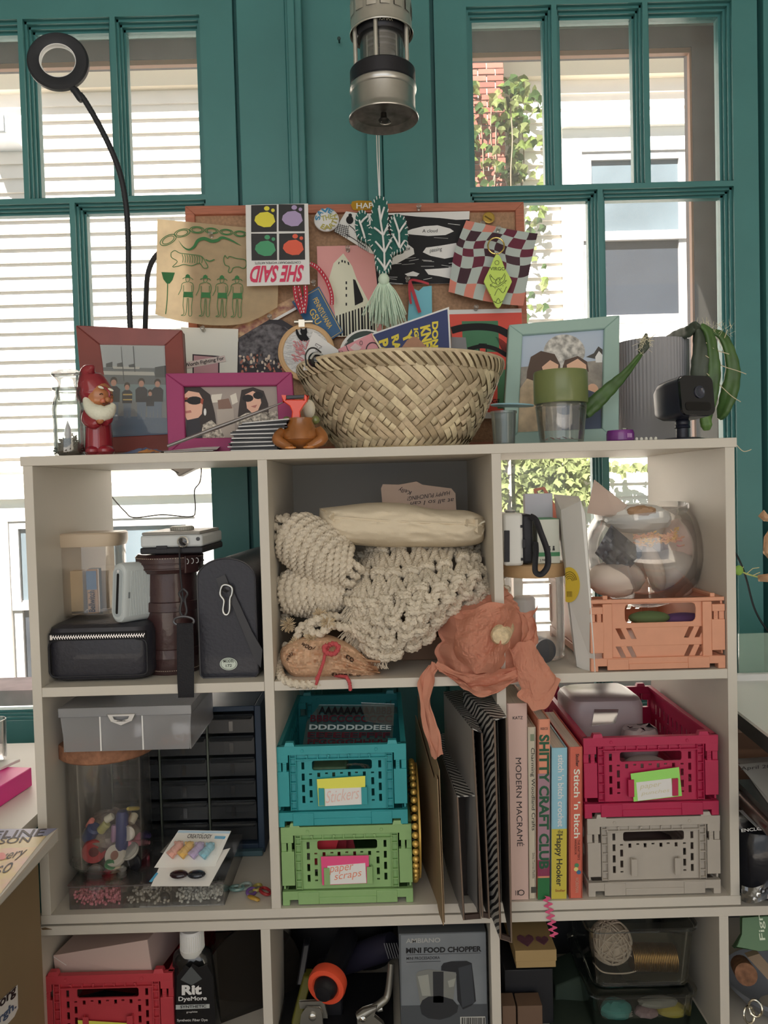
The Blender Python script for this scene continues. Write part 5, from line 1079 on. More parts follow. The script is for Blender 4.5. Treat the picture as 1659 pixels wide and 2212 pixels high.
def stack(px0, px1, y, z, h, name, label, col, **k):
    T, w_ = crate_T(px0, 1800, px1, y, z, 0); return crate(name, label, T, w_, .255, h, P(col, r=.42, gain=1.5, var=.03, vs=60), **k), T, w_
c_gr = stack(606, 889, .006, ZB+.0003, .1040, 'folding_crate', 'lime green folding crate with a pink paper scraps label, lowest of its stack', '7b9c68')
c_te = stack(600, 882, .006, ZB+.1048, .1060, 'folding_crate', 'teal blue folding crate labelled stickers, stacked on the green crate', '2a868c')
c_gy = stack(1269, 1556, .006, ZB+.0003, .1040, 'folding_crate', 'pale grey folding crate with empty label clips, under the magenta crate', '9c968e')
c_mg = stack(1264, 1554, .006, ZB+.1048, .1060, 'folding_crate', 'magenta folding crate with a green label, stacked on the grey crate', '9c1c44')
T, w_ = crate_T(82, 2110, 373, .012, ZLF+.0003, 0)
c_rd = (crate('folding_crate', 'red folding crate with a yellow label in the bottom left cubby', T, w_, .255, .106, P('b03c46', r=.42, gain=1.4, var=.03, vs=60)), T, w_)
T, w_ = crate_T(1277, 1455, 1568, .004, ZM+.0003, 0)
hp_ = U(1420, 1293, .006).z-ZM
c_pe = (crate('peach_crate', 'peach folding crate with slanted slots under the clear fishbowl', T, w_, .25, hp_, P('bd866c', r=.42, gain=1.5, var=.03, vs=60), style='slant'), T, w_)
# labels held by the clips: a coloured note behind a white card
def label(T, w, h, y, note, ncol, nlab, card, clab, text, tcol):
    q = lambda pts, d: [T @ Vector((u*w, y+d, h*(1-v))) for u, v in pts]
    n_ = one('paper_note', M().slab(q(note, 0), (0, -.0003, 0)), P(ncol, r=.6, gain=1.9), nlab, 'paper', None, sharp=None)
    c_ = one('label_card', M().slab(q(card, -.0005), (0, -.0003, 0)), P('b8b4b2', r=.7), clab, 'label', None, sharp=None)
    for s_, (u0, v0, u1, v1, u2, v2) in text:
        f = lambda a, b: T @ Vector(((u0+(u1-u0)*a+(u2-u0)*b)*w, y-.0012, h*(1-(v0+(v1-v0)*a+(v2-v0)*b)))); letters3(c_, s_, f, P(tcol, r=.8), shear=.2, bold=-.004)
label(c_te[1], c_te[2], .106, -.0002+.006*0, [(.312, .41), (.682, .385), (.678, .735), (.318, .745)], 'c4bc4c', 'yellow note behind the stickers label of the teal crate', [(.37, .53), (.665, .525), (.65, .735), (.37, .745)], 'white card lettered Stickers held by the teal crate clips', [('Stickers', (.375, .71, .63, .66, .38, .56))], 'c49a94')
label(c_gr[1], c_gr[2], .104, -.0002, [(.303, .38), (.668, .38), (.665, .735), (.307, .745)], 'c8406c', 'hot pink note behind the paper scraps label of the green crate', [(.35, .50), (.64, .475), (.645, .73), (.36, .735)], 'white card lettered Paper Scraps held by the green crate clips', [('paper', (.365, .615, .55, .585, .365, .515)), ('scraps', (.40, .71, .61, .665, .40, .62))], 'b8705c')
label(c_mg[1], c_mg[2], .106, -.0002, [(.345, .45), (.705, .385), (.725, .745), (.365, .80)], '7fbf5a', 'bright green tilted note behind the label of the magenta crate', [(.385, .56), (.645, .52), (.66, .745), (.395, .79)], 'white card with faint writing tilted in the magenta crate clips', [('paper', (.41, .66, .57, .63, .41, .60)), ('punches', (.42, .735, .63, .70, .42, .675))], 'a8a48c')
label(c_rd[1], c_rd[2], .106, -.0002, [(.283, .565), (.648, .62), (.66, .95), (.29, .95)], 'c4bc4c', 'yellow note behind the label of the red crate', [(.33, .68), (.62, .70), (.62, .95), (.33, .95)], 'white card in the red crate clips cut by the picture edge', [], 'a07870')
# ---------------------------------------------------------------- upper left cubby: camera gear
LEA = P('23232b', r=.5, gain=1.4, bump=.35, bs=180, coat=.15); BLK2 = P('1c1c22', r=.55, gain=1.3, bump=.2, bs=300)
def fz(px, y, z): return Vector((U(px, 1300, y).x, y, z))
def soft_box(x0, x1, y0, y1, z0, z1, r, n=6, top=None):     # rounded box as loops of a rounded plan
    q = M(); lv = [(z0, r*.75), (z0+r*.3, r*.25), (z0+r, 0), (z1-r, 0), (z1-r*.3, r*.25), (z1, r*.75)]; k = None
    for z, ins in lv:
        lp = rrect(x0+ins, y0+ins, x1-ins, y1-ins, r*1.6, n); k = len(lp); q.v += [Vector((a, b, z+(top(a, b) if top and z > (z0+z1)/2 else 0))) for a, b in lp]
    for j in range(len(lv)-1): q.f += [(j*k+i, j*k+(i+1) % k, (j+1)*k+(i+1) % k, (j+1)*k+i) for i in range(k)]
    q.f += [tuple(reversed(range(k))), tuple((len(lv)-1)*k+i for i in range(k))]; return q
x0, x1 = U(93, 1400, .02).x, U(322, 1400, .02).x; zc = U(200, 1349, .03).z
zp = thing('zip_case', 'soft black zip case lying flat under the beige lidded jar', 'case', ((x0+x1)/2, .1, ZM))
add('body', soft_box(x0, x1, .022, .185, ZM+.0005, zc, .013), LEA, zp)
add('piping', M().tube([Vector((a, .0235+.0, b)) for a, b in rrect(x0+.006, ZM+.008, x1-.004, zc-.020, .008, 5)], .0013, 8, True), BLK2, zp)
add('zip_tape', M().box(x0+.008, x1-.004, .0205, .024, zc-.019, zc-.009), P('141418', gain=1, r=.8), zp)
m = M()
for i in range(74):
    xx = x0+.012+(x1-x0-.018)*i/73; m.cbox((xx, .0200, zc-.0142+(.0008 if i % 2 else -.0008)), .0009, .0012, .0042, Matrix.Rotation(.5 if i % 2 else -.5, 3, 'Y'))
tag(add('zip_teeth', m, P('a8a4a0', r=.25, metal=.9), zp), kind='stuff')
add('zip_pull', M().cbox((x0+.011, .0195, zc-.0142), .003, .002, .007), P('b0aca8', r=.25, metal=.9), zp, bev=.0005)
# beige lidded canister standing on the case
yc = .115; s = S(yc); cb_ = Vector((U(191, 1250, yc).x, yc, zc+.0004)); zt = U(191, 1182, yc-.04).z; zl = U(191, 1153, yc-.05).z
can = thing('canister', 'clear octagonal canister with a beige lid, on the black zip case', 'canister', cb_)
octo = lambda r_: [(r_*cos(a), r_*.82*sin(a)) for a in [pi/16*i for i in range(32)]]
def sq(r_, k=.3): return [(r_*(abs(cos(a))**k)*(1 if cos(a) >= 0 else -1), r_*.72*(abs(sin(a))**k)*(1 if sin(a) >= 0 else -1)) for a in [2*pi*i/40 for i in range(40)]]
def loops(m, lv, c):
    k = None
    for z, lp in lv: k = len(lp); m.v += [Vector((a+c.x, b+c.y, z)) for a, b in lp]
    for j in range(len(lv)-1): m.f += [(j*k+i, j*k+(i+1) % k, (j+1)*k+(i+1) % k, (j+1)*k+i) for i in range(k)]
    return m
W_ = 76*s
m = loops(M(), [(cb_.z+.001, sq(W_*.9, .6)), (cb_.z+.004, sq(W_*.97, .55)), (zt, sq(W_, .55)), (zt, sq(W_*.97, .55)), (cb_.z+.005, sq(W_*.93, .55)), (cb_.z+.004, sq(.001, .6))], cb_)
add('canister_body', m, clear('f6f0ec', tint=.6, gloss=.06, haze=.03, hz='c8b8a8'), can)
m = loops(M(), [(zt, sq(.001)), (zt, sq(W_*1.02, .5)), (zt+.006, sq(W_*1.06, .5)), (zl-.002, sq(W_*1.06, .5)), (zl, sq(W_*1.02, .5)), (zl+.0002, sq(.001, .5))], cb_); add('lid', m, P('a99a86', r=.35, gain=1.6), can)
for dx, dy, w_, d_, h_, col, rot, lab in ((-.022, .002, .030, .018, .058, 'a8987c', .1, 'beige film box standing in the beige lidded canister'), (.006, .010, .014, .012, .060, '6a7470', -.1, 'grey green film box at the middle of the beige lidded canister'), (-.004, .020, .05, .006, .055, '958a78', .05, 'tan card behind the film boxes in the canister')):
    one('film_box', M().cbox(cb_+Vector((dx, dy, .0055+h_/2)), w_, d_, h_, Matrix.Rotation(rot, 3, 'Z')), P(col, r=.6), lab, 'box', None, bev=.0006)
lg = one('lighter', M().cbox(cb_+Vector((.016, -.026, .0055+.031)), .015, .009, .062, Matrix.Rotation(.1, 3, 'Z')), P('8c6d4c', r=.4), 'printed stick of blue and tan lettered wrapper standing at the canister\'s front', 'packet', None, bev=.0015)
lp = cb_+Vector((.016, -.0312, .0055)); prt(lg, 'blue_print', lambda a, b, d: Vector((lp.x+a, lp.y-d, lp.z+b)), P('3c5878', r=.5), [[(-.0070, .034), (.0070, .034), (.0070, .060), (-.0070, .060)]], .0012)
letters3(lg, 'Bellwitch', lambda u, v: lp+Vector((.0045-.009*v, -.0026, .003+.030*u)), P('2a2430', gain=1), bold=.02)
# small white pocket printer standing on the case
a_ = U(252, 1330, .032); pt = thing('pocket_printer', 'pale grey rounded pocket printer with a black slot, leaning on the canister', 'printer', Vector((U(280, 1300, .06).x, .06, zc)))
H_ = .080; Tn = Matrix.Translation((U(252, 1300, .032).x, .030, zc+.001)) @ Matrix.Rotation(.07, 4, 'Y') @ Matrix.Rotation(-.62, 4, 'Z')
body = M(); L_ = .066
lv = [(0, .88), (.002, .97), (.006, 1.0), (L_-.006, 1.0), (L_-.001, .95), (L_, .85)]
for yv, k in lv: body.v += [Vector((a, yv, H_/2+b)) for a, b in rrect(-.0135*k, -H_/2*k, .0135*k, H_/2*k, .0125*k, 6)]
k = len(rrect(0, 0, 1, 1, .1, 6))
for j in range(len(lv)-1): body.f += [(j*k+i, j*k+(i+1) % k, (j+1)*k+(i+1) % k, (j+1)*k+i) for i in range(k)]
body.f += [tuple(range(k)), tuple(reversed(range((len(lv)-1)*k, len(lv)*k)))]
PW = P('9fa6a8', r=.5, gain=1.8); add('housing', body.xf(Tn), PW, pt)
add('end_plate', M().plate(rrect(-.0085, .008, .0085, H_-.008, .0083, 6), [], lambda u, v, d: (u, -.0006+d, v), .001).xf(Tn), P('8e969a', r=.5, gain=1.8), pt); add('slot', M().plate(rrect(-.0022, .012, .0022, H_-.014, .0021, 4), [], lambda u, v, d: (u, -.0011+d, v), .0008).xf(Tn), P('101014', gain=1, r=.4), pt)
add('button', M().plate(rrect(-.002, H_-.013, .002, H_-.009, .0019, 4), [], lambda u, v, d: (u, -.0012+d, v), .0008).xf(Tn), P('b8bcbc', r=.4), pt)
m = M()
for i in range(20): m.box(.0133, .0139, .010+i*.0026, .0112+i*.0026, .010, H_-.010)
tag(add('ribbing', m.xf(Tn), PW, pt), kind='stuff'); add('charge_port', M().box(.0134, .0142, .006, .009, .034, .042).xf(Tn), P('5c6266', r=.4), pt, bev=.0006)
# brown leather lens case
yl = .085; s = S(yl); lb_ = Vector((U(374, 1400, yl).x, yl, ZM+.0004)); zr = U(374, 1237, yl-.05).z; ztp = U(374, 1200, yl-.05).z
lc_ = thing('lens_case', 'dark brown stitched leather cylinder case beneath the grey camera', 'case', lb_); BRN = P('3a2626', r=.35, gain=1.4, coat=.35, bump=.3, bs=150, var=.15, vs=30)
R1, R2 = 57*s, 70*s
add('body', M().lathe([(0, 0), (R1, 0), (R1+.001, .003), (R1-.001, zr-ZM), (0, zr-ZM)], c=lb_, n=48), BRN, lc_); add('case_lid', M().lathe([(R1, zr-ZM-.004), (R2-.004, zr-ZM-.003), (R2, zr-ZM+.002), (R2+.001, ztp-ZM-.004), (R2-.003, ztp-ZM), (0, ztp-ZM+.002)], c=lb_, n=48), BRN, lc_)
for zz in (zr-ZM+.010, zr-ZM+.003): add('seam', M().tube([lb_+Vector(((R2+.0006)*cos(2*pi*i/48), (R2+.0006)*sin(2*pi*i/48), zz)) for i in range(48)], .0011, 6, True), BRN, lc_)
for zz, r_ in ((ztp-ZM-.005, R2+.0012), (.006, R1+.0015)):
    m = M()
    for i in range(44): a = -pi+pi*i/43; m.tube([lb_+Vector((r_*cos(a), r_*sin(a), zz)), lb_+Vector((r_*cos(a+.035), r_*sin(a+.035), zz))], .0004, 4)
    tag(add('stitches', m, P('a89c8c', r=.8), lc_), kind='stuff')
for zz in (.092, .028): add('band', M().lathe([(R1+.0002, zz-.007), (R1+.0022, zz-.006), (R1+.0022, zz+.006), (R1+.0002, zz+.007)], c=lb_, n=48), BRN, lc_); add('rivet', M().ell(lb_+Vector((R1*cos(-2.3), (R1+.003)*sin(-2.3), zz)), .0035, .002, .0035, 12), P('55524e', r=.3, metal=.8), lc_)
add('buckle_strap', M().cbox(lb_+Vector((R2*.80, -R2*.62, ztp-ZM-.014)), .022, .004, .024, Matrix.Rotation(.9, 3, 'Z')), BRN, lc_, bev=.001)
for i in range(3): add('eyelet', M().tube([lb_+Vector((R2*.72+.0065*i*.8, -R2*.72+.006*i, ztp-ZM-.010))+Vector((.0022*cos(t), -.003, .0034*sin(t))) for t in [2*pi*j/14 for j in range(14)]], .0006, 6, True), P('8c8a86', r=.3, metal=.8), lc_)
# grey camera lying on the lens case
zk = ztp+.0025; kx0, kx1 = U(294, 1190, .03).x, U(446, 1190, .05).x
ic = thing('compact_camera', 'pale grey and black compact camera lying on the leather case', 'camera', ((kx0+kx1)/2, .085, zk))
Hk = U(350, 1150, .03).z-zk; Tk = Matrix.Translation((kx0+.004, .034, zk)) @ Matrix.Rotation(-.05, 4, 'Z'); wk = kx1-kx0-.004
add('black_base', M().box(0, wk, -.001, .105, 0, Hk*.30).xf(Tk), BLK2, ic, bev=.002); add('grey_shell', M().box(.0005, wk-.0005, 0, .104, Hk*.30, Hk*.86).xf(Tk), P('a2a6a8', r=.4, gain=1.8), ic, bev=.003); add('top_plate', M().box(.002, wk-.004, .002, .102, Hk*.86, Hk).xf(Tk), P('7c7a76', r=.4, gain=1.6), ic, bev=.0015)
add('film_dial', M().lathe([(.0155, 0), (.0155, .004), (.014, .0055), (0, .0056)], n=36, mat=Tk @ Matrix.Translation((wk*.5, .05, Hk))), P('9a9890', r=.35, gain=1.7), ic)
m = M()
for i in range(30): a = 2*pi*i/30; m.cbox((.0157*cos(a), .0157*sin(a), .0022), .0012, .0012, .0038, Matrix.Rotation(a, 3, 'Z'))
add('knurling', m.xf(Tk @ Matrix.Translation((wk*.5, .05, Hk))), P('8a8880', r=.35, gain=1.7), ic)
add('lens_ring', M().lathe([(.0075, 0), (.0075, .004), (.006, .005), (.005, .003), (0, .003)], n=28, mat=Tk @ Matrix.Translation((wk*.70, -.0005, Hk*.55)) @ Matrix.Rotation(pi/2, 4, 'X')), P('b4b4b2', r=.2, metal=.9), ic); add('lens', M().lathe([(.0052, 0), (0, .0016)], n=20, mat=Tk @ Matrix.Translation((wk*.70, -.0040, Hk*.55)) @ Matrix.Rotation(pi/2, 4, 'X')), P('141418', r=.05, gain=1, coat=.8), ic)
add('flash_eye', M().lathe([(.0026, 0), (.0026, .001), (0, .0012)], n=16, mat=Tk @ Matrix.Translation((wk*.93, -.0002, Hk*.66)) @ Matrix.Rotation(pi/2, 4, 'X')), P('3c3c40', r=.2, gain=1), ic); add('grip_notch', M().box(wk*.26, wk*.44, -.0016, 0, Hk*.22, Hk*.38).xf(Tk), BLK2, ic, bev=.001)
sx_ = lambda px, py, y: U(px, py, y)
ws = thing('wrist_strap', 'black webbing strap hanging from the camera over the shelf edge', 'strap', U(402, 1500, -.004))
add('cord', M().tube(spline([sx_(388, 1176, .030), sx_(388, 1205, .022), sx_(390, 1240, .0135), sx_(394, 1280, .010), sx_(396, 1300, .009)], 6), .0012, 8), BLK2, ws); m = M()
for dx in (-9, 9): m.tube(spline([sx_(396, 1272, .009), sx_(396+dx*1.0, 1282, .0085), sx_(396+dx*.4, 1296, .009), sx_(396+dx*.8, 1320, .008), sx_(397, 1334, .008)], 6), .0016, 8)
add('clasp', m, P('2c2c30', r=.35, gain=1.3), ws); add('ring', M().tube([sx_(397+22*cos(t), 1342+10*sin(t), .007) for t in [2*pi*i/24 for i in range(24)]], .0016, 8, True), P('4a4a4e', r=.3, metal=.6), ws)
wp = [sx_(399, 1346, .004), sx_(399, 1400, .001), sx_(400, 1460, -.001), sx_(401, 1488, -.0022), sx_(402, 1503, -.0028), sx_(402, 1505, -.0045), sx_(402, 1480, -.005), sx_(402, 1420, -.002), sx_(400, 1348, .0005)]
q = M(); pth = spline(wp, 6)
for p in pth: q.v += [p+Vector((-.0103, 0, 0)), p+Vector((.0103, 0, 0))]
q.f = [(2*i, 2*i+1, 2*i+3, 2*i+2) for i in range(len(pth)-1)]; add('webbing', q, P('15151b', r=.75, gain=1.2, bump=.4, bs=400), ws)
# black hard case with an arched top
yh = .028; aL, aR = U(431, 1400, yh).x, U(556, 1400, yh).x; zA = U(494, 1206, yh).z; rA = (aR-aL)/2
hc_ = thing('hard_case', 'black leather hard case with arched top and an oval badge, right of the lens case', 'case', ((aL+aR)/2, .12, ZM))
arch = [(aL+.004, ZM+.0005), (aR-.004, ZM+.0005), (aR, ZM+.005)]+[((aL+aR)/2+rA*cos(t), zA-rA*.72+rA*.72*sin(t)) for t in [pi*i/20 for i in range(21)]]+[(aL, ZM+.005)]
sk_ = lambda u, v, d: (u+d*.10, yh+d, v+d*.0)
add('shell', M().plate(arch, [], sk_, .20), P('20202a', r=.45, gain=1.3, bump=.3, bs=220, coat=.1), hc_, sharp=.9)
add('face_piping', M().tube([Vector((a, yh-.0005, b)) for a, b in arch], .0011, 8, True), P('3a3a40', r=.3, gain=1.3), hc_)
bo = U(494, 1434, yh); HPl = VP(yh-.0008)
bdg = add('oval_badge', M().plate(circ(494, 1434, 19, 13.5, 28), [], lambda u, v, d: HPl(u, v, .0008-d), .0008), P('8c948c', r=.35, metal=.3), hc_)
for s_, a, b, c in (('MODEL', (483, 1431), (506, 1430), (483, 1425)), ('172', (488, 1441), (501, 1440), (488, 1435))): letters(bdg, s_, HPl, P('1e2420', gain=1), a, b, c, .0012, bold=.01)
m = M(); stroke(m, HPl, circ(494, 1434, 16.5, 11.5, 28)+[(510.5, 1434)], .8, .0011); add('badge_rim', m, P('1e2420', gain=1), bdg, sharp=None)
STP = P('35353a', r=.5, gain=1.2); add('strap_tab', M().plate([(468, 1250), (486, 1242), (500, 1272), (488, 1280), (478, 1276)], [], lambda u, v, d: HPl(u, v, .002-d), .002), STP, hc_, bev=.0006)
add('strap', M().plate([(489, 1270), (500, 1266), (545, 1362), (568, 1402), (564, 1440), (552, 1424), (530, 1374)], [], lambda u, v, d: HPl(u, v, .004-d), .0022), STP, hc_, bev=.0006); add('rivet', M().lathe([(.0048, 0), (.0048, .001), (0, .0028)], n=18, c=HPl(490, 1271, .004), mat=Matrix.Rotation(pi/2, 4, 'X')), P('2a2a2e', r=.3, metal=.6), hc_)
ca = [(482, 1265), (492, 1262), (503, 1268), (503, 1282), (499, 1292), (498, 1316), (494, 1325), (488, 1325), (484, 1316), (486, 1296), (478, 1282)]
one('carabiner', M().tube([HPl(a, b, .007) for a, b in [(p.x, p.y) for p in spline([(a, b, 0) for a, b in ca], 5, True)]], .0014, 10, True), P('b4b2ae', r=.2, metal=.95), 'small silver carabiner clipped on the strap of the black hard case', 'carabiner')
# adapter and cable hanging behind the cubby
ya = .33
ad = thing('power_adapter', 'grey power adapter and thin cable hanging behind the upper left cubby', 'adapter', U(402, 1030, ya))
add('adapter_body', M().hexa([U(372, 1012, ya), U(385, 1030, ya), U(424, 1010, ya), U(408, 992, ya)], [p+Vector((0, .03, 0)) for p in (U(372, 1012, ya), U(385, 1030, ya), U(424, 1010, ya), U(408, 992, ya))]), P('9c9894', r=.5), ad, bev=.002)
add('cable', M().tube(spline([U(420, 970, ya), U(434, 1004, ya), U(432, 1040, ya), U(420, 1060, ya), U(422, 1100, ya), U(412, 1116, ya), U(350, 1112, ya), U(290, 1118, ya), U(270, 1105, ya), U(243, 1075, ya), U(225, 1050, ya)], 8), .0011, 8), P('5c5a58', r=.5), ad); add('cable', M().tube(spline([U(350, 985, ya), U(362, 1005, ya), U(375, 1016, ya), U(386, 1022, ya)], 6), .0011, 8), P('5c5a58', r=.5), ad)
# ---------------------------------------------------------------- upper middle cubby: rope and cloth
ROPE = P('b0a798', r=.9, gain=1.85, bump=.5, bs=900); FRAY = P('a8987e', r=.95, gain=1.85)
def rope(m, path, r, step=.0019, pitch=None): return m.tube(even(path, step), r, 12, lobes=3, pitch=(pitch or r*4.8), amp=.26)
# brown cardboard box at the back, carrying the load
one('brown_box', M().box(U(700, 1400, .10).x, U(1050, 1400, .10).x, .10, .275, ZM+.0004, U(880, 1378, .10).z), P('6a5546', r=.8, var=.05, vs=20), 'plain brown cardboard box at the back of the rope cubby', 'box', None, bev=.001)
ztop_b = U(880, 1378, .10).z
# wound skeins
def skein(name, label, c0, c1, rad_px, y, wraps, r, slant, seed):
    A = U(*c0, y); B = U(*c1, y); ax = (B-A); L = ax.length; ax.normalize(); side = Vector((0, -1, 0)); side = (side-ax*side.dot(ax)).normalized(); up = ax.cross(side); R_ = rad_px*S(y)
    t = thing(name, label, 'rope', (A+B)/2-Vector((0, 0, R_)), 'wound rope skeins'); rnd = random.Random(seed); q = M(); pth = []
    n = int(wraps*26)
    for i in range(n+1):
        w_ = i/n; a = 2*pi*wraps*w_; u = .06+.88*w_+slant*sin(a)*.10; prof = (max(0.0, 1-abs(2*u-1)**2.6))**.5
        rr = R_*(.30+.66*prof)*(1+.03*sin(3.1*a+seed)); pth.append(A+ax*(L*u)+side*(rr*cos(a)*.85)+up*(rr*sin(a)))
    rope(q, pth, r); add('wound_rope', q, ROPE, t)
    q2 = M(); pth = []; w2 = wraps*.55
    for i in range(int(w2*26)+1):
        w_ = i/(w2*26); a = 2*pi*w2*w_+1.2; u = .16+.62*w_-slant*cos(a)*.16; prof = (max(0.0, 1-abs(2*u-1)**2.6))**.5
        rr = R_*(.38+.72*prof); pth.append(A+ax*(L*u)+side*(rr*cos(a)*.85)+up*(rr*sin(a)))
    rope(q2, pth, r*.97); add('outer_winding', q2, ROPE, t)
    for e, sg in ((A, -1), (B, 1)):
        q3 = M(); p0 = e+ax*(-sg*L*.10)
        for k in (-1, 0, 1): rope(q3, spline([p0+up*(k*R_*.42)+side*R_*.42-ax*(sg*L*.05), e+up*(k*R_*.36)+side*R_*.32+ax*sg*.004, e+up*(k*R_*.18)-side*R_*.12+ax*sg*.002, p0+up*(k*R_*.3)-side*R_*.4], 6), r*.95)
        add('end_loop', q3, ROPE, t)
    return t
skein('rope_skein', 'upper of the two cotton rope skeins, tilted down to the right', (601, 1138), (764, 1240), 53, .065, 11, .0048, 1, 1)
skein('rope_skein', 'lower of the two cotton rope skeins, lying level', (598, 1276), (752, 1280), 45, .075, 11, .0048, 1, 5)
# knotted macrame net draped over the box
mn = thing('macrame_net', 'cream knotted macrame rope net bundled across the cubby', 'macrame', (U(900, 1400, .06).x, .06, ztop_b-.02))
NC, NR = 10, 5
f = coons([(768, 1212, .150), (815, 1190, .12), (900, 1182, .10), (990, 1182, .12), (1050, 1192, .16)], [(782, 1392, .045), (830, 1412, .02), (905, 1385, .020), (985, 1320, .035), (1080, 1290, .07)], [(768, 1212, .15), (762, 1290, .07), (768, 1350, .05), (782, 1392, .045)], [(1050, 1192, .16), (1078, 1235, .10), (1088, 1270, .08), (1080, 1290, .07)])
def net(u, v, e=0.0):
    p = f(u, v); y = p.z-.035*sin(pi*min(1, max(0, v)))*sin(pi*min(1, max(0, u)))-.012*sin(3*pi*u+1.1*v*4)*sin(pi*v)+.006*ridged((u*4, v*4, 0), 1.0, 2)
    return U(p.x, p.y, y-e)
rnd = random.Random(3); q = M()
node = {}
for r_ in range(NR+1):
    for c in range(NC+1):
        u = (c+(.5 if r_ % 2 else 0))/NC; node[r_, c] = (u+rnd.uniform(-.018, .018), r_/NR+rnd.uniform(-.028, .028))
def cord(a, b, k):
    pts = []
    for i in range(6):
        t = i/5; u = a[0]+(b[0]-a[0])*t+k*.034*sin(pi*t); v = a[1]+(b[1]-a[1])*t; pts.append(net(u, v, .001+uu(.002, .009)*sin(pi*t)+.004*k))
    rope(q, spline(pts, 5), .0039)
for r_ in range(NR):
    for c in range(NC+1):
        a = node[r_, c]
        if a[0] > 1.02: continue
        for dc in ((0, -1) if r_ % 2 == 0 else (0, 1)):
            b = node.get((r_+1, c+dc))
            if b is None or b[0] > 1.05: continue
            for k in (-.55, .55): cord(a, b, k)
tag(add('net_cords', q, ROPE, mn), kind='stuff')
q = M()
for (r_, c), (u, v) in node.items():
    if u > 1.02: continue
    p = net(u, v, .004); rt = net(min(1, u+.02), v, .004)-p; rt = rt.normalized(); dn = (net(u, v+.03, .004)-p).normalized(); nn = rt.cross(dn).normalized()
    if nn.y > 0: nn = -nn
    for k in (-.4, .4):
        rope(q, [p+rt*(.0085*cos(t))+nn*(.0062*sin(t)+.0015)+dn*(k*.0075+.0018*sin(2*t+k)) for t in [2*pi*i/18 for i in range(19)]], .0039, step=.0022)
tag(add('net_knots', q, ROPE, mn), kind='stuff')
q = M()
for i in range(24):                                   # strips of fringe at the left edge
    t = i/23; p0 = net(.015, .25+.72*t, .004); d = Vector((-.010-.008*rnd.random(), -.002, -.018-.010*rnd.random()))
    for _ in range(7): q.tube(spline([p0+Vector((g(0, .0015), g(0, .001), 0)), p0+d*.5+Vector((g(0, .002), g(0, .002), 0)), p0+d*uu(.8, 1.25)+Vector((g(0, .003), g(0, .002), 0))], 3), .00055, 4)
for i in range(10):
    p0 = net(.06+.02*i, 1.0, .004)
    for _ in range(5): q.tube([p0, p0+Vector((g(0, .003), -.002, -.010)), p0+Vector((g(0, .005), -.002, -.020))], .0005, 4)
tag(add('fringe', q, ROPE, mn), kind='stuff')
# muslin bag lying on top
tb = thing('muslin_bag', 'plump cream muslin bag lying on top of the macrame net', 'bag', U(870, 1182, .09))
f2 = coons([(690, 1098, 0), (735, 1093, 0), (800, 1086, 0), (870, 1087, 0), (940, 1100, 0), (1010, 1103, 0), (1047, 1118, 0)], [(694, 1140, 0), (740, 1172, 0), (820, 1181, 0), (900, 1183, 0), (990, 1182, 0), (1040, 1172, 0), (1046, 1150, 0)], [(690, 1098, 0), (690, 1120, 0), (694, 1140, 0)], [(1047, 1118, 0), (1050, 1135, 0), (1046, 1150, 0)])
def bag(u, v, back=False):
    p = f2(u, v); e = (max(0, 1-abs(2*u-1)**4)*max(0, 1-abs(2*v-1)**2.4))**.5; wr = .006*ridged((u*5, v*2.2, 0), 2.3, 4)*min(1, e*1.5)+.004*sin(14*u+6*v)*max(0, 1-4*abs(u-.12))+.005*sin(20*(u+v))*max(0, 1-6*abs(u-.9)); fold = -.007*max(0, 1-((v-.36+.05*sin(4*u))*9)**2)*(e > .2)
    return U(p.x, p.y, .10-(.055*e+wr-fold*.0 if not back else -.05*e))
MUS = P('b9ae9a', r=.9, gain=1.7, bump=.25, bs=700)
add('cloth', M().grid(60, 30, lambda a, b: bag(a, b)).grid(30, 14, lambda a, b: bag(1-a, b, True)), MUS, tb, sharp=1.2)
add('gathered_corner', M().grid(10, 8, lambda a, b: U(692+30*a, 1098-6*b*(1-a)+10*a+26*b*(.3+a*.5), .062-.008*sin(9*a+3*b)-.012*a)), MUS, tb, sharp=1.0)
add('seam', M().tube(spline([bag(.12, .30)+Vector((0, -.001, 0)), bag(.3, .37)+Vector((0, -.001, 0)), bag(.55, .40)+Vector((0, -.001, 0)), bag(.75, .38)+Vector((0, -.001, 0)), bag(.92, .5)+Vector((0, -.001, 0))], 10), .0012, 6), MUS, tb)
add('drawstring', M().tube(spline([bag(.9, .45), U(1038, 1131, .05), U(1047, 1126, .045)], 5), .0013, 6), P('b4aea0', r=.8), tb); add('tied_end', M().grid(8, 6, lambda a, b: U(1002+40*a, 1122+26*a*b+10*b, .056-.007*sin(11*a)-.006*b)), MUS, tb, sharp=1.0)
# handwritten note behind the bag, upside down
NP = VP(.165); kn = one('handwritten_note', M().plate([(827, 1046), (862, 1047), (900, 1040), (912, 1047), (975, 1055), (984, 1066), (986, 1110), (828, 1110), (823, 1055)], [], lambda u, v, d: NP(u, v, -d), .0006), P('a48f80', r=.7), 'pinkish note with upside down handwriting behind the muslin bag', 'note', sharp=None)
for s_, a, b, c in (('Kelly', (890, 1058), (862, 1050), (888, 1070)), ('HAPPY PUNCHING!', (972, 1060), (879, 1073), (973, 1069)), ('at all so I can', (980, 1076), (886, 1084), (981, 1085))): letters(kn, s_, NP, P('3a2c2c', gain=1), a, b, c, .0006, shear=.25)
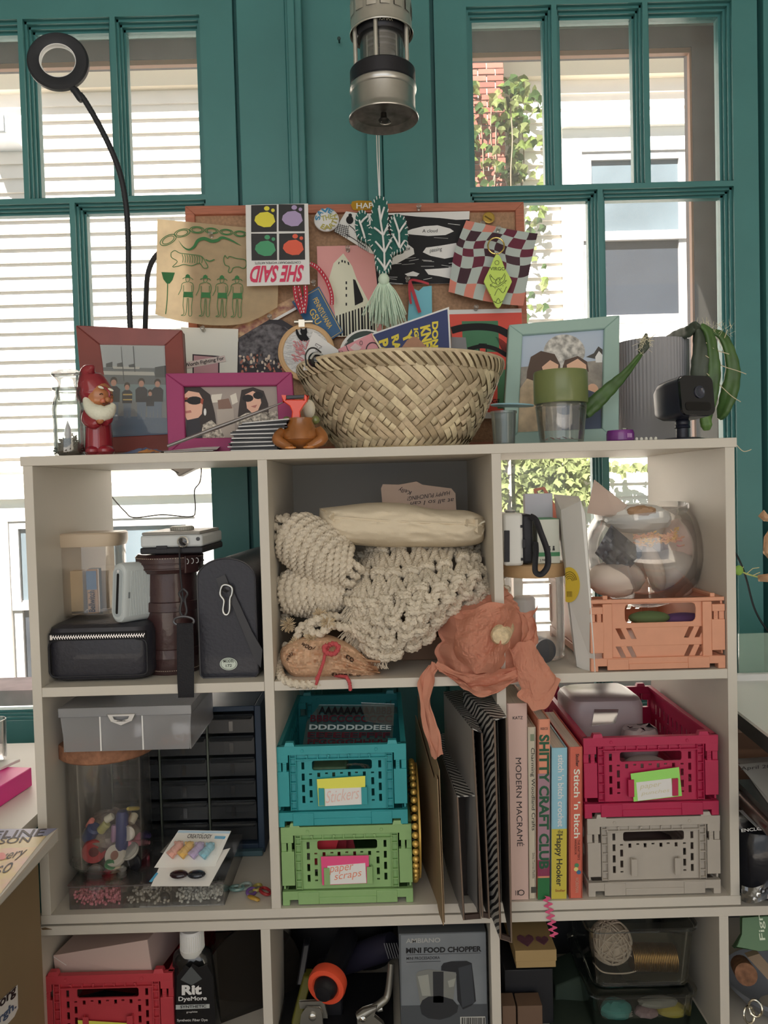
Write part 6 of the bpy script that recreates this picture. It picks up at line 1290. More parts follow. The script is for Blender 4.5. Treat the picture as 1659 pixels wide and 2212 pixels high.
# frayed rope bundle and the long rope end
rb_ = thing('rope_bundle', 'loose cotton rope ends with frayed tips beneath the skeins', 'rope', U(680, 1400, .06))
for pts in ([(610, 1345, .09), (625, 1320, .08), (660, 1325, .07), (700, 1335, .06)], [(640, 1395, .035), (650, 1355, .035), (690, 1345, .03), (740, 1355, .03), (765, 1360, .04)], [(662, 1372, .03), (672, 1345, .025), (700, 1335, .025), (712, 1350, .02), (690, 1368, .02), (668, 1362, .022)], [(700, 1330, .05), (740, 1335, .05), (765, 1350, .06)], [(620, 1390, .06), (612, 1420, .05), (606, 1440, .045)]):
    q = M(); rope(q, spline([U(a, b, y) for a, b, y in pts], 8), .0052); add('rope_end', q, ROPE, rb_)
q = M()
for px, py, y in ((622, 1350, .05), (690, 1330, .03), (708, 1345, .02), (640, 1392, .03), (672, 1380, .022)):
    c = U(px, py, y)
    for _ in range(170):
        d = Vector((g(0, 1), g(-.4, .8), g(0, 1))).normalized(); q.tube([c+d*.002, c+d*uu(.005, .012)], .0005, 3)
tag(add('frayed_tips', q, FRAY, rb_), kind='stuff')
q = M(); rope(q, spline([U(606, 1418, .06), U(602, 1440, .04), U(608, 1462, .012), U(626, 1474, .0), U(655, 1479, -.002), U(690, 1478, .006), U(730, 1474, .03)], 8), .0050); one('rope_length', q, ROPE, 'single cotton rope lying along the shelf edge under the peach parcel', 'rope')
# peach paper parcel tied with red yarn
pp_ = thing('paper_parcel', 'crumpled peach tissue parcel tied with red yarn at the cubby\'s lower left', 'parcel', (U(700, 1470, .04).x, .04, ZM+.004))
f3 = coons([(608, 1400, 0), (640, 1380, 0), (700, 1370, 0), (750, 1388, 0), (790, 1418, 0), (822, 1442, 0)], [(612, 1440, 0), (640, 1468, 0), (690, 1470, 0), (740, 1466, 0), (785, 1464, 0), (822, 1462, 0)], [(608, 1400, 0), (605, 1420, 0), (612, 1440, 0)], [(822, 1442, 0), (816, 1452, 0), (822, 1462, 0)])
def parcel(u, v, back=0):
    p = f3(u, v); e = (max(0, 1-abs(2*u-1)**3)*max(0, 1-abs(2*v-1)**2.2))**.5; w_ = .010*ridged((u*4, v*2.5, 0), 7.1, 4)*(.4+e)+.004*sin(30*v+8*u)*max(0, 1-3*abs(u-.72))
    return U(p.x, p.y, .045-((.042*e+w_*.8) if not back else -.03*e))
PEA = P('b8977c', r=.65, gain=1.5); add('tissue', M().grid(56, 26, lambda a, b: parcel(a, b)).grid(20, 10, lambda a, b: parcel(1-a, b, 1)), PEA, pp_, sharp=.35)
add('ruffled_end', M().grid(24, 8, lambda a, b: U(770+48*b+4*sin(9*a), 1418+30*a+10*b+5*sin(16*a+2*b), .022-.012*sin(14*a)*b-.008*b)), papery('b8977c', .3, gain=1.5), pp_, sharp=.4)
INKB = P('4a3428', gain=1)
for s_, (u0, v0), (u1, v1), (u2, v2) in (('wool', (.24, .18), (.33, .36), (.27, .10)), ('only', (.13, .60), (.20, .35), (.10, .50)), ('co', (.62, .40), (.70, .46), (.63, .28)), ('first y', (.50, .93), (.78, .93), (.50, .82))):
    letters3(pp_, s_, lambda a, b: parcel(u0+(u1-u0)*a+(u2-u0)*b, v0+(v1-v0)*a+(v2-v0)*b)+Vector((0, -.0012, 0)), INKB, bold=.01)
yr = thing('red_yarn', 'dusty red yarn knotted round the peach parcel', 'yarn', U(700, 1470, .0)); YR = P('a04448', r=.9, gain=1.7)
q = M()
for k in range(6):
    o = g(0, 4); rope(q, spline([U(712+o, 1396, .0), U(704+o*1.2, 1412, -.004), U(700+o, 1430, -.006), U(692+o*1.5, 1455, -.005), U(686+o*1.8, 1472+g(0, 4), -.003)], 6), .0016, step=.0014)
rope(q, spline([U(706, 1396, .0), U(720, 1390, -.004), U(731, 1398, -.006), U(722, 1412, -.007), U(706, 1410, -.008), U(700, 1400, -.006), U(708, 1392, -.004)], 6), .0030, step=.0018)
add('knot_strands', q, YR, yr); q = M(); rope(q, spline([U(748, 1462, .0), U(754, 1472, -.003), U(756, 1482, -.003), U(757, 1493, -.003)], 5), .0022, step=.0016); rope(q, spline([parcel(.5, .97)+Vector((0, -.003, 0)), parcel(.56, .9)+Vector((0, -.004, 0)), U(748, 1462, .0)], 5), .002); add('loose_end', q, YR, yr)
# crumpled salmon tissue spilling out
TIS = papery('c08874', .25, gain=1.45, var=.06, vs=25); st = thing('salmon_tissue', 'crumpled salmon tissue paper spilling over the shelf edge, torn strips hanging down', 'tissue paper', U(1070, 1470, .0))
def crum(name, top, bot, lef, rig, amp, sc, seed, nu=40, nv=40, amp2=.0):
    cfn = coons(top, bot, lef, rig); rn = random.Random(seed); folds = [(rn.uniform(0, pi), rn.uniform(-.6, 1.4), rn.uniform(.10, .24), rn.uniform(-1, 1)) for _ in range(9)]
    def fn(u, v):
        p = cfn(u, v); e = min(1, 5*min(u, 1-u, v, 1-v)+.3); n2 = noise.noise(Vector((u*sc*.7+seed, v*sc*.7, 2.0))); n_ = 0
        for a, o, w_, k in folds:                     # straight creases, each a tent across the sheet
            d = abs(u*cos(a)+v*sin(a)-o)/w_
            if d < 1: n_ += k*(1-d)
        n_ += .22*ridged((u*sc, v*sc, 0), seed, 2)
        return U(p.x+10*noise.noise(Vector((v*5+seed, u*3, 0))), p.y+9*noise.noise(Vector((u*5, v*4+seed, 3))), p.z-amp*.55*n_*e-amp2*n2)
    return add(name, M().grid(nu, nv, fn), TIS, st, sharp=.16)
crum('crumple', [(930, 1330, .05), (990, 1318, .02), (1060, 1275, .045), (1110, 1300, .03)], [(945, 1440, .02), (1000, 1480, -.010), (1060, 1492, -.012), (1130, 1462, -.006)], [(930, 1330, .05), (950, 1375, .03), (942, 1410, .02), (945, 1440, .02)], [(1110, 1300, .03), (1135, 1350, .015), (1130, 1410, .0), (1130, 1462, -.006)], .040, 3.0, 1.3, 60, 60, .02)
crum('crumple', [(975, 1322, .02), (1030, 1310, -.01), (1085, 1300, -.012), (1118, 1318, -.004)], [(985, 1420, .0), (1020, 1450, -.022), (1065, 1450, -.024), (1090, 1424, -.016)], [(975, 1322, .02), (985, 1350, .0), (980, 1385, -.005), (985, 1420, .0)], [(1118, 1318, -.004), (1105, 1350, -.02), (1100, 1390, -.022), (1090, 1424, -.016)], .030, 2.6, 6.2, 46, 46, .014)
crum('upper_flap', [(1030, 1300, .05), (1060, 1285, .04), (1085, 1264, .045), (1092, 1270, .05)], [(1000, 1330, .02), (1060, 1325, .0), (1100, 1320, .01), (1122, 1318, .02)], [(1030, 1300, .05), (1015, 1315, .03), (1000, 1330, .02)], [(1092, 1270, .05), (1110, 1295, .03), (1122, 1318, .02)], .016, 2.2, 9.1, 26, 20)
crum('upright_twist', [(1110, 1312, .02), (1130, 1322, .015), (1150, 1316, .02), (1158, 1309, .02)], [(1125, 1420, -.005), (1138, 1415, -.01), (1150, 1405, -.008), (1163, 1390, 0)], [(1110, 1312, .02), (1128, 1345, .01), (1126, 1380, 0), (1125, 1420, -.005)], [(1158, 1309, .02), (1155, 1335, .01), (1160, 1365, 0), (1163, 1390, 0)], .012, 2.5, 4.4, 18, 30)
crum('right_drape', [(1100, 1400, -.005), (1130, 1385, -.012), (1155, 1395, -.012), (1165, 1410, -.006)], [(1118, 1505, -.015), (1140, 1528, -.022), (1172, 1533, -.022), (1208, 1470, -.012)], [(1100, 1400, -.005), (1112, 1440, -.012), (1122, 1475, -.014), (1118, 1505, -.015)], [(1165, 1410, -.006), (1180, 1435, -.01), (1200, 1455, -.012), (1208, 1470, -.012)], .016, 2.2, 7.7, 30, 36)
crum('hanging_strip', [(925, 1445, .0), (935, 1430, .004), (944, 1440, .0)], [(932, 1630, -.012), (942, 1640, -.013), (957, 1628, -.012)], [(925, 1445, .0), (905, 1475, -.006), (908, 1540, -.010), (920, 1590, -.012), (932, 1630, -.012)], [(944, 1440, .0), (935, 1475, -.006), (935, 1530, -.010), (948, 1580, -.012), (957, 1628, -.012)], .008, 2.0, 3.3, 12, 50)
crum('lower_fold', [(945, 1430, .0), (1000, 1455, -.015), (1060, 1450, -.02), (1120, 1440, -.012)], [(950, 1450, -.004), (1005, 1490, -.016), (1060, 1507, -.018), (1110, 1470, -.012)], [(945, 1430, .0), (942, 1440, -.002), (950, 1450, -.004)], [(1120, 1440, -.012), (1125, 1455, -.012), (1110, 1470, -.012)], .016, 2.4, 8.8, 36, 16)
one('pale_roll', M().lathe([(0, .0), (.0095, .001), (.0125, .006), (.0125, .06), (0, .06)], n=20, c=U(1080, 1375, -.045), mat=Matrix.Rotation(-pi/2, 4, 'X') @ Matrix.Rotation(.25, 4, 'Y')), P('a8987c', r=.9, bump=1, bs=250, var=.2, vs=150), 'pale rough end of a roll wrapped in the salmon tissue', 'roll')
# ---------------------------------------------------------------- upper right cubby
yj = .105; s = S(yj); jb_ = Vector((U(1153, 1300, yj).x, yj, ZM+.0004)); rj = 66*s; zl0 = U(1153, 1250, yj-rj).z-jb_.z; zl1 = zl0+.019
wj = thing('wooden_lid_jar', 'clear glass jar with a pale wooden lid, carrying the white instant camera', 'jar', jb_)
q = M(); q.cap = False; q.lathe([(0, .001), (rj-.003, .001), (rj-.001, .004), (rj-.001, zl0), (rj-.003, zl0), (rj-.003, .006), (0, .005)], c=jb_, n=56); add('jar_body', q, clear('f8faf8', gloss=.05, haze=.10, hz='d8d4cc'), wj)
add('lid', M().lathe([(0, zl0), (rj+.0005, zl0), (rj+.002, zl0+.003), (rj+.002, zl1-.002), (rj, zl1), (0, zl1)], c=jb_, n=56), P('a98c68', r=.5, gain=1.7, var=.1, vs=40), wj)
one('white_tube', M().lathe([(0, 0), (.016, 0), (.016, .075), (.013, .078), (0, .078)], c=jb_+Vector((-.012, .01, .006)), n=28), P('c4beb8', r=.6), 'white paper tube standing inside the wooden lidded jar', 'tube')
sp = thing('small_speaker', 'white tube with a dark grey round face, lying in the wooden lidded jar', 'tube', jb_+Vector((.012, -.012, .006)))
Ts = Matrix.Translation(U(1180, 1408, yj-.046)+Vector((0, .004, 0))) @ Matrix.Rotation(.35, 4, 'Z') @ Matrix.Rotation(pi/2, 4, 'X')
add('shell', M().lathe([(.0165, 0), (.0175, -.002), (.0175, -.035), (0, -.036)], n=32, mat=Ts), P('c4beb8', r=.5), sp); add('dark_face', M().lathe([(.0165, 0), (0, .0005)], n=32, mat=Ts), P('4a4c50', r=.6, gain=1.2), sp)
zc_ = jb_.z+zl1+.0003
# instant camera with a wrist loop
ix0, ix1 = U(1085, 1180, .05).x, U(1150, 1180, .05).x; icm = thing('instant_camera', 'white instant camera with black trim and wrist loop, standing on the wooden lid', 'camera', ((ix0+ix1)/2, .09, zc_))
hI = U(1115, 1109, .05).z-zc_; WC = P('b6b6b2', r=.4, gain=1.8)
add('shell', M().box(ix0+.002, ix1-.012, .05, .125, zc_, zc_+hI), WC, icm, bev=.004); add('black_trim', M().box(ix1-.013, ix1+.002, .052, .123, zc_+.002, zc_+hI-.002), BLK2, icm, bev=.004)
fx = lambda px, py, d=0.0: U(px, py, .05-.0005-d)
def ibox(n_, a, b, c, d_, mt, t=.002): add(n_, M().hexa([fx(a, b, t), fx(c, b, t), fx(c, d_, t), fx(a, d_, t)], [fx(a, b, -.001), fx(c, b, -.001), fx(c, d_, -.001), fx(a, d_, -.001)]), mt, icm, bev=.0006)
ibox('film_slot', 1089, 1146, 1101, 1214, BLK2, .001); ibox('screw_port', 1124, 1134, 1129, 1140, BLK2, .0008); ibox('screw_port', 1125, 1205, 1130, 1211, BLK2, .0008); ibox('strap_lug', 1129, 1165, 1136, 1184, BLK2, .002)
add('flash_cap', M().lathe([(.007, 0), (.007, .003), (0, .0036)], n=20, c=((ix0+ix1)/2-.003, .085, zc_+hI)), P('6a6a66', r=.3), icm)
add('wrist_loop', M().tube(spline([U(1146, 1116, .046), U(1158, 1124, .040), U(1168, 1150, .034), U(1182, 1190, .030), U(1183, 1222, .029), U(1170, 1240, .029), U(1157, 1236, .030), U(1156, 1215, .033), U(1158, 1190, .040), U(1157, 1172, .046)], 7), .0030, 10, flat=1.5), BLK2, icm)
# film boxes beside it
gb_ = thing('film_box', 'white and green cardboard film box beside the instant camera on the lid', 'box', (U(1183, 1216, .07).x, .1, zc_))
bx0, bx1 = U(1161, 1180, .07).x, U(1209, 1180, .07).x; hb = U(1180, 1122, .07).z-zc_
add('carton', M().box(bx0, bx1, .07, .125, zc_, zc_+hb), P('b0b2a8', r=.5), gb_, bev=.0008); GBX = P('3f7c54', r=.5, gain=1.7)
add('green_top', M().box(bx0, bx1, .0705, .125, zc_+hb, zc_+hb+.0006), GBX, gb_); add('green_band', M().box(bx0, bx1, .0694, .07, zc_+.010, zc_+.0155), GBX, gb_)
KP2 = VP(.0694); m = M()
for i, x in enumerate((1178, 1187, 1196)): poly(m, KP2, circ(x, 1181, 2, 2, 8), .0003); poly(m, KP2, [(x-2.6, 1189), (x+2.6, 1189), (x+1.6, 1183), (x-1.6, 1183)], .0003)
add('pictograms', m, P('2c2c2c', gain=1), gb_); letters(gb_, '3.98', KP2, P('2c2c2c', gain=1), (1166, 1213), (1178, 1212), (1166, 1208), .0003)
# pinkish handled card and the standing white mailer
hcP = VP(.15, .1, ZM); one('handled_card', M().plate([(1152, 1056), (1176, 1051), (1216, 1118), (1212, 1170), (1176, 1170)], [[(1158, 1062), (1172, 1057), (1178, 1068), (1166, 1072)]], lambda u, v, d: hcP(u, v, -d), .0008), papery('c4988a', .4, gain=1.5), 'pinkish carrier card with a cut out handle behind the film box', 'card', sharp=None)
one('white_sleeve', M().box(U(1132, 1100, .135).x, U(1192, 1100, .135).x, .128, .142, zc_+.0002, U(1160, 1066, .135).z), P('a9a8b0', r=.6), 'pale lilac carton standing at the back behind the instant camera', 'carton', None, bev=.001)
ml = thing('white_mailer', 'thin white cardboard mailer box with a yellow sticker, standing on end', 'box', U(1264, 1455, .006))
A_ = [U(1212, 1102, .045), U(1254, 1082, .008), U(1264, 1110, .006), U(1287, 1458, .002), U(1246, 1440, .030), U(1229, 1294, .04)]
MW = P('b6b6b4', r=.55, gain=1.85)
add('front_face', M().slab(A_, (.004, .012, 0)), MW, ml, sharp=None); B_ = [U(1254, 1082, .008), U(1195, 1070, .14), U(1242, 1440, .20), U(1246, 1440, .03), U(1212, 1102, .045)]
add('side_face', M().slab([U(1212, 1102, .045), U(1196, 1068, .16), U(1236, 1400, .19), U(1246, 1440, .030), U(1229, 1294, .04)], (.003, 0, 0)), MW, ml, sharp=None); add('top_flap', M().slab([U(1212, 1102, .045), U(1254, 1082, .008), U(1250, 1072, .06), U(1196, 1068, .16)], (0, 0, -.0015)), MW, ml, sharp=None)
n_ = (A_[2]-A_[0]).cross(A_[4]-A_[0]).normalized(); n_ = n_ if n_.y < 0 else -n_; MP = Plane(A_[0], n_)
yst = add('round_sticker', M().plate([(x, y) for x, y in circ(1231, 1263, 23, 38, 36) if x > 1221+.0*(y)], [], lambda u, v, d: MP(u, v, .0016-d), .0004), P('c4a83c', r=.5, gain=1.7), ml, sharp=None)
m = M()
for k in range(4): stroke(m, MP, [(1233+(15-3*k)*cos(t), 1256-(21-4.5*k)*sin(t)) for t in [(.05+.75*i/14)*pi for i in range(15)]], 1.1, .0022)
for i in range(5): stroke(m, MP, [(1228+i*2.4, 1277), (1228+i*2.4, 1289)], .9, .0022)
add('sticker_print', m, P('6a5420', gain=1.2), yst, sharp=None)
# fishbowl full of packets above the crate
yf = .135; bc = U(1392, 1188, yf); s = S(yf); RB_ = 129*s
fb_ = thing('fishbowl', 'clear round fishbowl stuffed with packets, sitting in the peach crate', 'bowl', bc-Vector((0, 0, RB_)))
Tb = Matrix.Translation(bc) @ Matrix.Rotation(-.10, 4, 'Y') @ Matrix.Rotation(.06, 4, 'X')
pr = [(RB_*sin(t), -RB_*cos(t)*.96) for t in [.12+ (2.27-.12)*i/22 for i in range(23)]]; pr = [(0.001, -RB_*.955)]+pr+[(RB_*.765, RB_*.67), (RB_*.765, RB_*.72), (RB_*.735, RB_*.72), (RB_*.735, RB_*.66)]+[(r_*.975, z*.975) for r_, z in reversed(pr)]
q = M(); q.cap = False; add('bowl', q.lathe(pr, n=64, mat=Tb), clear('f6f8f8', gloss=.06, haze=.04), fb_)
def lump(name, label, cat, c, rx, ry, rz, mat, seed, amp=.16, rot=None, group='packets in the fishbowl'):
    return one(name, M().ell(c, rx, ry, rz, 34, rot, lambda p: p*(1+amp*ridged(p, 1.6, seed, 4))), mat, label, cat, group, sharp=.5)
BGC = P('b0a49a', r=.6, gain=1.8); L_ = lambda px, py, dy: U(px, py, yf+dy)
lump('cloth_bundle', 'pale beige cloth bundle curled round the bottom of the fishbowl', 'cloth', L_(1330, 1250, -.035), .040, .032, .026, BGC, 2.0, .10); lump('cloth_bundle', 'grey beige swollen packet at the lower right of the fishbowl', 'packet', L_(1455, 1240, -.02), .036, .034, .036, P('a09a94', r=.3, gain=1.8), 5.0, .08)
lump('cloth_bundle', 'twisted tan cloth at the front middle of the fishbowl', 'cloth', L_(1412, 1225, -.052), .013, .014, .034, P('9c9084', r=.6), 8.0, .14, Matrix.Rotation(-.3, 3, 'Y')); lump('cloth_bundle', 'white crumpled tissue near the top of the fishbowl', 'tissue', L_(1375, 1120, -.02), .050, .034, .020, P('bdb6b0', r=.7), 3.0, .22)
lump('cloth_bundle', 'small tan scrunched ribbon at the top of the fishbowl', 'ribbon', L_(1385, 1105, -.045), .020, .010, .008, P('8a7058', r=.6), 9.0, .3); lump('cloth_bundle', 'pinkish cloth at the right inside the fishbowl', 'cloth', L_(1470, 1165, -.01), .024, .03, .030, P('a8948c', r=.6), 4.0, .16)
one('grey_packet', M().grid(14, 14, lambda a, b: L_(1285+35*a+55*b+18*a*b, 1195-62*a+52*b+10*a*b, -.058+.02*abs(a-.5)+.006*ridged((a*2, b*2, 0), 4.0))), P('55565a', r=.25, gain=1.5, var=.3, vs=60), 'dark grey glossy packet slanting across the fishbowl\'s front left', 'packet', 'packets in the fishbowl', sharp=.4)
m = M()
for i in range(60):
    x, y = uu(1365, 1468), 1163+g(0, 8); m.tube(spline([L_(x, y, -.060), L_(x+uu(3, 10), y+uu(-6, 6), -.063), L_(x+uu(8, 18), y+uu(-7, 7), -.060)], 3), .0012, 5)
o = one('pink_shred', m, P('b07880', r=.6, var=.5, vs=60, hue2='c09a4c'), 'pink and yellow ribbon shreds across the middle of the fishbowl', 'ribbon', 'packets in the fishbowl'); o['kind'] = 'stuff'
one('paper_point', M().slab([L_(1283, 1036, -.02), L_(1310, 1058, -.03), L_(1354, 1092, -.04), L_(1330, 1120, -.04), L_(1268, 1108, -.02)], (.002, .004, 0)), papery('b8aca4', .4, gain=1.7), 'white paper corner poking out of the top of the fishbowl', 'paper', sharp=None)
lump('cloth_bundle', 'large pale cloth filling the back of the fishbowl', 'cloth', L_(1395, 1180, .03), .058, .03, .045, P('b4aaa2', r=.7), 12.0, .14); one('felt_scrap', M().ell(U(1402, 1334, .05), .028, .016, .009, 22), P('4c5c3c', r=.9), 'dark green felt roll inside the peach crate', 'felt'); one('felt_scrap', M().ell(U(1475, 1336, .055), .030, .014, .008, 22), P('4a3458', r=.9), 'dark purple felt roll inside the peach crate', 'felt')
# ---------------------------------------------------------------- lower left cubby: jar of trinkets and bead boxes
# drawer cabinet at the back
yd = .168; DRW = clear('9aa0a2', tint=.75, gloss=.06, rough=.15, haze=.22, hz='8a8c90'); CAB = P('2c3c50', r=.5, gain=1.3)
dx0, dx1 = U(300, 1700, yd).x, U(570, 1700, yd).x; dzt = U(560, 1521, yd).z; dc = thing('drawer_cabinet', 'dark blue plastic drawer cabinet with smoky clear drawers at the cubby\'s back', 'cabinet', ((dx0+dx1)/2, .22, ZB))
dx0 = X0+T_+.004; w3 = .0685; xr_ = dx1-.0095
add('case_side', M().box(xr_, dx1, yd-.008, .285, ZB+.0004, dzt), CAB, dc, bev=.001); add('case_top', M().box(dx0, xr_, yd-.008, .285, dzt-.008, dzt), CAB, dc, bev=.001); add('case_base', M().box(dx0, xr_, yd-.008, .285, ZB+.0004, ZB+.014), CAB, dc, bev=.001); add('case_back', M().box(dx0, xr_, .28, .285, ZB+.014, dzt-.008), P('1c222c', gain=1), dc)
rows = 6; z0 = ZB+.016; ph = (dzt-.011-z0)/rows
for c in range(4):
    xb_ = xr_-.003-c*(w3+.0045); xa_ = xb_-w3
    if xa_ < dx0: break
    add('divider', M().box(xa_-.0035, xa_-.001, yd, .28, ZB+.014, dzt-.008), P('5c6258', r=.5, gain=1.2), dc)
    for r_ in range(rows):
        a, b = z0+r_*ph+.001, z0+(r_+1)*ph-.0015; q = M().box(xa_, xb_, yd, yd+.0015, a, b-.005); q.box(xa_, xa_+.0012, yd, .27, a, b-.004); q.box(xb_-.0012, xb_, yd, .27, a, b-.004); q = M().box(xa_, xb_, yd, yd+.0015, a, b-.005)
        d = add('drawer', q, P('3a3d40', r=.25, gain=1.2, alpha=.72), dc); add('drawer_pull', M().hexa([Vector((xa_+.003, yd-.007, b-.007)), Vector((xb_-.003, yd-.007, b-.007)), Vector((xb_-.001, yd, b-.002)), Vector((xa_+.001, yd, b-.002))], [Vector((xa_+.003, yd-.006, b-.0085)), Vector((xb_-.003, yd-.006, b-.0085)), Vector((xb_-.001, yd+.001, b-.0055)), Vector((xa_+.001, yd+.001, b-.0055))]), DRW, d)
        add('card_slot', M().box((xa_+xb_)/2-.003, (xa_+xb_)/2+.003, yd-.0012, yd, a+.003, a+.018), DRW, d)
add('tray_edge', M().box(xr_-.055, dx1-.002, yd-.02, yd-.009, ZB+.0004, ZB+.008), P('4a6670', r=.5, gain=1.3), dc, bev=.001)
# clear bead box under the jar
CB = clear('f6f6f6', gloss=.07, haze=.05); bx0, bx1 = U(149, 1930, .012).x, U(484, 1930, .012).x; bt0, bt1 = .012, .150; zb1 = U(300, 1907, .012).z
bbx = thing('bead_box', 'clear hinged bead box with pink beads, under the jar of trinkets', 'box', ((bx0+bx1)/2, .08, ZB))
def tray(x0, x1, y0, y1, z0, z1, t=.0012):
    q = M().box(x0, x1, y0, y1, z0, z0+t); q.box(x0, x1, y0, y0+t, z0, z1); q.box(x0, x1, y1-t, y1, z0, z1); q.box(x0, x0+t, y0, y1, z0, z1); q.box(x1-t, x1, y0, y1, z0, z1); return q
add('tray', tray(bx0, bx1, bt0, bt1, ZB+.0004, zb1-.002), CB, bbx); add('lid', M().box(bx0-.001, bx1+.001, bt0-.001, bt1, zb1-.0018, zb1), CB, bbx); xa_, xb_ = bx0+(bx1-bx0)*.335, bx0+(bx1-bx0)*.665
for x in (xa_, xb_): add('partition', M().box(x-.0005, x+.0005, bt0+.001, bt1-.001, ZB+.002, zb1-.003), CB, bbx)
add('rim_line', M().tube([Vector((bx0, bt0-.0012, zb1-.003)), Vector((bx1, bt0-.0012, zb1-.003))], .0008, 6), P('6a6464', r=.2, gain=1), bbx)
for x in (bx0+.028, bx0+.098): add('catch', M().box(x, x+.020, bt0-.003, bt0-.001, zb1-.007, zb1-.001), CB, bbx, bev=.0006)
def beads(name, label, x0, x1, n, mat, hz_, r_=.0019, oct=True):
    m = M()
    for _ in range(n):
        c = Vector((uu(x0+.004, x1-.004), uu(bt0+.003, bt0+.05)*1.0, ZB+.0035+uu(0, 1)*hz_)); r1 = r_*uu(.7, 1.2); ro = Matrix.Rotation(uu(0, 3), 3, 'X') @ Matrix.Rotation(uu(0, 3), 3, 'Z'); m.ell(c, r1, r1, r1*1.2, 6, ro)
    o = one(name, m, mat, label, 'beads', sharp=.2); o['kind'] = 'stuff'
beads('pink_beads', 'heap of pink beads in the bead box\'s left compartment', bx0, xa_, 420, P('b8707c', r=.2, gain=1.8), .016); beads('clear_beads', 'clear and silver beads in the bead box\'s right compartment', xb_, bx1, 360, P('a8a8a0', r=.1, gain=1.8), .012); beads('grey_beads', 'sparse clear studs in the bead box\'s middle compartment', xa_, xb_, 120, P('9a968c', r=.15, gain=1.8), .007)
one('black_bead', M().ell(Vector((xb_-.013, bt0+.010, ZB+.0085)), .0075, .006, .0065, 12), P('1e2024', r=.3, gain=1), 'single large black bead in the bead box\'s middle compartment', 'bead', sharp=.2)
# cork-lidded jar of trinkets
yt = .083; s = S(yt); tbs = Vector((U(240, 1800, yt).x, yt, zb1+.0004)); rT = 87*s; zc0 = U(238, 1653, yt-.064).z-tbs.z; zc1 = U(238, 1619, yt-.064).z-tbs.z
tj = thing('trinket_jar', 'tall clear jar of small trinkets with a brown cork lid, on the bead box', 'jar', tbs)
q = M(); q.cap = False; q.lathe([(0, .001), (rT-.006, .001), (rT, .007), (rT, zc0), (rT-.002, zc0), (rT-.002, .008), (rT-.007, .004), (0, .004)], c=tbs, n=56); add('jar_body', q, clear('f4f6f6', gloss=.05, haze=.03), tj)
CK = P('7c5640', r=.75, gain=1.6, var=.25, vs=120, bump=.3, bs=250); rC = 102*s
add('cork_lid', M().lathe([(0, zc0), (rC-.002, zc0), (rC, zc0+.002), (rC, zc1-.001), (rC-.001, zc1), (.013, zc1), (.010, zc1-.004), (0, zc1-.004)], c=tbs, n=56), CK, tj)
def tp(px, py, k=.95):                                # a spot just inside the jar's front wall
    p0 = U(px, py, yt); dx = max(-rT*.86, min(rT*.86, p0.x-tbs.x)); dy = -sqrt(max(0, (rT*k-.006)**2-dx*dx)); return U(px, py, yt+dy)
TR = 'trinkets in the cork lidded jar'
def ring_spool(label, px, py, r_px, h, dark, rot, inner='5a4030'):
    c = tp(px, py, .80); r_ = r_px*S(.04); t = thing('spool', label, 'spool', c-Vector((0, 0, r_)), TR); T = Matrix.Translation(c) @ rot @ Matrix.Rotation(pi/2, 4, 'X')
    q = M(); q.cap = False; add('rim', q.lathe([(r_*.42, .004), (r_*.95, .0045), (r_, .003), (r_, -.003), (r_*.9, -.0045), (r_*.42, -.004), (r_*.42, .004)], n=32, mat=T), P(h, r=.4, gain=1.7), t); add('core', M().lathe([(r_*.42, .003), (r_*.30, .0015), (0, .001)], n=20, mat=T), P(dark, r=.5, gain=1.2), t)
Rz = lambda a: Matrix.Rotation(a, 4, 'Z')
ring_spool('red plastic spool against the front of the trinket jar', 203, 1838, 26, '8a2024', '5a1418', Rz(.25)); ring_spool('white plastic spool with a pinkish core in the trinket jar', 250, 1848, 23, 'aca69a', '8a5c4c', Rz(-.2) @ Matrix.Rotation(-.5, 4, 'X'))
def disc_t(label, px, py, r_, h, rot, th=.002, cat='button', name='button'):
    c = tp(px, py, .9); return one(name, M().lathe([(0, -th), (r_*.97, -th), (r_, 0), (r_*.92, th), (r_*.8, th*.4), (0, th*.4)], n=24, mat=Matrix.Translation(c) @ rot @ Matrix.Rotation(pi/2, 4, 'X')), P(h, r=.35, gain=1.7), label, cat, TR)
disc_t('grey round button low in the trinket jar', 206, 1885, .0115, '6e6c68', Rz(.2)); disc_t('silver toothed disc in the trinket jar', 280, 1838, .013, '86847e', Rz(-.4) @ Matrix.Rotation(-.9, 4, 'X')); disc_t('black shiny cap in the trinket jar', 290, 1862, .012, '1c1c20', Rz(-.5))
disc_t('green ring at the middle of the trinket jar', 238, 1868, .008, '2c6a3c', Rz(.0) @ Matrix.Rotation(.4, 4, 'X')); disc_t('white ring high in the trinket jar', 276, 1800, .0105, 'aaa49c', Rz(-.3)); disc_t('dark red round lid at the right of the trinket jar', 316, 1850, .010, '6a1a28', Rz(-1.0))
def peg(label, a, b, r_, h, name='peg', cat='toy'):
    p0, p1 = tp(*a, .78), tp(*b, .78); d = p1-p0; m = M().tube([p0, p0.lerp(p1, .1), p0.lerp(p1, .9), p1], [r_*.7, r_, r_, r_*.7], 12); return one(name, m, P(h, r=.4, gain=1.7), label, cat, TR)
peg('dark blue rolled bead standing in the trinket jar', (263, 1835), (264, 1752), .0085, '28305c'); peg('navy cloth roll at the left of the trinket jar', (190, 1812), (205, 1786), .0095, '2c3a60'); peg('yellow peg end at the top of the trinket heap', (276, 1747), (300, 1746), .0028, 'a8964c'); peg('pink doll arm across the trinket heap', (270, 1822), (322, 1820), .0042, 'c0808c')
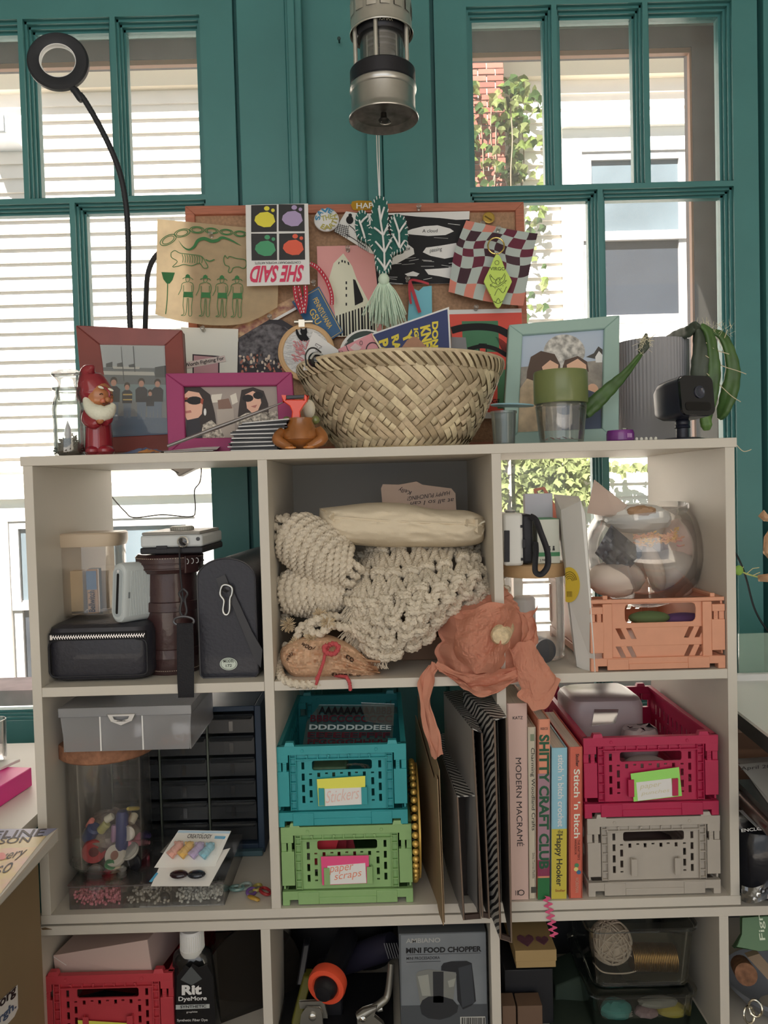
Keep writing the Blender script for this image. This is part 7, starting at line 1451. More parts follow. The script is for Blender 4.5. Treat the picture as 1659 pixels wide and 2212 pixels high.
peg('pink doll leg standing in the trinket jar', (290, 1826), (302, 1800), .0048, 'c47c90'); peg('white toy dog standing on the trinket heap', (282, 1778), (292, 1758), .0055, 'b0a894'); peg('salmon star clip at the left of the trinket heap', (190, 1786), (200, 1770), .0040, 'b86c64'); peg('cream tag at the front of the trinket jar', (240, 1878), (258, 1866), .0055, 'a89c80')
peg('yellow green toy bird in the trinket jar', (216, 1796), (232, 1778), .006, '8c8858'); peg('purple clip at the right of the trinket jar', (305, 1815), (322, 1800), .006, '4a3c7c'); peg('mauve rod in the middle of the trinket heap', (245, 1818), (247, 1782), .004, '7c6078'); peg('pale green bead string at the left wall of the trinket jar', (170, 1850), (172, 1810), .006, '9aa898')
peg('white shell at the lower left of the trinket jar', (180, 1884), (190, 1868), .006, 'b4a89c'); peg('red felt scrap at the bottom of the trinket jar', (228, 1894), (244, 1880), .008, '8c1c28'); peg('cream bow at the top left of the trinket heap', (228, 1772), (244, 1762), .005, 'a8a494')
peg('silver charm cluster at the front of the trinket jar', (258, 1888), (270, 1872), .0045, '9c9a94', 'charm', 'charm'); peg('green toy wing low in the trinket jar', (172, 1872), (180, 1852), .006, '5c7c64'); peg('dark red bead strand along the right wall of the trinket jar', (306, 1872), (318, 1836), .005, '6a1c2c')
lump('trinket_heap', 'mixed dark trinkets filling the middle of the cork lidded jar', 'trinkets', tbs+Vector((0, .006, .034)), rT*.72, rT*.68, .030, P('4a3038', r=.5, gain=1.4, var=.8, vs=60, hue2='8c8478'), 3.3, .35, group=None)['kind'] = 'stuff'
# translucent organiser case on the cork lid
zo = tbs.z+zc1+.0004; ox0, ox1 = U(126, 1560, .008).x, U(412, 1560, .008).x; zoT = U(270, 1527, .008).z; zoM = U(270, 1547, .008).z
oc = thing('organiser_case', 'translucent white compartment case lying on the cork lid', 'case', ((ox0+ox1)/2, .08, zo)); TRL = clear('eceef2', gloss=.04, rough=.25, haze=.3, hz='f4f2f6')
q = M(); q.hexa([Vector((ox0+.006, .012, zo)), Vector((ox1-.004, .012, zo)), Vector((ox1, .010, zoM)), Vector((ox0+.002, .010, zoM))], [Vector((ox0+.006, .0135, zo)), Vector((ox1-.004, .0135, zo)), Vector((ox1, .0115, zoM)), Vector((ox0+.002, .0115, zoM))]); q.box(ox0+.006, ox1-.004, .012, .148, zo, zo+.0012); q.box(ox0+.004, ox0+.0055, .012, .148, zo, zoM); q.box(ox1-.003, ox1-.0015, .012, .148, zo, zoM); q.box(ox0+.004, ox1-.002, .1465, .148, zo, zoM)
add('tray', q, TRL, oc); add('case_lid', M().box(ox0, ox1+.001, .008, .150, zoM, zoM+.0012).join(M().box(ox0, ox1+.001, .008, .0092, zoM, zoT)).join(M().box(ox0, ox0+.0012, .008, .15, zoM, zoT)).join(M().box(ox1, ox1+.0012, .008, .15, zoM, zoT)).join(M().box(ox0, ox1+.001, .008, .150, zoT-.0012, zoT)), TRL, oc, bev=.0005)
for k in (.31, .63): x = ox0+(ox1-ox0)*k; add('partition', M().box(x-.0009, x+.0009, .0100, .146, zo+.001, zoM), P('c0bec2', r=.4), oc)
LP = VP(.0078); add('latch', M().plate([(232, 1543), (293, 1541), (286, 1556), (262, 1565), (240, 1558)], [[(244, 1547), (280, 1546), (277, 1552), (262, 1557), (247, 1554)]], lambda u, v, d: LP(u, v, .0018-d), .0022), P('a4a2a0', r=.4), oc, bev=.0005)
for k, (a, h) in enumerate(((.12, '7a4a3c'), (.45, '6a5a58'), (.80, '8c5c40'))):
    m = M()
    for _ in range(60): c = Vector((ox0+(ox1-ox0)*(a+uu(-.09, .14)), uu(.02, .06), zo+.0025+uu(0, .003))); m.ell(c, .002, .002, .0015, 6)
    o = one('findings', m, P(h, r=.5), ('brown', 'grey mauve', 'orange')[k]+' small findings on the floor of the translucent organiser case', 'beads', sharp=.3); o['kind'] = 'stuff'
# carded pencil grips
def crd(name, label, pts, y0, y1, z, h, t=.0010):
    q = [Vector((*UZ(px, py, z+dz).xy, z+dz)) for (px, py), dz in pts]; return q
zc2 = zb1+.0012
def lay(px, py, dz): v = UZ(px, py, zc2+dz); return v
cA = thing('blister_card', 'white carded pack of four pastel animal shapes, leaning on the drawers', 'packet', lay(398, 1875, .02))
CPL = Plane(lay(398, 1877, .016), (0, -1.0, .95)); AC = lambda x, y, d=0: CPL(x, y, d)
add('card', M().plate([(333, 1874), (461, 1879), (499, 1795), (386, 1793)], [circ(438, 1798, 5, 2.5, 12)], lambda u, v, d: CPL(u, v, -d), .0008), P('b4b2ae', r=.5), cA, sharp=None)
prt(cA, 'blue_header', CPL, P('8ca0ae', r=.5), [[(386, 1794), (498, 1796), (496, 1801), (383, 1799)]], .0004); letters(cA, 'CREATOLOGY', CPL, P('2c2c34', gain=1), (404, 1811), (456, 1812), (407, 1802), .0008, bold=.02)
prt(cA, 'blue_tag', CPL, P('3c7c9c', r=.5), [[(465, 1806), (488, 1807), (485, 1813), (463, 1812)]], .0006)
for i, (h, lab) in enumerate((('c08c80', 'peach'), ('c09850', 'mustard'), ('9c8cac', 'lilac'), ('74a4b4', 'sky blue'))):
    b = (373+23*i, 1848+i*.6); hd = (389+22.5*i, 1830+i); t = thing('pencil_grip', lab+' bear shaped figure on the blister card', 'toy', AC(*b, .003), 'pastel figures on the blister card'); m_ = P(h, r=.5, gain=1.75)
    def at(k, d=.007): return AC(b[0]+(hd[0]-b[0])*k, b[1]+(hd[1]-b[1])*k, d)
    ax = (at(1)-at(0)).normalized(); qr = Vector((0, 0, 1)).rotation_difference(-ax).to_matrix().to_4x4()
    add('base', M().lathe([(.0055, -.002), (.0065, .002), (.0065, .004), (0, .0042)], n=7, c=at(.02, .008), mat=qr), m_, t, sharp=.3); add('body', M().ell(at(.35), .0058, .0058, .0062, 14), m_, t); add('body', M().ell(at(.62), .0054, .0054, .0056, 14), m_, t); add('head', M().ell(at(1.0), .0060, .0060, .0060, 14), m_, t)
    for sx in (-1, 1): add('ear', M().ell(AC(hd[0]+sx*7, hd[1]-5, .009), .0020, .0020, .0022, 8), m_, t)
add('blister', M().plate([(352, 1850), (470, 1856), (490, 1812), (388, 1810)], [], lambda u, v, d: CPL(u, v, .016-d), .0004), clear('f4f6f8', gloss=.05, haze=.02), cA, sharp=None)
cB = thing('blister_card', 'second white blister card with dark shapes, beneath the pastel figure pack', 'packet', lay(390, 1914, .001)); CPB = Plane(lay(390, 1915, .003), (0, -1.0, 1.5))
add('card', M().plate([(326, 1914), (452, 1914), (497, 1832), (345, 1870)], [], lambda u, v, d: CPB(u, v, -d), .0008), P('b2b0ac', r=.5), cB, sharp=None); prt(cB, 'blue_tag', CPB, P('3c7c9c'), [[(322, 1905), (338, 1885), (342, 1887), (328, 1906)]], .0006)
for i, (h, x) in enumerate((('2c1c22', 388), ('20242c', 426))): one('dark_gem', M().ell(CPB(x, 1894, .006), .012, .008, .005, 16), P(h, r=.15, gain=1.2, coat=.5), ('dark plum', 'black speckled')[i]+' gem shape on the lower blister card', 'gem', sharp=.3)
# plastic chain links on the cubby floor
for i, (px, py, h, r_, lab) in enumerate(((512, 1918, '6a8c88', .009, 'teal'), (530, 1914, '8c9a94', .008, 'pale green'), (543, 1926, '6c4c8c', .007, 'purple'), (556, 1917, 'a89a50', .008, 'yellow'), (573, 1925, '9c2c30', .010, 'red'), (548, 1940, 'b08c3c', .008, 'amber'))):
    c = UZ(px, py, ZB+.004); rt = Matrix.Rotation(.5*i, 4, 'Z') @ Matrix.Rotation(.25*(i % 3), 4, 'X')
    one('plastic_link', M().tube([c+(rt @ Vector((r_*cos(t), r_*.65*sin(t), 0))) for t in [2*pi*k/22 for k in range(22)]], .0022, 9, True), P(h, r=.15, gain=1.7, coat=.4, trans=.3), lab+' translucent plastic link in the small heap by the upright', 'link', 'plastic chain links')
# ---------------------------------------------------------------- lower middle cubby: crate contents, beaded tray, envelope, magazine files
SPl = Plane(U(750, 1618, .07), (0, -1, 1.1)); ss = one('letter_stickers', M().plate([(690, 1522), (852, 1523), (847, 1619), (652, 1621), (662, 1560)], [], lambda u, v, d: SPl(u, v, -d), .0006), clear('e8ecee', gloss=.12, rough=.15, haze=.06, hz='8a9a9c'), 'clear sheets of red and black letter stickers lying in the teal crate', 'stickers', None, sharp=None)
RL = P('4a1c28', r=.3, gain=1.2); BL = P('18161c', r=.3, gain=1)
for s_, x0, x1, y, h, mt in (('AAAAAAAAABBB', 688, 846, 1543, 16, BL), ('BBBCCCCCCCC', 670, 847, 1560, 15, RL), ('DDDDDDDEEE', 668, 845, 1577, 11, P('8c989a', r=.4)), ('EEEEEEFFFF', 664, 842, 1594, 12, RL), ('FFGGGGHHHH', 664, 838, 1608, 11, RL), ('HHHHIIIIJJJ', 662, 838, 1620, 11, RL)): letters(ss, s_, SPl, mt, (x0, y), (x1, y+1), (x0+1, y-h), .0012, bold=.03)
add('clear_sleeve', M().plate([(780, 1520), (852, 1523), (850, 1570), (790, 1560)], [], lambda u, v, d: SPl(u, v, .003-d), .0004), clear('f4f4f4', gloss=.22, rough=.1, haze=.05), ss, sharp=None)
one('stencil_pack', M().cbox(U(715, 1656, .05), .045, .06, .02), P('38503c', r=.4, var=.3, vs=60), 'green packet seen through the teal crate\'s handle opening', 'packet', None, bev=.002)
m = M()
for i in range(5): m.tube([U(768+26*cos(t)+3*i-6, 1660+9*sin(t)+g(0, 1), .030+.004*i) for t in [2*pi*k/20 for k in range(20)]], .0012, 6, True)
one('clear_tie', m, clear('e8ecec', gloss=.25, haze=.25, hz='b0b4b4'), 'coil of clear ties seen through the teal crate\'s handle opening', 'coil')['kind'] = 'stuff'
for i, (x, y, h, lab) in enumerate(((700, 1835, '9c2430', 'bright red'), (724, 1837, '7c1c28', 'dark red'), (745, 1841, '8c2c38', 'crimson'), (682, 1840, 'b0a49c', 'white'))): one('paper_scrap', M().cbox(U(x, y, .03+.012*i), .030, .0015, .05, Matrix.Rotation(.3-.25*i, 3, 'Y')), P(h, r=.6), lab+' paper scrap standing in the green crate', 'paper', 'scraps in the green crate', sharp=None)
# beaded round tray on edge
yb_ = .075; cB_ = Vector((U(899, 1815, .0).x+.001, yb_, ZB+.0815)); gt = thing('beaded_tray', 'round gold beaded tray standing on edge beside the crates', 'tray', cB_-Vector((0, 0, .081)))
Tx = Matrix.Translation(cB_) @ Matrix.Rotation(pi/2, 4, 'Y'); GO = P('b0904c', r=.35, metal=.6, gain=1.8)
add('plate', M().lathe([(0, .004), (.070, .004), (.075, .0055), (.0755, .003), (.070, .001), (0, .001)], n=56, mat=Tx), GO, gt)
for i in range(44):
    a = 2*pi*i/44; o = M().ell(cB_+Vector((-.002, .0765*cos(a), .0765*sin(a))), .0045, .0045, .0045, 12); add('bead', o, GO, gt)
# kraft envelope
KR = P('7c6850', r=.75, gain=1.6, var=.08, vs=30); ev = thing('kraft_envelope', 'torn kraft cardboard envelope leaning out of the shelf beside the gold tray', 'envelope', U(950, 1998, -.035))
ea, eb, ec, ed = U(944, 1686, -.035), U(957, 1999, -.035), U(917, 1950, .05), U(897, 1545, .17); e1 = U(905, 1930, .15)
q = M(); n_ = 14
top = [ea.lerp(ed, i/n_)+Vector((0, 0, .004*ridged((i*.7, 0, 0), 3.0)-.016*(i > 1)*(1-i/n_))) for i in range(n_+1)]; bot = [eb.lerp(Vector((e1.x, e1.y, ZB+.002)), i/n_) for i in range(n_+1)]
for i in range(n_+1): bot[i].z = max(bot[i].z, ZB+.001) if bot[i].y > -.002 else bot[i].z
q.v = top+bot+[p+Vector((.0012, 0, 0)) for p in top]+[p+Vector((.0012, 0, 0)) for p in bot]; k = n_+1
for i in range(n_): q.f += [(i, i+1, k+i+1, k+i), (2*k+i+1, 2*k+i, 3*k+i, 3*k+i+1), (i, 2*k+i, 2*k+i+1, i+1), (k+i, k+i+1, 3*k+i+1, 3*k+i)]
q.f += [(0, k, 3*k, 2*k), (n_, 2*k+n_, 3*k+n_, k+n_)]
add('front_sheet', q, KR, ev, sharp=.4); add('back_sheet', M().slab([ea+Vector((.003, .004, .012)), eb+Vector((.002, .006, 0)), Vector((e1.x+.004, e1.y, ZB+.003)), ed+Vector((.004, 0, .03))], (.001, 0, 0)), KR, ev, sharp=None)
# zebra patterned magazine files
def zebra():
    m = bpy.data.materials.new('zebra_paper'); m.use_nodes = True; nt = m.node_tree; b = nt.nodes['Principled BSDF']; tc = nt.nodes.new('ShaderNodeTexCoord'); w_ = nt.nodes.new('ShaderNodeTexWave'); w_.inputs['Scale'].default_value = 62; w_.inputs['Distortion'].default_value = 5; w_.inputs['Detail'].default_value = 1; w_.inputs['Detail Scale'].default_value = .4; w_.bands_direction = 'DIAGONAL'
    r_ = nt.nodes.new('ShaderNodeValToRGB'); r_.color_ramp.elements[0].position = .46; r_.color_ramp.elements[1].position = .54; r_.color_ramp.elements[0].color = (.015, .015, .018, 1); r_.color_ramp.elements[1].color = (.45, .44, .42, 1)
    nt.links.new(tc.outputs['Object'], w_.inputs['Vector']); nt.links.new(w_.outputs['Fac'], r_.inputs[0]); nt.links.new(r_.outputs[0], b.inputs['Base Color']); b.inputs['Roughness'].default_value = .5; return m
ZEB = zebra(); FGR = P('7c7a78', r=.6, gain=1.6); FDK = P('2a2320', r=.7, gain=1.2)  # FDK: shade inside the open files, put into the colour
def mag(label, tl, tr, bl, br, yfr, back_l, back_r, zoff=0.0):
    """open fronted magazine file: front corner pixels, depth of the front, and its top's far corner pixels"""
    A, B, Cc, D = U(*tl, yfr), U(*tr, yfr), U(*bl, yfr), U(*br, yfr); zt_ = (A.z+B.z)/2; E, F2 = UZ(*back_l, zt_), UZ(*back_r, zt_); E.y = min(E.y, .22); F2.y = min(F2.y, .22); dn = Vector((0, 0, Cc.z-A.z))
    t = thing('magazine_file', label, 'magazine file', (A+B)/2+dn, 'zebra patterned magazine files'); iw = (B-A).normalized()*.0016
    lowb = lambda p, q: Vector((p.x, p.y, max(q, ZB+.0015) if p.y > -.001 else q))
    def sd(p, pb, q, off): add('side_panel', M().slab([p, pb, Vector((pb.x, pb.y, ZB+.002)), Vector((p.x, .001, ZB+.002)) if False else Vector((p.x+(pb.x-p.x)*.32, p.y+(pb.y-p.y)*.32, ZB+.002)), q], off), FDK, t, sharp=None)
    sd(A, E, Cc, iw); sd(B-iw, F2-iw, D-iw, iw); add('top_panel', M().slab([A, B, F2, E], (0, 0, .0015)), ZEB, t, sharp=None)
    dpt = (E-A).normalized(); add('shade_panel', M().slab([A.lerp(B, .06)+dpt*.05, B.lerp(A, .06)+dpt*.05, D.lerp(Cc, .06)+dpt*.05, Cc.lerp(D, .06)+dpt*.05], dpt*.001), FDK, t, sharp=None)  # dark panel set partway in stands for the shade inside the file
    add('bottom_lip', M().slab([Cc, D, D+Vector((0, 0, .006)), Cc+Vector((0, 0, .006))], (0, .004, 0)), P('3a2c26', r=.6, gain=1.3), t, sharp=None); add('front_edge', M().tube([B, D, Cc, A], .0011, 6), P('6a5a4e', r=.6, gain=1.4), t); add('outer_side', M().slab([A-iw*.6, A.lerp(E, .97)-iw*.6, Vector((A.x+(E.x-A.x)*.97, A.y+(E.y-A.y)*.97, ZB+.003))-iw*.6, Vector((A.x+(E.x-A.x)*.32, A.y+(E.y-A.y)*.32, ZB+.003))-iw*.6, Cc-iw*.6], iw*.4), ZEB if 'tallest' in label else FGR, t, sharp=None)
    return t
mag('lowest zebra striped magazine file with open dark front, nearest the envelope', (988, 1722), (1030, 1720), (1002, 1987), (1038, 1984), -.030, (934, 1565), (973, 1567)); mag('grey white magazine file with curled corner, second of the three zebra files', (1021, 1576), (1041, 1584), (1043, 1982), (1057, 1984), -.034, (958, 1496), (1000, 1492)); mag('tallest zebra striped magazine file, nearest the books and jutting furthest out', (1068, 1557), (1094, 1550), (1081, 2028), (1105, 2036), -.055, (1000, 1492), (1052, 1486))
# ---------------------------------------------------------------- lower right cubby: books and packets
def book(label, x0t, x1t, yt_, x0b, x1b, yb2, yfr, col, dep=.19, **k):
    A, B, Cc, D = U(x0t, yt_, yfr), U(x1t, yt_, yfr), U(x0b, yb2, yfr), U(x1b, yb2, yfr); bz = ZB+.0005; Cc.z = D.z = bz; B.z = A.z
    t = thing('book', label, 'book', (Cc+D)/2+Vector((0, dep/2, 0)), 'craft books in the lower right cubby'); v = Vector((0, dep, 0)); dx = Vector((.0014, 0, 0))
    cm_ = P(col, r=.5, gain=1.7, **k); add('spine', M().slab([A, B, D, Cc], (0, .0016, 0)), cm_, t, bev=.0006); add('cover', M().slab([A, A+dx, Cc+dx, Cc], v), cm_, t, sharp=None); add('cover', M().slab([B-dx, B, D, D-dx], v), cm_, t, sharp=None)
    i = Vector((0, .002, -.002)); add('pages', M().slab([A+dx+i, B-dx+i, D-dx+Vector((0, .002, .002)), Cc+dx+Vector((0, .002, .002))], v-Vector((0, .006, 0))), P('a8a296', r=.8, var=.15, vs=400, wave=(1, .01, .01)), t, sharp=None)
    return t, (lambda u, w_, d=0: A+(B-A)*u+(Cc-A)*w_+Vector((0, -.0005-d, 0)))
def down(t, f, s_, u0, u1, w0, w1, col, bold=.0, d=0.0): letters3(t, s_, lambda a, b: f(u1+(u0-u1)*(1-b) if False else u0+(u1-u0)*b, w0+(w1-w0)*a, d), P(col, r=.5, gain=1.5), bold=bold)
def across(t, f, s_, u0, u1, w0, w1, col, bold=.0): letters3(t, s_, lambda a, b: f(u0+(u1-u0)*a, w1+(w0-w1)*b), P(col, r=.5, gain=1.5), bold=bold)
def band(t, f, u0, u1, w0, w1, col, name='printed_band'): add(name, M().add([f(u0, w0, -.0002), f(u1, w0, -.0002), f(u1, w1, -.0002), f(u0, w1, -.0002)], [(0, 1, 2, 3)]), P(col, r=.5, gain=1.7), t, sharp=None)
t, f = book('thick pale pink book on macrame, leftmost of the five books', 1095, 1138, 1520, 1103, 1142, 1948, .004, 'b49a92'); across(t, f, 'KATZ', .28, .78, .065, .08, '2a2022', .01); down(t, f, 'MODERN MACRAMÉ', .38, .74, .275, .725, '2a2022'); across(t, f, '10', .25, .42, .95, .975, '2a2022')
add('publisher_mark', M().tube([f(.54+.15*cos(a), .962+.013*sin(a)) for a in [2*pi*i/18 for i in range(18)]], .0005, 5, True), P('2a2022', gain=1), t)
t, f = book('thin cream book on woodland crafts beside the pink macrame book', 1140, 1157, 1571, 1144, 1158, 1944, .006, 'a8a090', .17); down(t, f, 'Charming Woodland Crafts', .25, .82, .12, .60, '2a2a24', .005); down(t, f, 'Silvia Torres Padilla', .4, .7, .73, .88, '5c5850'); band(t, f, .2, .9, .93, .965, '3c3a34'); band(t, f, .3, .8, .04, .08, '6c7460', 'flower_print')
t, f = book('salmon book with big green title letters in the middle of the row', 1162, 1188, 1554, 1161, 1187, 1934, .004, 'bd7c64', .18); band(t, f, 0, 1, .30, .87, '8a6c78'); band(t, f, 0, 1, .78, .87, 'a03c64'); band(t, f, 0, 1, .88, 1, '1f5c34'); across(t, f, 'REECE', .22, .82, .045, .058, '2a2022', .01); down(t, f, 'SHITTY CRAFT CLUB', .10, .95, .085, .83, '1c4c34', .04)
t, f = book('blue and yellow crochet handbook, second from the magenta crate', 1192, 1225, 1616, 1191, 1224, 1945, .004, '7aa4b4', .17); band(t, f, 0, 1, .535, 1, 'a89c3c'); down(t, f, "stitch 'n bitch crochet", .40, .80, .045, .52, 'd8d8d0', .015); across(t, f, 'the', .4, .75, .54, .565, '2a2a20', .01); down(t, f, 'Happy Hooker', .2, .72, .57, .915, '2a2a20', .02); across(t, f, 'Stoller', .25, .92, .935, .952, '7c2c20', .015)
t, f = book('orange red knitting handbook, rightmost of the five books', 1229, 1258, 1614, 1230, 1258, 1945, .004, 'ac5444', .17); down(t, f, 'Stoller', .5, .75, .045, .13, '2a1a18', .02); down(t, f, "Stitch 'n bitch", .35, .82, .145, .60, 'd4ccc0', .02); down(t, f, 'THE KNITTER\'S', .62, .80, .61, .745, '3a1c18'); down(t, f, 'HANDBOOK', .40, .56, .61, .71, '3a1c18')
for i, (u, w_, h) in enumerate(((.55, .78, '3c6c4c'), (.5, .805, 'b0a468'), (.7, .825, '2c5474'))): add('yarn_print', M().add([f(u+.17*cos(a), w_+.014*sin(a), .0002*i) for a in [2*pi*k/14 for k in range(14)]], [tuple(range(14))]), P(h, r=.5), t, sharp=None)
down(t, f, 'WORKMAN', .45, .7, .86, .96, 'b08c7c')
m = M(); pts = [U(1176+3*0, 1936, -.001)]
for i in range(119): y = 1936+.75*i; pts.append(U(1181+.14*i+5.5*sin(2*pi*i/17)*min(1, .3+i/20), y, -.0015-.00003*i*(i > 18)))
mq = M(); q2 = pts[1:]
for p in q2: mq.v += [p+Vector((-.0030, 0, .0006)), p+Vector((.0030, 0, -.0006))]
mq.f = [(2*i, 2*i+1, 2*i+3, 2*i+2) for i in range(len(q2)-1)]; one('rickrack_ribbon', mq, P('b04468', r=.6, gain=1.7), 'pink wavy ribbon hanging down from under the books', 'ribbon', sharp=None)
PK = P('8a7c80', r=.3, gain=1.6)
def pack(name, label, px0, px1, py0, py1, y0, y1, mat, seed): 
    a, b = U(px0, py0, y0), U(px1, py1, y0); o = one(name, soft_box(a.x, b.x, y0, y1, b.z, a.z, .012, top=lambda x, y: .004*ridged((x*30, y*30, 0), seed)), mat, label, 'packet', 'packets in the magenta crate'); return o
pack('paper_packet', 'large grey paper packet at the back of the magenta crate', 1232, 1398, 1514, 1640, .10, .20, PK, 1.0); pack('paper_packet', 'smaller grey packet at the front right of the magenta crate', 1350, 1432, 1578, 1650, .06, .095, PK, 2.0)
one('clear_window', M().slab([U(1284, 1532, .0985), U(1336, 1532, .0985), U(1330, 1562, .0985), U(1278, 1568, .0985)], (0, -.0006, 0)), clear('f4f4f4', gloss=.3, rough=.12, haze=.25, hz='c8c0b8'), 'shiny creased film patch on the large grey packet', 'film', sharp=.3); one('craft_punch', M().ell(U(1395, 1655, .05), .030, .025, .014, 20), P('8c8484', r=.6), 'pale felt pad behind the magenta crate\'s handle opening', 'felt')
one('dark_tool', M().tube(spline([U(1335, 1812, .05), U(1400, 1806, .06), U(1440, 1818, .07)], 6), .010, 12), P('4a3a38', r=.6, gain=1.3), 'brown rolled item behind the grey crate\'s handle opening', 'roll')
# ---------------------------------------------------------------- row cut by the bottom edge of the picture
bxm = P('a8948e', r=.5, gain=1.7); A = [U(115, 2064, .03), U(318, 2030, .025), U(330, 2112, .02), U(122, 2118, .03)]
wb = thing('white_carton', 'pinkish white tuck box resting askew in the red crate', 'box', U(220, 2118, .03)); dv = Vector((.03, .16, .0))
add('carton', M().slab(A+[], dv), bxm, wb, sharp=None); WL2 = Plane(A[0], (A[1]-A[0]).cross(A[3]-A[0]))
m = M(); stroke(m, WL2, [(116, 2066), (168, 2101), (275, 2082), (310, 2103)], 1.3, .0006); add('flap_edge', m, P('c8b8b0', r=.5), wb, sharp=None)
add('barcode_side', M().slab([A[1]+Vector((.0006, 0, 0)), A[1]+dv*.5+Vector((.0006, 0, 0)), A[2]+dv*.5+Vector((.0006, 0, 0)), A[2]+Vector((.0006, 0, 0))], (.0004, 0, 0)), P('8c7c7a', r=.5), wb, sharp=None)
one('craft_knife', M().slab([U(160, 2158, .04), U(220, 2142, .04), U(290, 2150, .04), U(230, 2170, .04)], (0, .01, -.004)), P('1c1c20', r=.3, gain=1), 'black tool lying inside the red crate, seen through its handle opening', 'tool', sharp=None)
# fabric dye bottle
yd_ = .035; db = Vector((U(421, 2200, yd_).x, yd_, ZLF+.0003)); bt_ = thing('dye_bottle', 'dark grey fabric dye bottle with a white cap, right of the red crate', 'bottle', db); hz0 = lambda py: U(420, py, yd_-.018).z-ZLF
m = M(); lv = []; sx = S(yd_)
for py, wx in ((2280, 57), (2212, 55), (2160, 50), (2120, 47), (2090, 43), (2076, 41), (2068, 30), (2062, 26)): lv.append((db.z+hz0(py) if py < 2280 else db.z, [(a*wx*sx/.1, b*min(.030, wx*sx*.9)/.1) for a, b in sq(.1, .75)]))
add('bottle_body', loops(m, lv, db), clear('787c80', gloss=.06, rough=.12, haze=.75, hz='3c3e40'), bt_, sharp=.8); add('neck_ring', M().lathe([(0, hz0(2072)), (27*sx, hz0(2074)), (27*sx, hz0(2062)), (0, hz0(2060))], c=db, n=32), P('a8a8a4', r=.4), bt_)
add('cap', M().lathe([(25*sx, hz0(2066)), (26*sx, hz0(2064)), (25*sx, hz0(2026)), (23*sx, hz0(2022)), (0, hz0(2021))], c=db, n=40), P('b8b8b4', r=.4), bt_)
m = M()
for i in range(36): a = 2*pi*i/36; m.tube([db+Vector((25.8*sx*cos(a), 25.8*sx*sin(a), hz0(2062))), db+Vector((25.2*sx*cos(a), 25.2*sx*sin(a), hz0(2028)))], .0005, 4)
tag(add('cap_ridges', m, P('b0b0ac', r=.4), bt_), kind='stuff')
LBP = VP(yd_-.0315); LB = lambda x, y, d=0: LBP(x, y, d)
lbl = add('front_label', M().plate([(380, 2215), (382, 2110), (400, 2085), (410, 2092), (416, 2082), (430, 2090), (447, 2084), (460, 2110), (466, 2215)], [], lambda u, v, d: LBP(u, v, -d), .0006), P('17171a', r=.35, gain=1), bt_, sharp=None)
prt(lbl, 'grey_diamond', LB, P('4c5052', r=.4, gain=1.4), [[(390, 2116), (413, 2087), (437, 2114), (414, 2128)]], .0005); WT = P('c4c4c0', r=.4)
for s_, a, b, c, bo in (('Rit', (393, 2149), (436, 2147), (393, 2127), .05), ('DyeMore', (386, 2164), (447, 2162), (386, 2152), .02), ('SYNTHETIC', (390, 2177), (446, 2175), (390, 2171), .02), ('graphite', (403, 2188), (427, 2187), (403, 2183), .0), ('Synthetic Fiber Dye', (383, 2207), (449, 2206), (383, 2200), .01)): letters(lbl, s_, LB, WT if s_ != 'SYNTHETIC' else P('17171a', gain=1), a, b, c, .0012, bold=bo)
prt(lbl, 'pale_band', LB, P('8c9090', r=.4), [[(380, 2170), (453, 2168), (453, 2177), (380, 2180)]], .0008)
one('smoky_plate', M().lathe([(0, 0), (.070, 0), (.074, .004), (.074, .008), (0, .006)], n=56, c=U(548, 2110, .10)+Vector((-.004, 0, -.0)), mat=Matrix.Rotation(pi/2-.15, 4, 'X') @ Matrix.Rotation(.5, 4, 'Y')), clear('6a6660', gloss=.04, haze=.5, hz='4c4640'), 'round smoky brown plastic plate standing behind the dye bottle', 'plate')
# tools cubby
DKT = P('16161c', r=.45, gain=1); GLS = P('77756f', r=.35, metal=.7, gain=1.6)
rt = thing('heat_tool', 'black cylinder tool with a bright orange ring, lying end on', 'tool', Vector((U(705, 2130, .05).x, .06, ZLF))); ct = U(705, 2130, .035)
q = M(); q.cap = False; Tr = Matrix.Translation(ct) @ Matrix.Rotation(-.25, 4, 'Z') @ Matrix.Rotation(.12, 4, 'X') @ Matrix.Rotation(pi/2, 4, 'X'); r0 = 43*S(.04)
add('orange_ring', q.lathe([(r0*.62, .002), (r0*.72, .004), (r0*.95, .003), (r0, -.002), (r0*.97, -.012), (r0*.62, -.012), (r0*.62, .002)], n=40, mat=Tr), P('b8432c', r=.35, gain=1.9), rt); add('barrel', M().lathe([(r0*.60, -.10), (r0*.62, 0), (r0*.58, .008), (r0*.46, .012), (r0*.40, .016), (0, .017)], n=36, mat=Tr), DKT, rt); add('support', M().box(ct.x-.02, ct.x+.02, .06, .12, ZLF+.0003, ct.z-.012), DKT, rt, bev=.003)
hd_ = thing('black_flask', 'black rounded cylinder lying slantwise behind the orange ringed tool', 'tool', U(790, 2080, .12)); a, b = U(700, 2092, .16), U(848, 2040, .11)
add('barrel', M().tube([a, a.lerp(b, .1), a.lerp(b, .85), b], [.014, .018, .019, .017], 20), P('2a2838', r=.4, gain=1.2), hd_); m = M()
for i in range(7): m.tube([b+Vector((-.012+.0035*i, -.017, .012)), b+Vector((-.006+.0035*i, -.018, -.010))], .0007, 4)
add('printed_lines', m, P('6c6c70'), hd_)
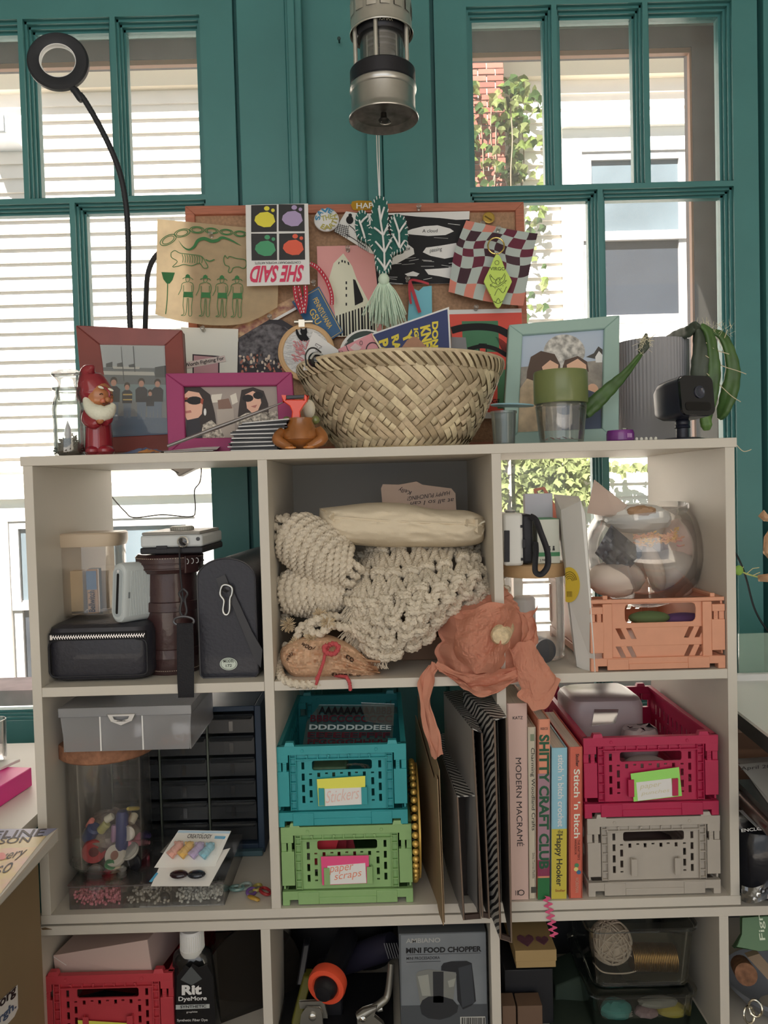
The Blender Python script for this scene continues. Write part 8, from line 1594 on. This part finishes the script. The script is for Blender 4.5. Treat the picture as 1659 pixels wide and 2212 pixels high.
for i, (p0, p1, w_, h, lab) in enumerate((((628, 2215), (655, 2110), .013, '5c5a20', 'olive green tape measure edge standing at the left of the tools'), ((640, 2130), (655, 2040), .010, '1a1a20', 'black bracket at the far left of the tools cubby'))):
    a, b = U(*p0, .04+.04*i), U(*p1, .08+.03*i); one('tool_edge', M().slab([a, a+Vector((w_, 0, 0)), b+Vector((w_, 0, 0)), b], (0, .02, 0)), P(h, r=.35, gain=1.4), lab, 'tool', None, bev=.002)
hp = VP(.03); pu = thing('hole_punch', 'grey metal plate with a bolt below the orange ring', 'tool', U(674, 2212, .03)); add('plate', M().plate([(645, 2240), (652, 2192), (662, 2178), (690, 2180), (697, 2190), (697, 2240)], [], lambda u, v, d: hp(u, v, -d), .004), GLS, pu, bev=.001); add('upper_plate', M().plate([(646, 2172), (700, 2168), (706, 2205), (698, 2205), (696, 2186), (648, 2184)], [], lambda u, v, d: hp(u, v, -.006-d), .004), GLS, pu, bev=.001); add('bolt', M().lathe([(.005, 0), (.005, .003), (.003, .004), (0, .004)], n=16, c=hp(675, 2195), mat=Matrix.Rotation(pi/2, 4, 'X')), P('9c9a94', r=.2, metal=.9), pu)
cp = thing('clamp', 'curved silver lever clamp leaning against the chopper carton', 'clamp', U(820, 2212, .02)); add('lever', M().tube(spline([U(845, 2080, .04), U(838, 2145, .035), U(825, 2165, .03), U(795, 2185, .028), U(772, 2198, .026)], 8), [.0045+.0012*i/32 for i in range(33)], 14), GLS, cp)
add('jaw', M().plate([(770, 2192), (784, 2182), (815, 2172), (808, 2196), (828, 2212), (838, 2240), (775, 2240)], [], lambda u, v, d: VP(.024)(u, v, -d), .006), GLS, cp, bev=.0015); add('pivot', M().lathe([(.004, 0), (.004, .004), (0, .0055)], n=18, c=VP(.024)(784, 2198), mat=Matrix.Rotation(pi/2, 4, 'X')), P('b0aea8', r=.15, metal=.95), cp); add('screw_knob', M().tube([U(815, 2180, .03), U(826, 2178, .03)], .0035, 12), P('8c8c88', r=.3, metal=.8), cp)
one('shade_block', soft_box(xq[1]+T_+.004, U(852, 2100, .12).x, .16, .28, ZLF+.0005, ZL-T_-.004, .02), P('131318', r=.6, gain=1), 'large black fabric bag filling the back of the tools cubby', 'bag')  # added block, stands for the deep shade at the cubby's back
one('shade_slab', M().box(xq[1]+T_+.002, U(850, 2200, .02).x, .008, .155, ZLF+.0002, ZLF+.010), P('17171c', r=.6, gain=1), 'black tray under the tools at the bottom edge', 'tray', None, bev=.002)  # added slab, hides the bright board where shade should lie
one('shade_box', M().box(xq[2]+T_+.06, xq[3]-.006, .20, .283, ZLF+.0005, ZL-T_-.01), P('17191e', r=.6, gain=1), 'dark storage bin at the back behind the glass containers', 'bin', None, bev=.003)  # added block, darkens this cubby in place of real shade
# chopper carton
cx0, cx1 = U(863, 2100, .018).x, U(1052, 2100, .018).x; ck_ = thing('chopper_carton', 'grey carton of a mini food chopper with printed picture and lettering', 'box', ((cx0+cx1)/2, .1, ZLF)); zct = U(957, 2015, .018).z
add('carton', M().box(cx0, cx1, .018, .19, ZLF+.0003, zct), P('4e5256', r=.45, gain=1.5), ck_, bev=.0008); KPl = VP(.0178); prt(ck_, 'grey_shade', KPl, P('686d72', r=.45, gain=1.5, var=.12, vs=14), [[(866, 2020), (1049, 2014), (1052, 2230), (868, 2230)]], .0002)
for s_, a, b, c, col, bo in (('AMBIANO', (877, 2037), (951, 2035), (877, 2027), '9a9a98', .01), ('MINI FOOD CHOPPER', (877, 2059), (1040, 2055), (877, 2047), '121216', .04), ('MINI PROCESADORA', (878, 2073), (950, 2071), (878, 2067), '26262a', .01)): letters(ck_, s_, KPl, P(col, r=.5, gain=1.4), a, b, c, .0006, bold=bo)
m = M(); stroke(m, KPl, [(878, 2062), (1038, 2058)], .8, .0006); stroke(m, KPl, [(878, 2078), (952, 2076)], .8, .0006); add('printed_rule', m, P('26262a', gain=1), ck_, sharp=None)
for h, polys, d in (('43474c', [[(867, 2172), (1052, 2168), (1052, 2232), (868, 2232)]], .0004), ('1d1f24', [[(953, 2087), (958, 2080), (975, 2076), (1008, 2075), (1019, 2080), (1022, 2105), (1026, 2140), (1028, 2162), (1018, 2172), (1000, 2180), (988, 2160), (985, 2100), (953, 2096)]], .0006), ('33373d', [[(990, 2090), (1018, 2082), (1025, 2165), (998, 2176)]], .0008), ('6f716e', [[(898, 2106), (903, 2098), (925, 2093), (955, 2097), (980, 2099), (986, 2104), (978, 2170), (945, 2178), (908, 2172)]], .0007), ('26282c', [[(907, 2172), (912, 2160), (925, 2152), (950, 2150), (978, 2158), (990, 2172), (987, 2186), (972, 2196), (950, 2202), (925, 2199), (911, 2190)], [(935, 2098), (958, 2098), (958, 2165), (936, 2165)]], .0009), ('8c8e88', [[(902, 2108), (925, 2104), (930, 2150), (912, 2150)], [(967, 2118), (984, 2112), (980, 2130), (970, 2132)]], .001)): prt(ck_, 'printed_chopper', KPl, P(h, r=.45, gain=1.4), polys, d)
prt(ck_, 'barcode_field', KPl, P('9c9c98', r=.5), [[(994, 2196), (1048, 2195), (1049, 2232), (995, 2232)]], .0006); m = M(); x = 997
while x < 1045: w_ = random.choice((1, 1.6, 2.6)); poly(m, KPl, [(x, 2197), (x+w_, 2197), (x+w_, 2230), (x, 2230)], .001); x += w_+random.choice((1, 1.6))
add('barcode', m, P('141416', gain=1), ck_, sharp=None)
# cubby right of it: kraft gift box, dark box, glass containers
def kbox(name, label, px0, px1, pyt, pyb, y0, y1, mat, **k): a, b = U(px0, pyt, y0), U(px1, pyb, y0); return one(name, M().box(a.x, b.x, y0, y1, b.z, a.z), mat, label, 'box', None, bev=.0008)
db_ = kbox('dark_box', 'dark navy box carrying the kraft gift box', 1090, 1198, 2096, 2300, .045, .20, P('17181e', r=.5, gain=1.1)); KB = P('8c7650', r=.7, gain=1.6)
gb2 = thing('gift_box', 'kraft lidded gift box with two purple hearts on its lid', 'box', U(1155, 2092, .04)); a, b, c2 = U(1113, 2054, .035), U(1203, 2090, .035), U(1113, 2078, .035)
add('box_body', M().box(a.x+.001, b.x-.001, .036, .15, b.z, c2.z), KB, gb2, bev=.0006); add('box_lid', M().box(a.x, b.x, .035, .151, c2.z, a.z), KB, gb2, bev=.0006)
for px, py, k in ((1136, 2032, 1.0), (1172, 2032, .75)):
    c = UZ(px, py, a.z+.0004); hh = [(0, -.9), (.5, -.4), (.95, .1), (.9, .6), (.5, .85), (.1, .6), (0, .35), (-.1, .6), (-.5, .85), (-.9, .6), (-.95, .1), (-.5, -.4)]; add('heart', M().slab([c+Vector((x*.012*k, y*.016*k, 0)) for x, y in hh], (0, 0, .0008)), P('64404c', r=.5, gain=1.6, var=.2, vs=90), gb2, sharp=None)
for i, (x0, x1, lab) in enumerate(((1085, 1117, 'left of the two brown boxes at the bottom edge'), (1118, 1174, 'right of the two brown boxes at the bottom edge'))): kbox('brown_carton', lab, x0, x1, 2174, 2290, .012, .04, P('5c483a', r=.7, gain=1.5))
one('green_fabric', M().slab([U(1200, 2130, .10), U(1262, 2105, .10), U(1275, 2290, .06), U(1192, 2290, .06)], (0, .06, 0)), P('2c3a30', r=.8, gain=1.3), 'dark green folded fabric between the boxes and the glass containers', 'fabric', None, bev=.002)
one('green_cloth', M().box(U(1195, 2200, .02).x, xq[3]-.004, .006, .19, ZLF+.0002, ZLF+.0012), P('2a362c', r=.85, gain=1.2), 'dark green cloth lying under the glass containers', 'cloth')  # thin cover added so the floor does not show bright
GC = clear('d4dad6', tint=.35, gloss=.06, haze=.04, hz='5c6260')
def gcont(label, px0, px1, pyt, pyb, y0, y1):
    a, b = U(px0, pyt, y0), U(px1, pyb, y0); x0, x1, z0_, z1_ = a.x, b.x, b.z, a.z; t = thing('glass_container', label, 'container', ((x0+x1)/2, (y0+y1)/2, z0_), 'stacked glass containers'); m = M(); i_ = .008
    lo = lambda k: rrect(x0+k, y0+k, x1-k, y1-k, .016, 5); n = len(lo(0)); L5 = [(z0_, i_*1.4), (z0_+.003, i_), (z1_-.010, .002), (z1_-.010, .004), (z0_+.004, i_+.002)]
    for z, k in L5: m.v += [Vector((p, q_, z)) for p, q_ in lo(k)]
    for j in range(4): m.f += [(j*n+i, j*n+(i+1) % n, (j+1)*n+(i+1) % n, (j+1)*n+i) for i in range(n)]
    m.f += [tuple(range(n)), tuple(4*n+i for i in range(n))]; add('container_body', m, GC, t); m = M()
    for z, k in ((z1_-.010, .001), (z1_-.009, -.002), (z1_-.004, -.002), (z1_-.002, .001), (z1_, .006)): m.v += [Vector((p, q_, z)) for p, q_ in lo(k)]
    for j in range(4): m.f += [(j*n+i, j*n+(i+1) % n, (j+1)*n+(i+1) % n, (j+1)*n+i) for i in range(n)]
    add('container_lid', m, clear('b4bcba', tint=.4, gloss=.08, haze=.06, hz='6c7472'), t); return x0, x1, z0_, z1_
x0, x1, z0_, z1_ = gcont('upper glass container holding twine and copper wire', 1272, 1512, 2002, 2140, .02, .17); xx0, xx1, zz0, zz1 = gcont('lower glass container holding a tape dispenser and clips', 1278, 1512, 2145, 2290, .02, .17)
tw = thing('twine_ball', 'ball of off white cotton twine in the upper glass container', 'twine', Vector((U(1322, 2100, .06).x, .06, z0_+.006))); cT = Vector((U(1322, 2078, .06).x, .065, (z0_+z1_)/2-.002)); RT = .0285; TWM = P('a8988a', r=.9)
add('core', M().ell(cT, RT*.93, RT*.93, RT*.9, 18), TWM, tw); m = M()
for i in range(26):
    ax = Vector((g(0, 1), g(0, 1)-.6, g(0, 1))).normalized(); u_ = ax.orthogonal().normalized(); v_ = ax.cross(u_); h_ = uu(-.45, .45); m.tube([cT+(u_*cos(t)+v_*sin(t))*(RT*sqrt(1-h_*h_))+ax*(RT*h_) for t in [2*pi*k/26 for k in range(26)]], .0011, 5, True)
tag(add('windings', m, TWM, tw), kind='stuff'); add('loose_twine', M().tube(spline([cT+Vector((.02, -.012, -.01)), cT+Vector((.035, -.02, -.022)), cT+Vector((.020, -.022, -.031)), cT+Vector((-.015, -.02, -.031)), cT+Vector((-.028, -.012, -.022))], 8), .0010, 6), TWM, tw)
cw_ = thing('copper_wire', 'spool of copper coloured wire in the upper glass container', 'wire', U(1410, 2090, .06)); p0, p1 = U(1362, 2066, .055), U(1457, 2068, .055); q = M(); ax = (p1-p0); n = 420
q.tube([p0+ax*(i/n)+Vector((0, .0175*cos(2*pi*i*26/n), .0175*sin(2*pi*i*26/n))) for i in range(n+1)], .0009, 5); tag(add('coils', q, P('8c6a3c', r=.3, metal=.9, gain=1.8), cw_), kind='stuff'); add('spool_core', M().tube([p0, p1], .0168, 24), P('5a4028', r=.4, metal=.6, gain=1.6), cw_)
one('grey_card', M().slab([U(1290, 2016, .12), U(1472, 2014, .12), U(1490, 2122, .055), U(1350, 2116, .055)], (0, .001, -.001)), P('6a6454', r=.6), 'drab card lying under the twine and copper wire', 'card', sharp=None)
for n_, px, py, r3, h, lab in (('tape_dispenser', 1330, 2180, (.022, .016, .014), '3c8480', 'teal tape dispenser in the lower glass container'), ('tape_roll', 1345, 2200, (.026, .016, .010), 'a8a49c', 'white tape roll under the teal dispenser'), ('pink_clips', 1395, 2188, (.017, .014, .009), '94787c', 'pink clips in the lower glass container'), ('yellow_clip', 1452, 2182, (.021, .014, .010), 'a8983c', 'yellow clip at the right of the lower glass container'), ('white_bundle', 1420, 2164, (.028, .012, .006), '8c8880', 'pale bundle at the back of the lower glass container')):
    one(n_, M().ell(U(px, py, .06), *r3, 22, None, lambda p: p*(1+.22*ridged(p, 1.5, px*.1, 2))), P(h, r=.45, gain=1.5), lab, 'stationery', sharp=.35)
# far right cubby
pb_ = thing('pillow_box', 'green paper pillow box with white lettering at the bottom right', 'box', U(1640, 2040, -.0)); PBL = Plane(U(1640, 2010, .03), (-.25, -1, .45))
add('box_shell', M().plate([(1606, 1985), (1700, 1975), (1720, 2050), (1640, 2052), (1588, 2047), (1605, 2020)], [], lambda u, v, d: PBL(u, v, -d), .02), P('4c6a4c', r=.5, gain=1.6), pb_, bev=.003); letters(pb_, 'Fign', PBL, P('a8b4a0', r=.5), (1657, 2030), (1650, 1972), (1641, 2031), .0008, bold=.01)
one('cork_stopper', M().tube([U(1600, 2085, .05), U(1612, 2105, .01)], [.013, .014], 18), P('6c4c38', r=.85, gain=1.5, var=.35, vs=120), 'mottled wine cork below the green pillow box', 'cork'); one('wood_strip', M().slab([U(1615, 2068, .03), U(1640, 2060, .03), U(1700, 2130, .0), U(1680, 2140, .0)], (0, .01, 0)), P('6c5c4c', r=.6), 'brown wood strip beside the wine cork', 'wood', sharp=None)
q = M(); q.cap = False; one('grey_bowl', q.lathe([(.03, -.03), (.06, -.005), (.072, .008), (.075, .010), (.075, .004), (.06, -.012), (.028, -.036), (0, -.036)], n=48, c=U(1690, 2130, .06)), P('6c7078', r=.5, gain=1.5), 'blue grey bowl rim under the cork at the right edge', 'bowl'); rg = thing('metal_rings', 'shiny metal rings at the bottom right corner', 'rings', U(1625, 2212, .0))
for px, py, a in ((1618, 2192, .3), (1632, 2178, -.5)): add('ring', M().tube([U(px, py, .0)+Matrix.Rotation(a, 3, 'Z') @ Vector((.008*cos(t), .002*sin(t), .010*sin(t))) for t in [2*pi*i/22 for i in range(22)]], .0016, 8, True), P('a09c90', r=.15, metal=.95), rg)
# ---------------------------------------------------------------- left of the shelves: desk, magazine, carton
pd = U(125, 1790, -.02); zd = pd.z; xr = pd.x; WD = P('b4b0aa', r=.45, gain=1.8); dk = thing('white_desk', 'white desk jutting in front of the shelves at the left edge', 'desk', (-.8, -.2, 0))
xs = X0-.012
add('desk_top', M().plate([(-1.3, -.62), (xr, -.62), (xr, -.02), (xs, -.02), (xs, .33), (-1.3, .33)], [], lambda u, v, d: (u, v, zd-d), .0155), WD, dk, bev=.0008)
for x, y in ((-1.27, -.58), (-1.27, .29), (xs-.05, .29), (-.9, -.58)): add('leg', M().box(x, x+.035, y, y+.035, 0, zd-.0155), WD, dk)
HPD = Plane((0, 0, zd+.004), (0, 0, 1)); mg_ = thing('magazine', 'pastel covered book with handwritten lettering lying at the desk corner', 'book', HPD(60, 1850))
HPD0 = Plane((0, 0, zd+.0003), (0, 0, 1)); c4_ = [HPD(124, 1789.5), HPD(-30, 1792), HPD(-140, 2090), HPD(-20, 1962)]; add('pages', M().slab(c4_, (0, 0, -.0036)), P('b0a8a0', r=.6), mg_, sharp=None); HP2 = lambda x, y, d=0: HPD(x, y, d)
prt(mg_, 'lilac_band', HP2, P('8c8ca8', r=.4, gain=1.5), [[(124, 1790), (-30, 1792), (-45, 1818), (100, 1806)]], .0004); prt(mg_, 'yellow_band', HP2, P('bfa878', r=.4, gain=1.6), [[(100, 1806), (-45, 1818), (-60, 1836), (80, 1830)]], .0004)
prt(mg_, 'watercolour_print', HP2, P('c09488', r=.4, gain=1.7, var=.3, vs=30, hue2='c4a860'), [[(80, 1830), (-60, 1836), (-135, 2080), (-20, 1958)]], .0004)
for s_, a, b, c, bo in (('EVELINE', (-70, 1815), (92, 1807), (-60, 1799), .01), ('CARSON', (-72, 1829), (62, 1821), (-64, 1815), .01), ('every', (-20, 1870), (50, 1856), (-10, 1850), .0), ('so', (-14, 1896), (24, 1882), (-8, 1876), .0)): letters(mg_, s_, HP2, P('54484c', gain=1), a, b, c, .0008, bold=bo, shear=.0 if bo else .3)
prt(mg_, 'red_dot', HP2, P('c05450', r=.4), [circ(4, 1851, 9, 8, 18)], .0009)
pkz = Plane((0, 0, zd+.0003), (0, 0, 1)); a, b = pkz(70, 1697), pkz(-20, 1757); up = Vector((0, 0, (U(70, 1657, a.y).z-a.z))); bk_ = Vector((-.30, .02, 0))
one('pink_box', M().slab([a, b, b+up, a+up], (b-a).cross(Vector((0, 0, 1))).normalized()*(.25 if (b-a).cross(Vector((0, 0, 1))).x < 0 else -.25)), P('c82c74', r=.45, gain=2.0), 'hot pink box on the desk behind the lettered book', 'box', None, bev=.0015)
pz = Plane(a+up+Vector((0, 0, .0006)), (0, 0, 1)); one('white_coaster', M().slab([pz(44, 1645), pz(-20, 1648), pz(-30, 1668), pz(2, 1664)], (0, 0, .004)), P('b8b2b0', r=.5), 'white card edge on top of the hot pink box', 'card', None, bev=.0006)
gc_ = pz(-12, 1648); q = M(); q.cap = False; one('glass_tumbler', q.lathe([(0, .006), (.016, .006), (.0175, .010), (.0185, .065), (.0170, .065), (.0155, .012), (0, .010)], c=gc_, n=36), clear('f4f6f6', gloss=.12, haze=.05), 'clear tumbler at the far left edge on the pink box', 'glass')
XP = Plane((-.440, 0, 0), (1, 0, 0)); bx_ = thing('cardboard_carton', 'large brown cardboard carton under the desk with a web address label', 'box', (-.6, -.3, 0)); add('carton', M().box(-.85, -.440, -.62, -.035, .0003, zd-.03), P('7c6a50', r=.75, gain=1.5, var=.04, vs=12), bx_, bev=.003)
prt(bx_, 'white_label', XP, P('b4b4b4', r=.5), [[(37, 2127), (38, 2178), (30, 2196), (-30, 2262), (-30, 2188)]], .0006); letters(bx_, 'E.org', XP, P('1c1c20', gain=1), (-20, 2200), (33, 2152), (-20, 2172), .001, bold=.03); letters(bx_, 'burgh.', XP, P('3c587c', gain=1.2), (-30, 2240), (34, 2182), (-30, 2216), .001, bold=.03)
# ---------------------------------------------------------------- right of the shelves
zt_ = .865; A, B = UZ(1594, 1536, zt_), UZ(1664, 1590, zt_); A2 = A+(A-B)*.0; tbk = UZ(1640, 1470, zt_).y
wt = thing('side_table', 'white topped table with black edge at the right edge of the picture', 'table', (.9, .1, 0)); ext = (A-B).normalized(); A3 = A+ext*max(0, (tbk-A.y)/ext.y); B3 = B-ext*.25
add('table_top', M().slab([A3, B3, Vector((1.4, B3.y, zt_)), Vector((1.4, tbk, zt_))], (0, 0, -.004)), P('b8bab4', r=.35, gain=1.9), wt, sharp=None); add('black_edge', M().slab([A3+Vector((.002, 0, -.0042)), B3+Vector((.002, 0, -.0042)), Vector((1.4, B3.y, zt_-.0042)), Vector((1.4, tbk, zt_-.0042))], (0, 0, -.022)), P('1c1e22', r=.4, gain=1), wt, sharp=None)
add('backsplash', M().box(A3.x, 1.4, tbk, tbk+.012, zt_-.02, U(1640, 1456, tbk).z), P('c0c0bc', r=.4, gain=1.9), wt, bev=.002)
for x, y in ((.75, tbk-.05), (1.3, tbk-.05), (1.3, -.25)): add('leg', M().box(x, x+.03, y, y+.03, 0, zt_-.026), P('1c1e22', r=.4, gain=1), wt)
za = U(1640, 1366, tbk+.02).z; one('acrylic_sheet', M().box(U(1592, 1400, tbk+.02).x, 1.2, tbk+.0125, tbk+.0165, zt_-.02, za), clear('d8eee6', tint=.5, gloss=.08, rough=.1, haze=.32, hz='a8c4b8'), 'frosted clear sheet standing at the back of the white topped table', 'sheet')
one('black_cable', M().tube(spline([U(1585, 1190, .37), U(1598, 1212, .37), U(1612, 1250, .36), U(1632, 1320, .35), U(1668, 1372, .34), U(1720, 1400, .33)], 8), .0018, 8), P('16181c', gain=1, r=.4), 'thin black cable running down the teal wall at the right', 'cable')
dl = thing('dried_plant', 'tan dried leaves and a thin rooted sprig at the right edge', 'plant', U(1665, 1260, .2))
for pts in ([(1637, 1115), (1650, 1101), (1672, 1098), (1672, 1128), (1650, 1126)], [(1650, 1160), (1662, 1142), (1680, 1140), (1680, 1200), (1660, 1208), (1648, 1195)], [(1636, 1242), (1668, 1238), (1668, 1258), (1638, 1256)]): add('dried_leaf', M().grid(6, 5, lambda u, v: U(*(lambda t: (t.x, t.y))(coons([(*pts[0], 0), (*pts[1], 0)], [(*pts[-1], 0), (*pts[-2], 0)], [(*pts[0], 0), (*pts[-1], 0)], [(*pts[1], 0), (*pts[-2], 0)])(u, v)), .2-.012*sin(pi*u)*sin(4*v))), papery('b4967c', .4, gain=1.5), dl, sharp=.5)
add('stem', M().tube(spline([U(1672, 1250, .2), U(1640, 1247, .2), U(1615, 1240, .2), U(1594, 1232, .2)], 6), .0012, 6), P('8c9458', r=.7), dl)
for pts in ([(1612, 1240), (1626, 1228), (1640, 1226)], [(1610, 1240), (1624, 1244), (1642, 1236)], [(1600, 1234), (1606, 1224)]): add('root', M().tube([U(x, y, .2) for x, y in pts], .0006, 5), P('a8a078', r=.7), dl)
add('green_tip', M().ell(U(1596, 1232, .2), .007, .004, .008, 12), P('6c8c3c', r=.6), dl)
x0r = X0+.9117+.004; one('brown_box', M().box(x0r, .74, .17, .285, ZL+.0003, U(1625, 1583, .17).z), P('7c5c48', r=.75, gain=1.4), 'brown corrugated box behind the papers at the right edge', 'box', None, bev=.001)
mb = thing('poly_mailer', 'bulging black plastic mailer with small white lettering at the lower right', 'mailer', (.6, .06, ZL)); zm = U(1625, 1800, .0).z
add('bag', soft_box(x0r+.001, .735, -.002, .165, ZL+.0006, zm, .018, top=lambda x, y: .004*ridged((x*20, y*20, 0), 4.0)), P('15171f', r=.25, gain=1.1, coat=.3, bump=.8, bs=35), mb); MPl = VP(-.0035); letters(mb, 'ENCLOSED', MPl, P('a8a8a8'), (1601, 1797), (1668, 1790), (1600, 1790), .001, bold=.02)
add('clear_flap', M().grid(10, 4, lambda u, v: U(1602+70*u, 1912+34*v+6*sin(5*u), -.006-.006*sin(3*v+6*u))), clear('d8dce0', gloss=.2, rough=.15, haze=.15, hz='8c8c90'), mb, sharp=.5)
def tilt(name, label, cat, pts, z0_, z1_, mat, th, **k):   # sheet whose two left corners are at z0 (far) and z1 (near)
    a, b = UZ(*pts[0], z0_), UZ(*pts[1], z1_); return one(name, M().slab([a, b, b+Vector((.22, 0, 0)), a+Vector((.22, 0, 0))], (0, 0, -th)), mat, label, cat, None, sharp=None, **k), a, b
tilt('white_paper', 'bluish white paper on the black mailer', 'paper', [(1596, 1750), (1640, 1792)], zm+.012, zm+.008, P('b8b8cc', r=.5, gain=2.2), .001)
a, b = UZ(1596, 1722, zm+.030), UZ(1668, 1795, zm+.028); one('brown_tube', M().tube([a, b], .0085, 16), P('3c2a26', r=.3, gain=1.3, coat=.4), 'glossy dark brown rod lying under the framed glass', 'rod')
o, a, b = tilt('glazed_sheet', 'grey edged glass sheet over marbled paper at the right edge', 'frame', [(1590, 1684), (1672, 1768)], zm+.044, zm+.044, P('4a4c4c', r=.3, gain=1.2), .008); one('marbled_paper', M().slab([UZ(1590, 1640, zm+.046), UZ(1668, 1748, zm+.046), UZ(1760, 1748, zm+.046), UZ(1760, 1630, zm+.046)], (0, 0, .0008)), P('b8c2be', r=.15, gain=2.2, var=.2, vs=25), 'pale green marbled sheet under the calendar page', 'paper', None, sharp=None)
cz = zm+.0485; CPg = Plane((0, 0, cz), (0, 0, 1)); cp_ = one('calendar_page', M().slab([CPg(1595, 1652), CPg(1674, 1742), CPg(1800, 1740), CPg(1800, 1640), CPg(1640, 1648)], (0, 0, .0006)), P('c8c4c8', r=.5, gain=2.2), 'lilac white calendar page lettered April at the right edge', 'paper', None, sharp=None)
letters(cp_, 'April 2024', lambda x, y, d: CPg(x, y, .0006+d), P('6c6870', gain=1), (1600, 1668), (1685, 1661), (1600, 1658), .0006, bold=.0)
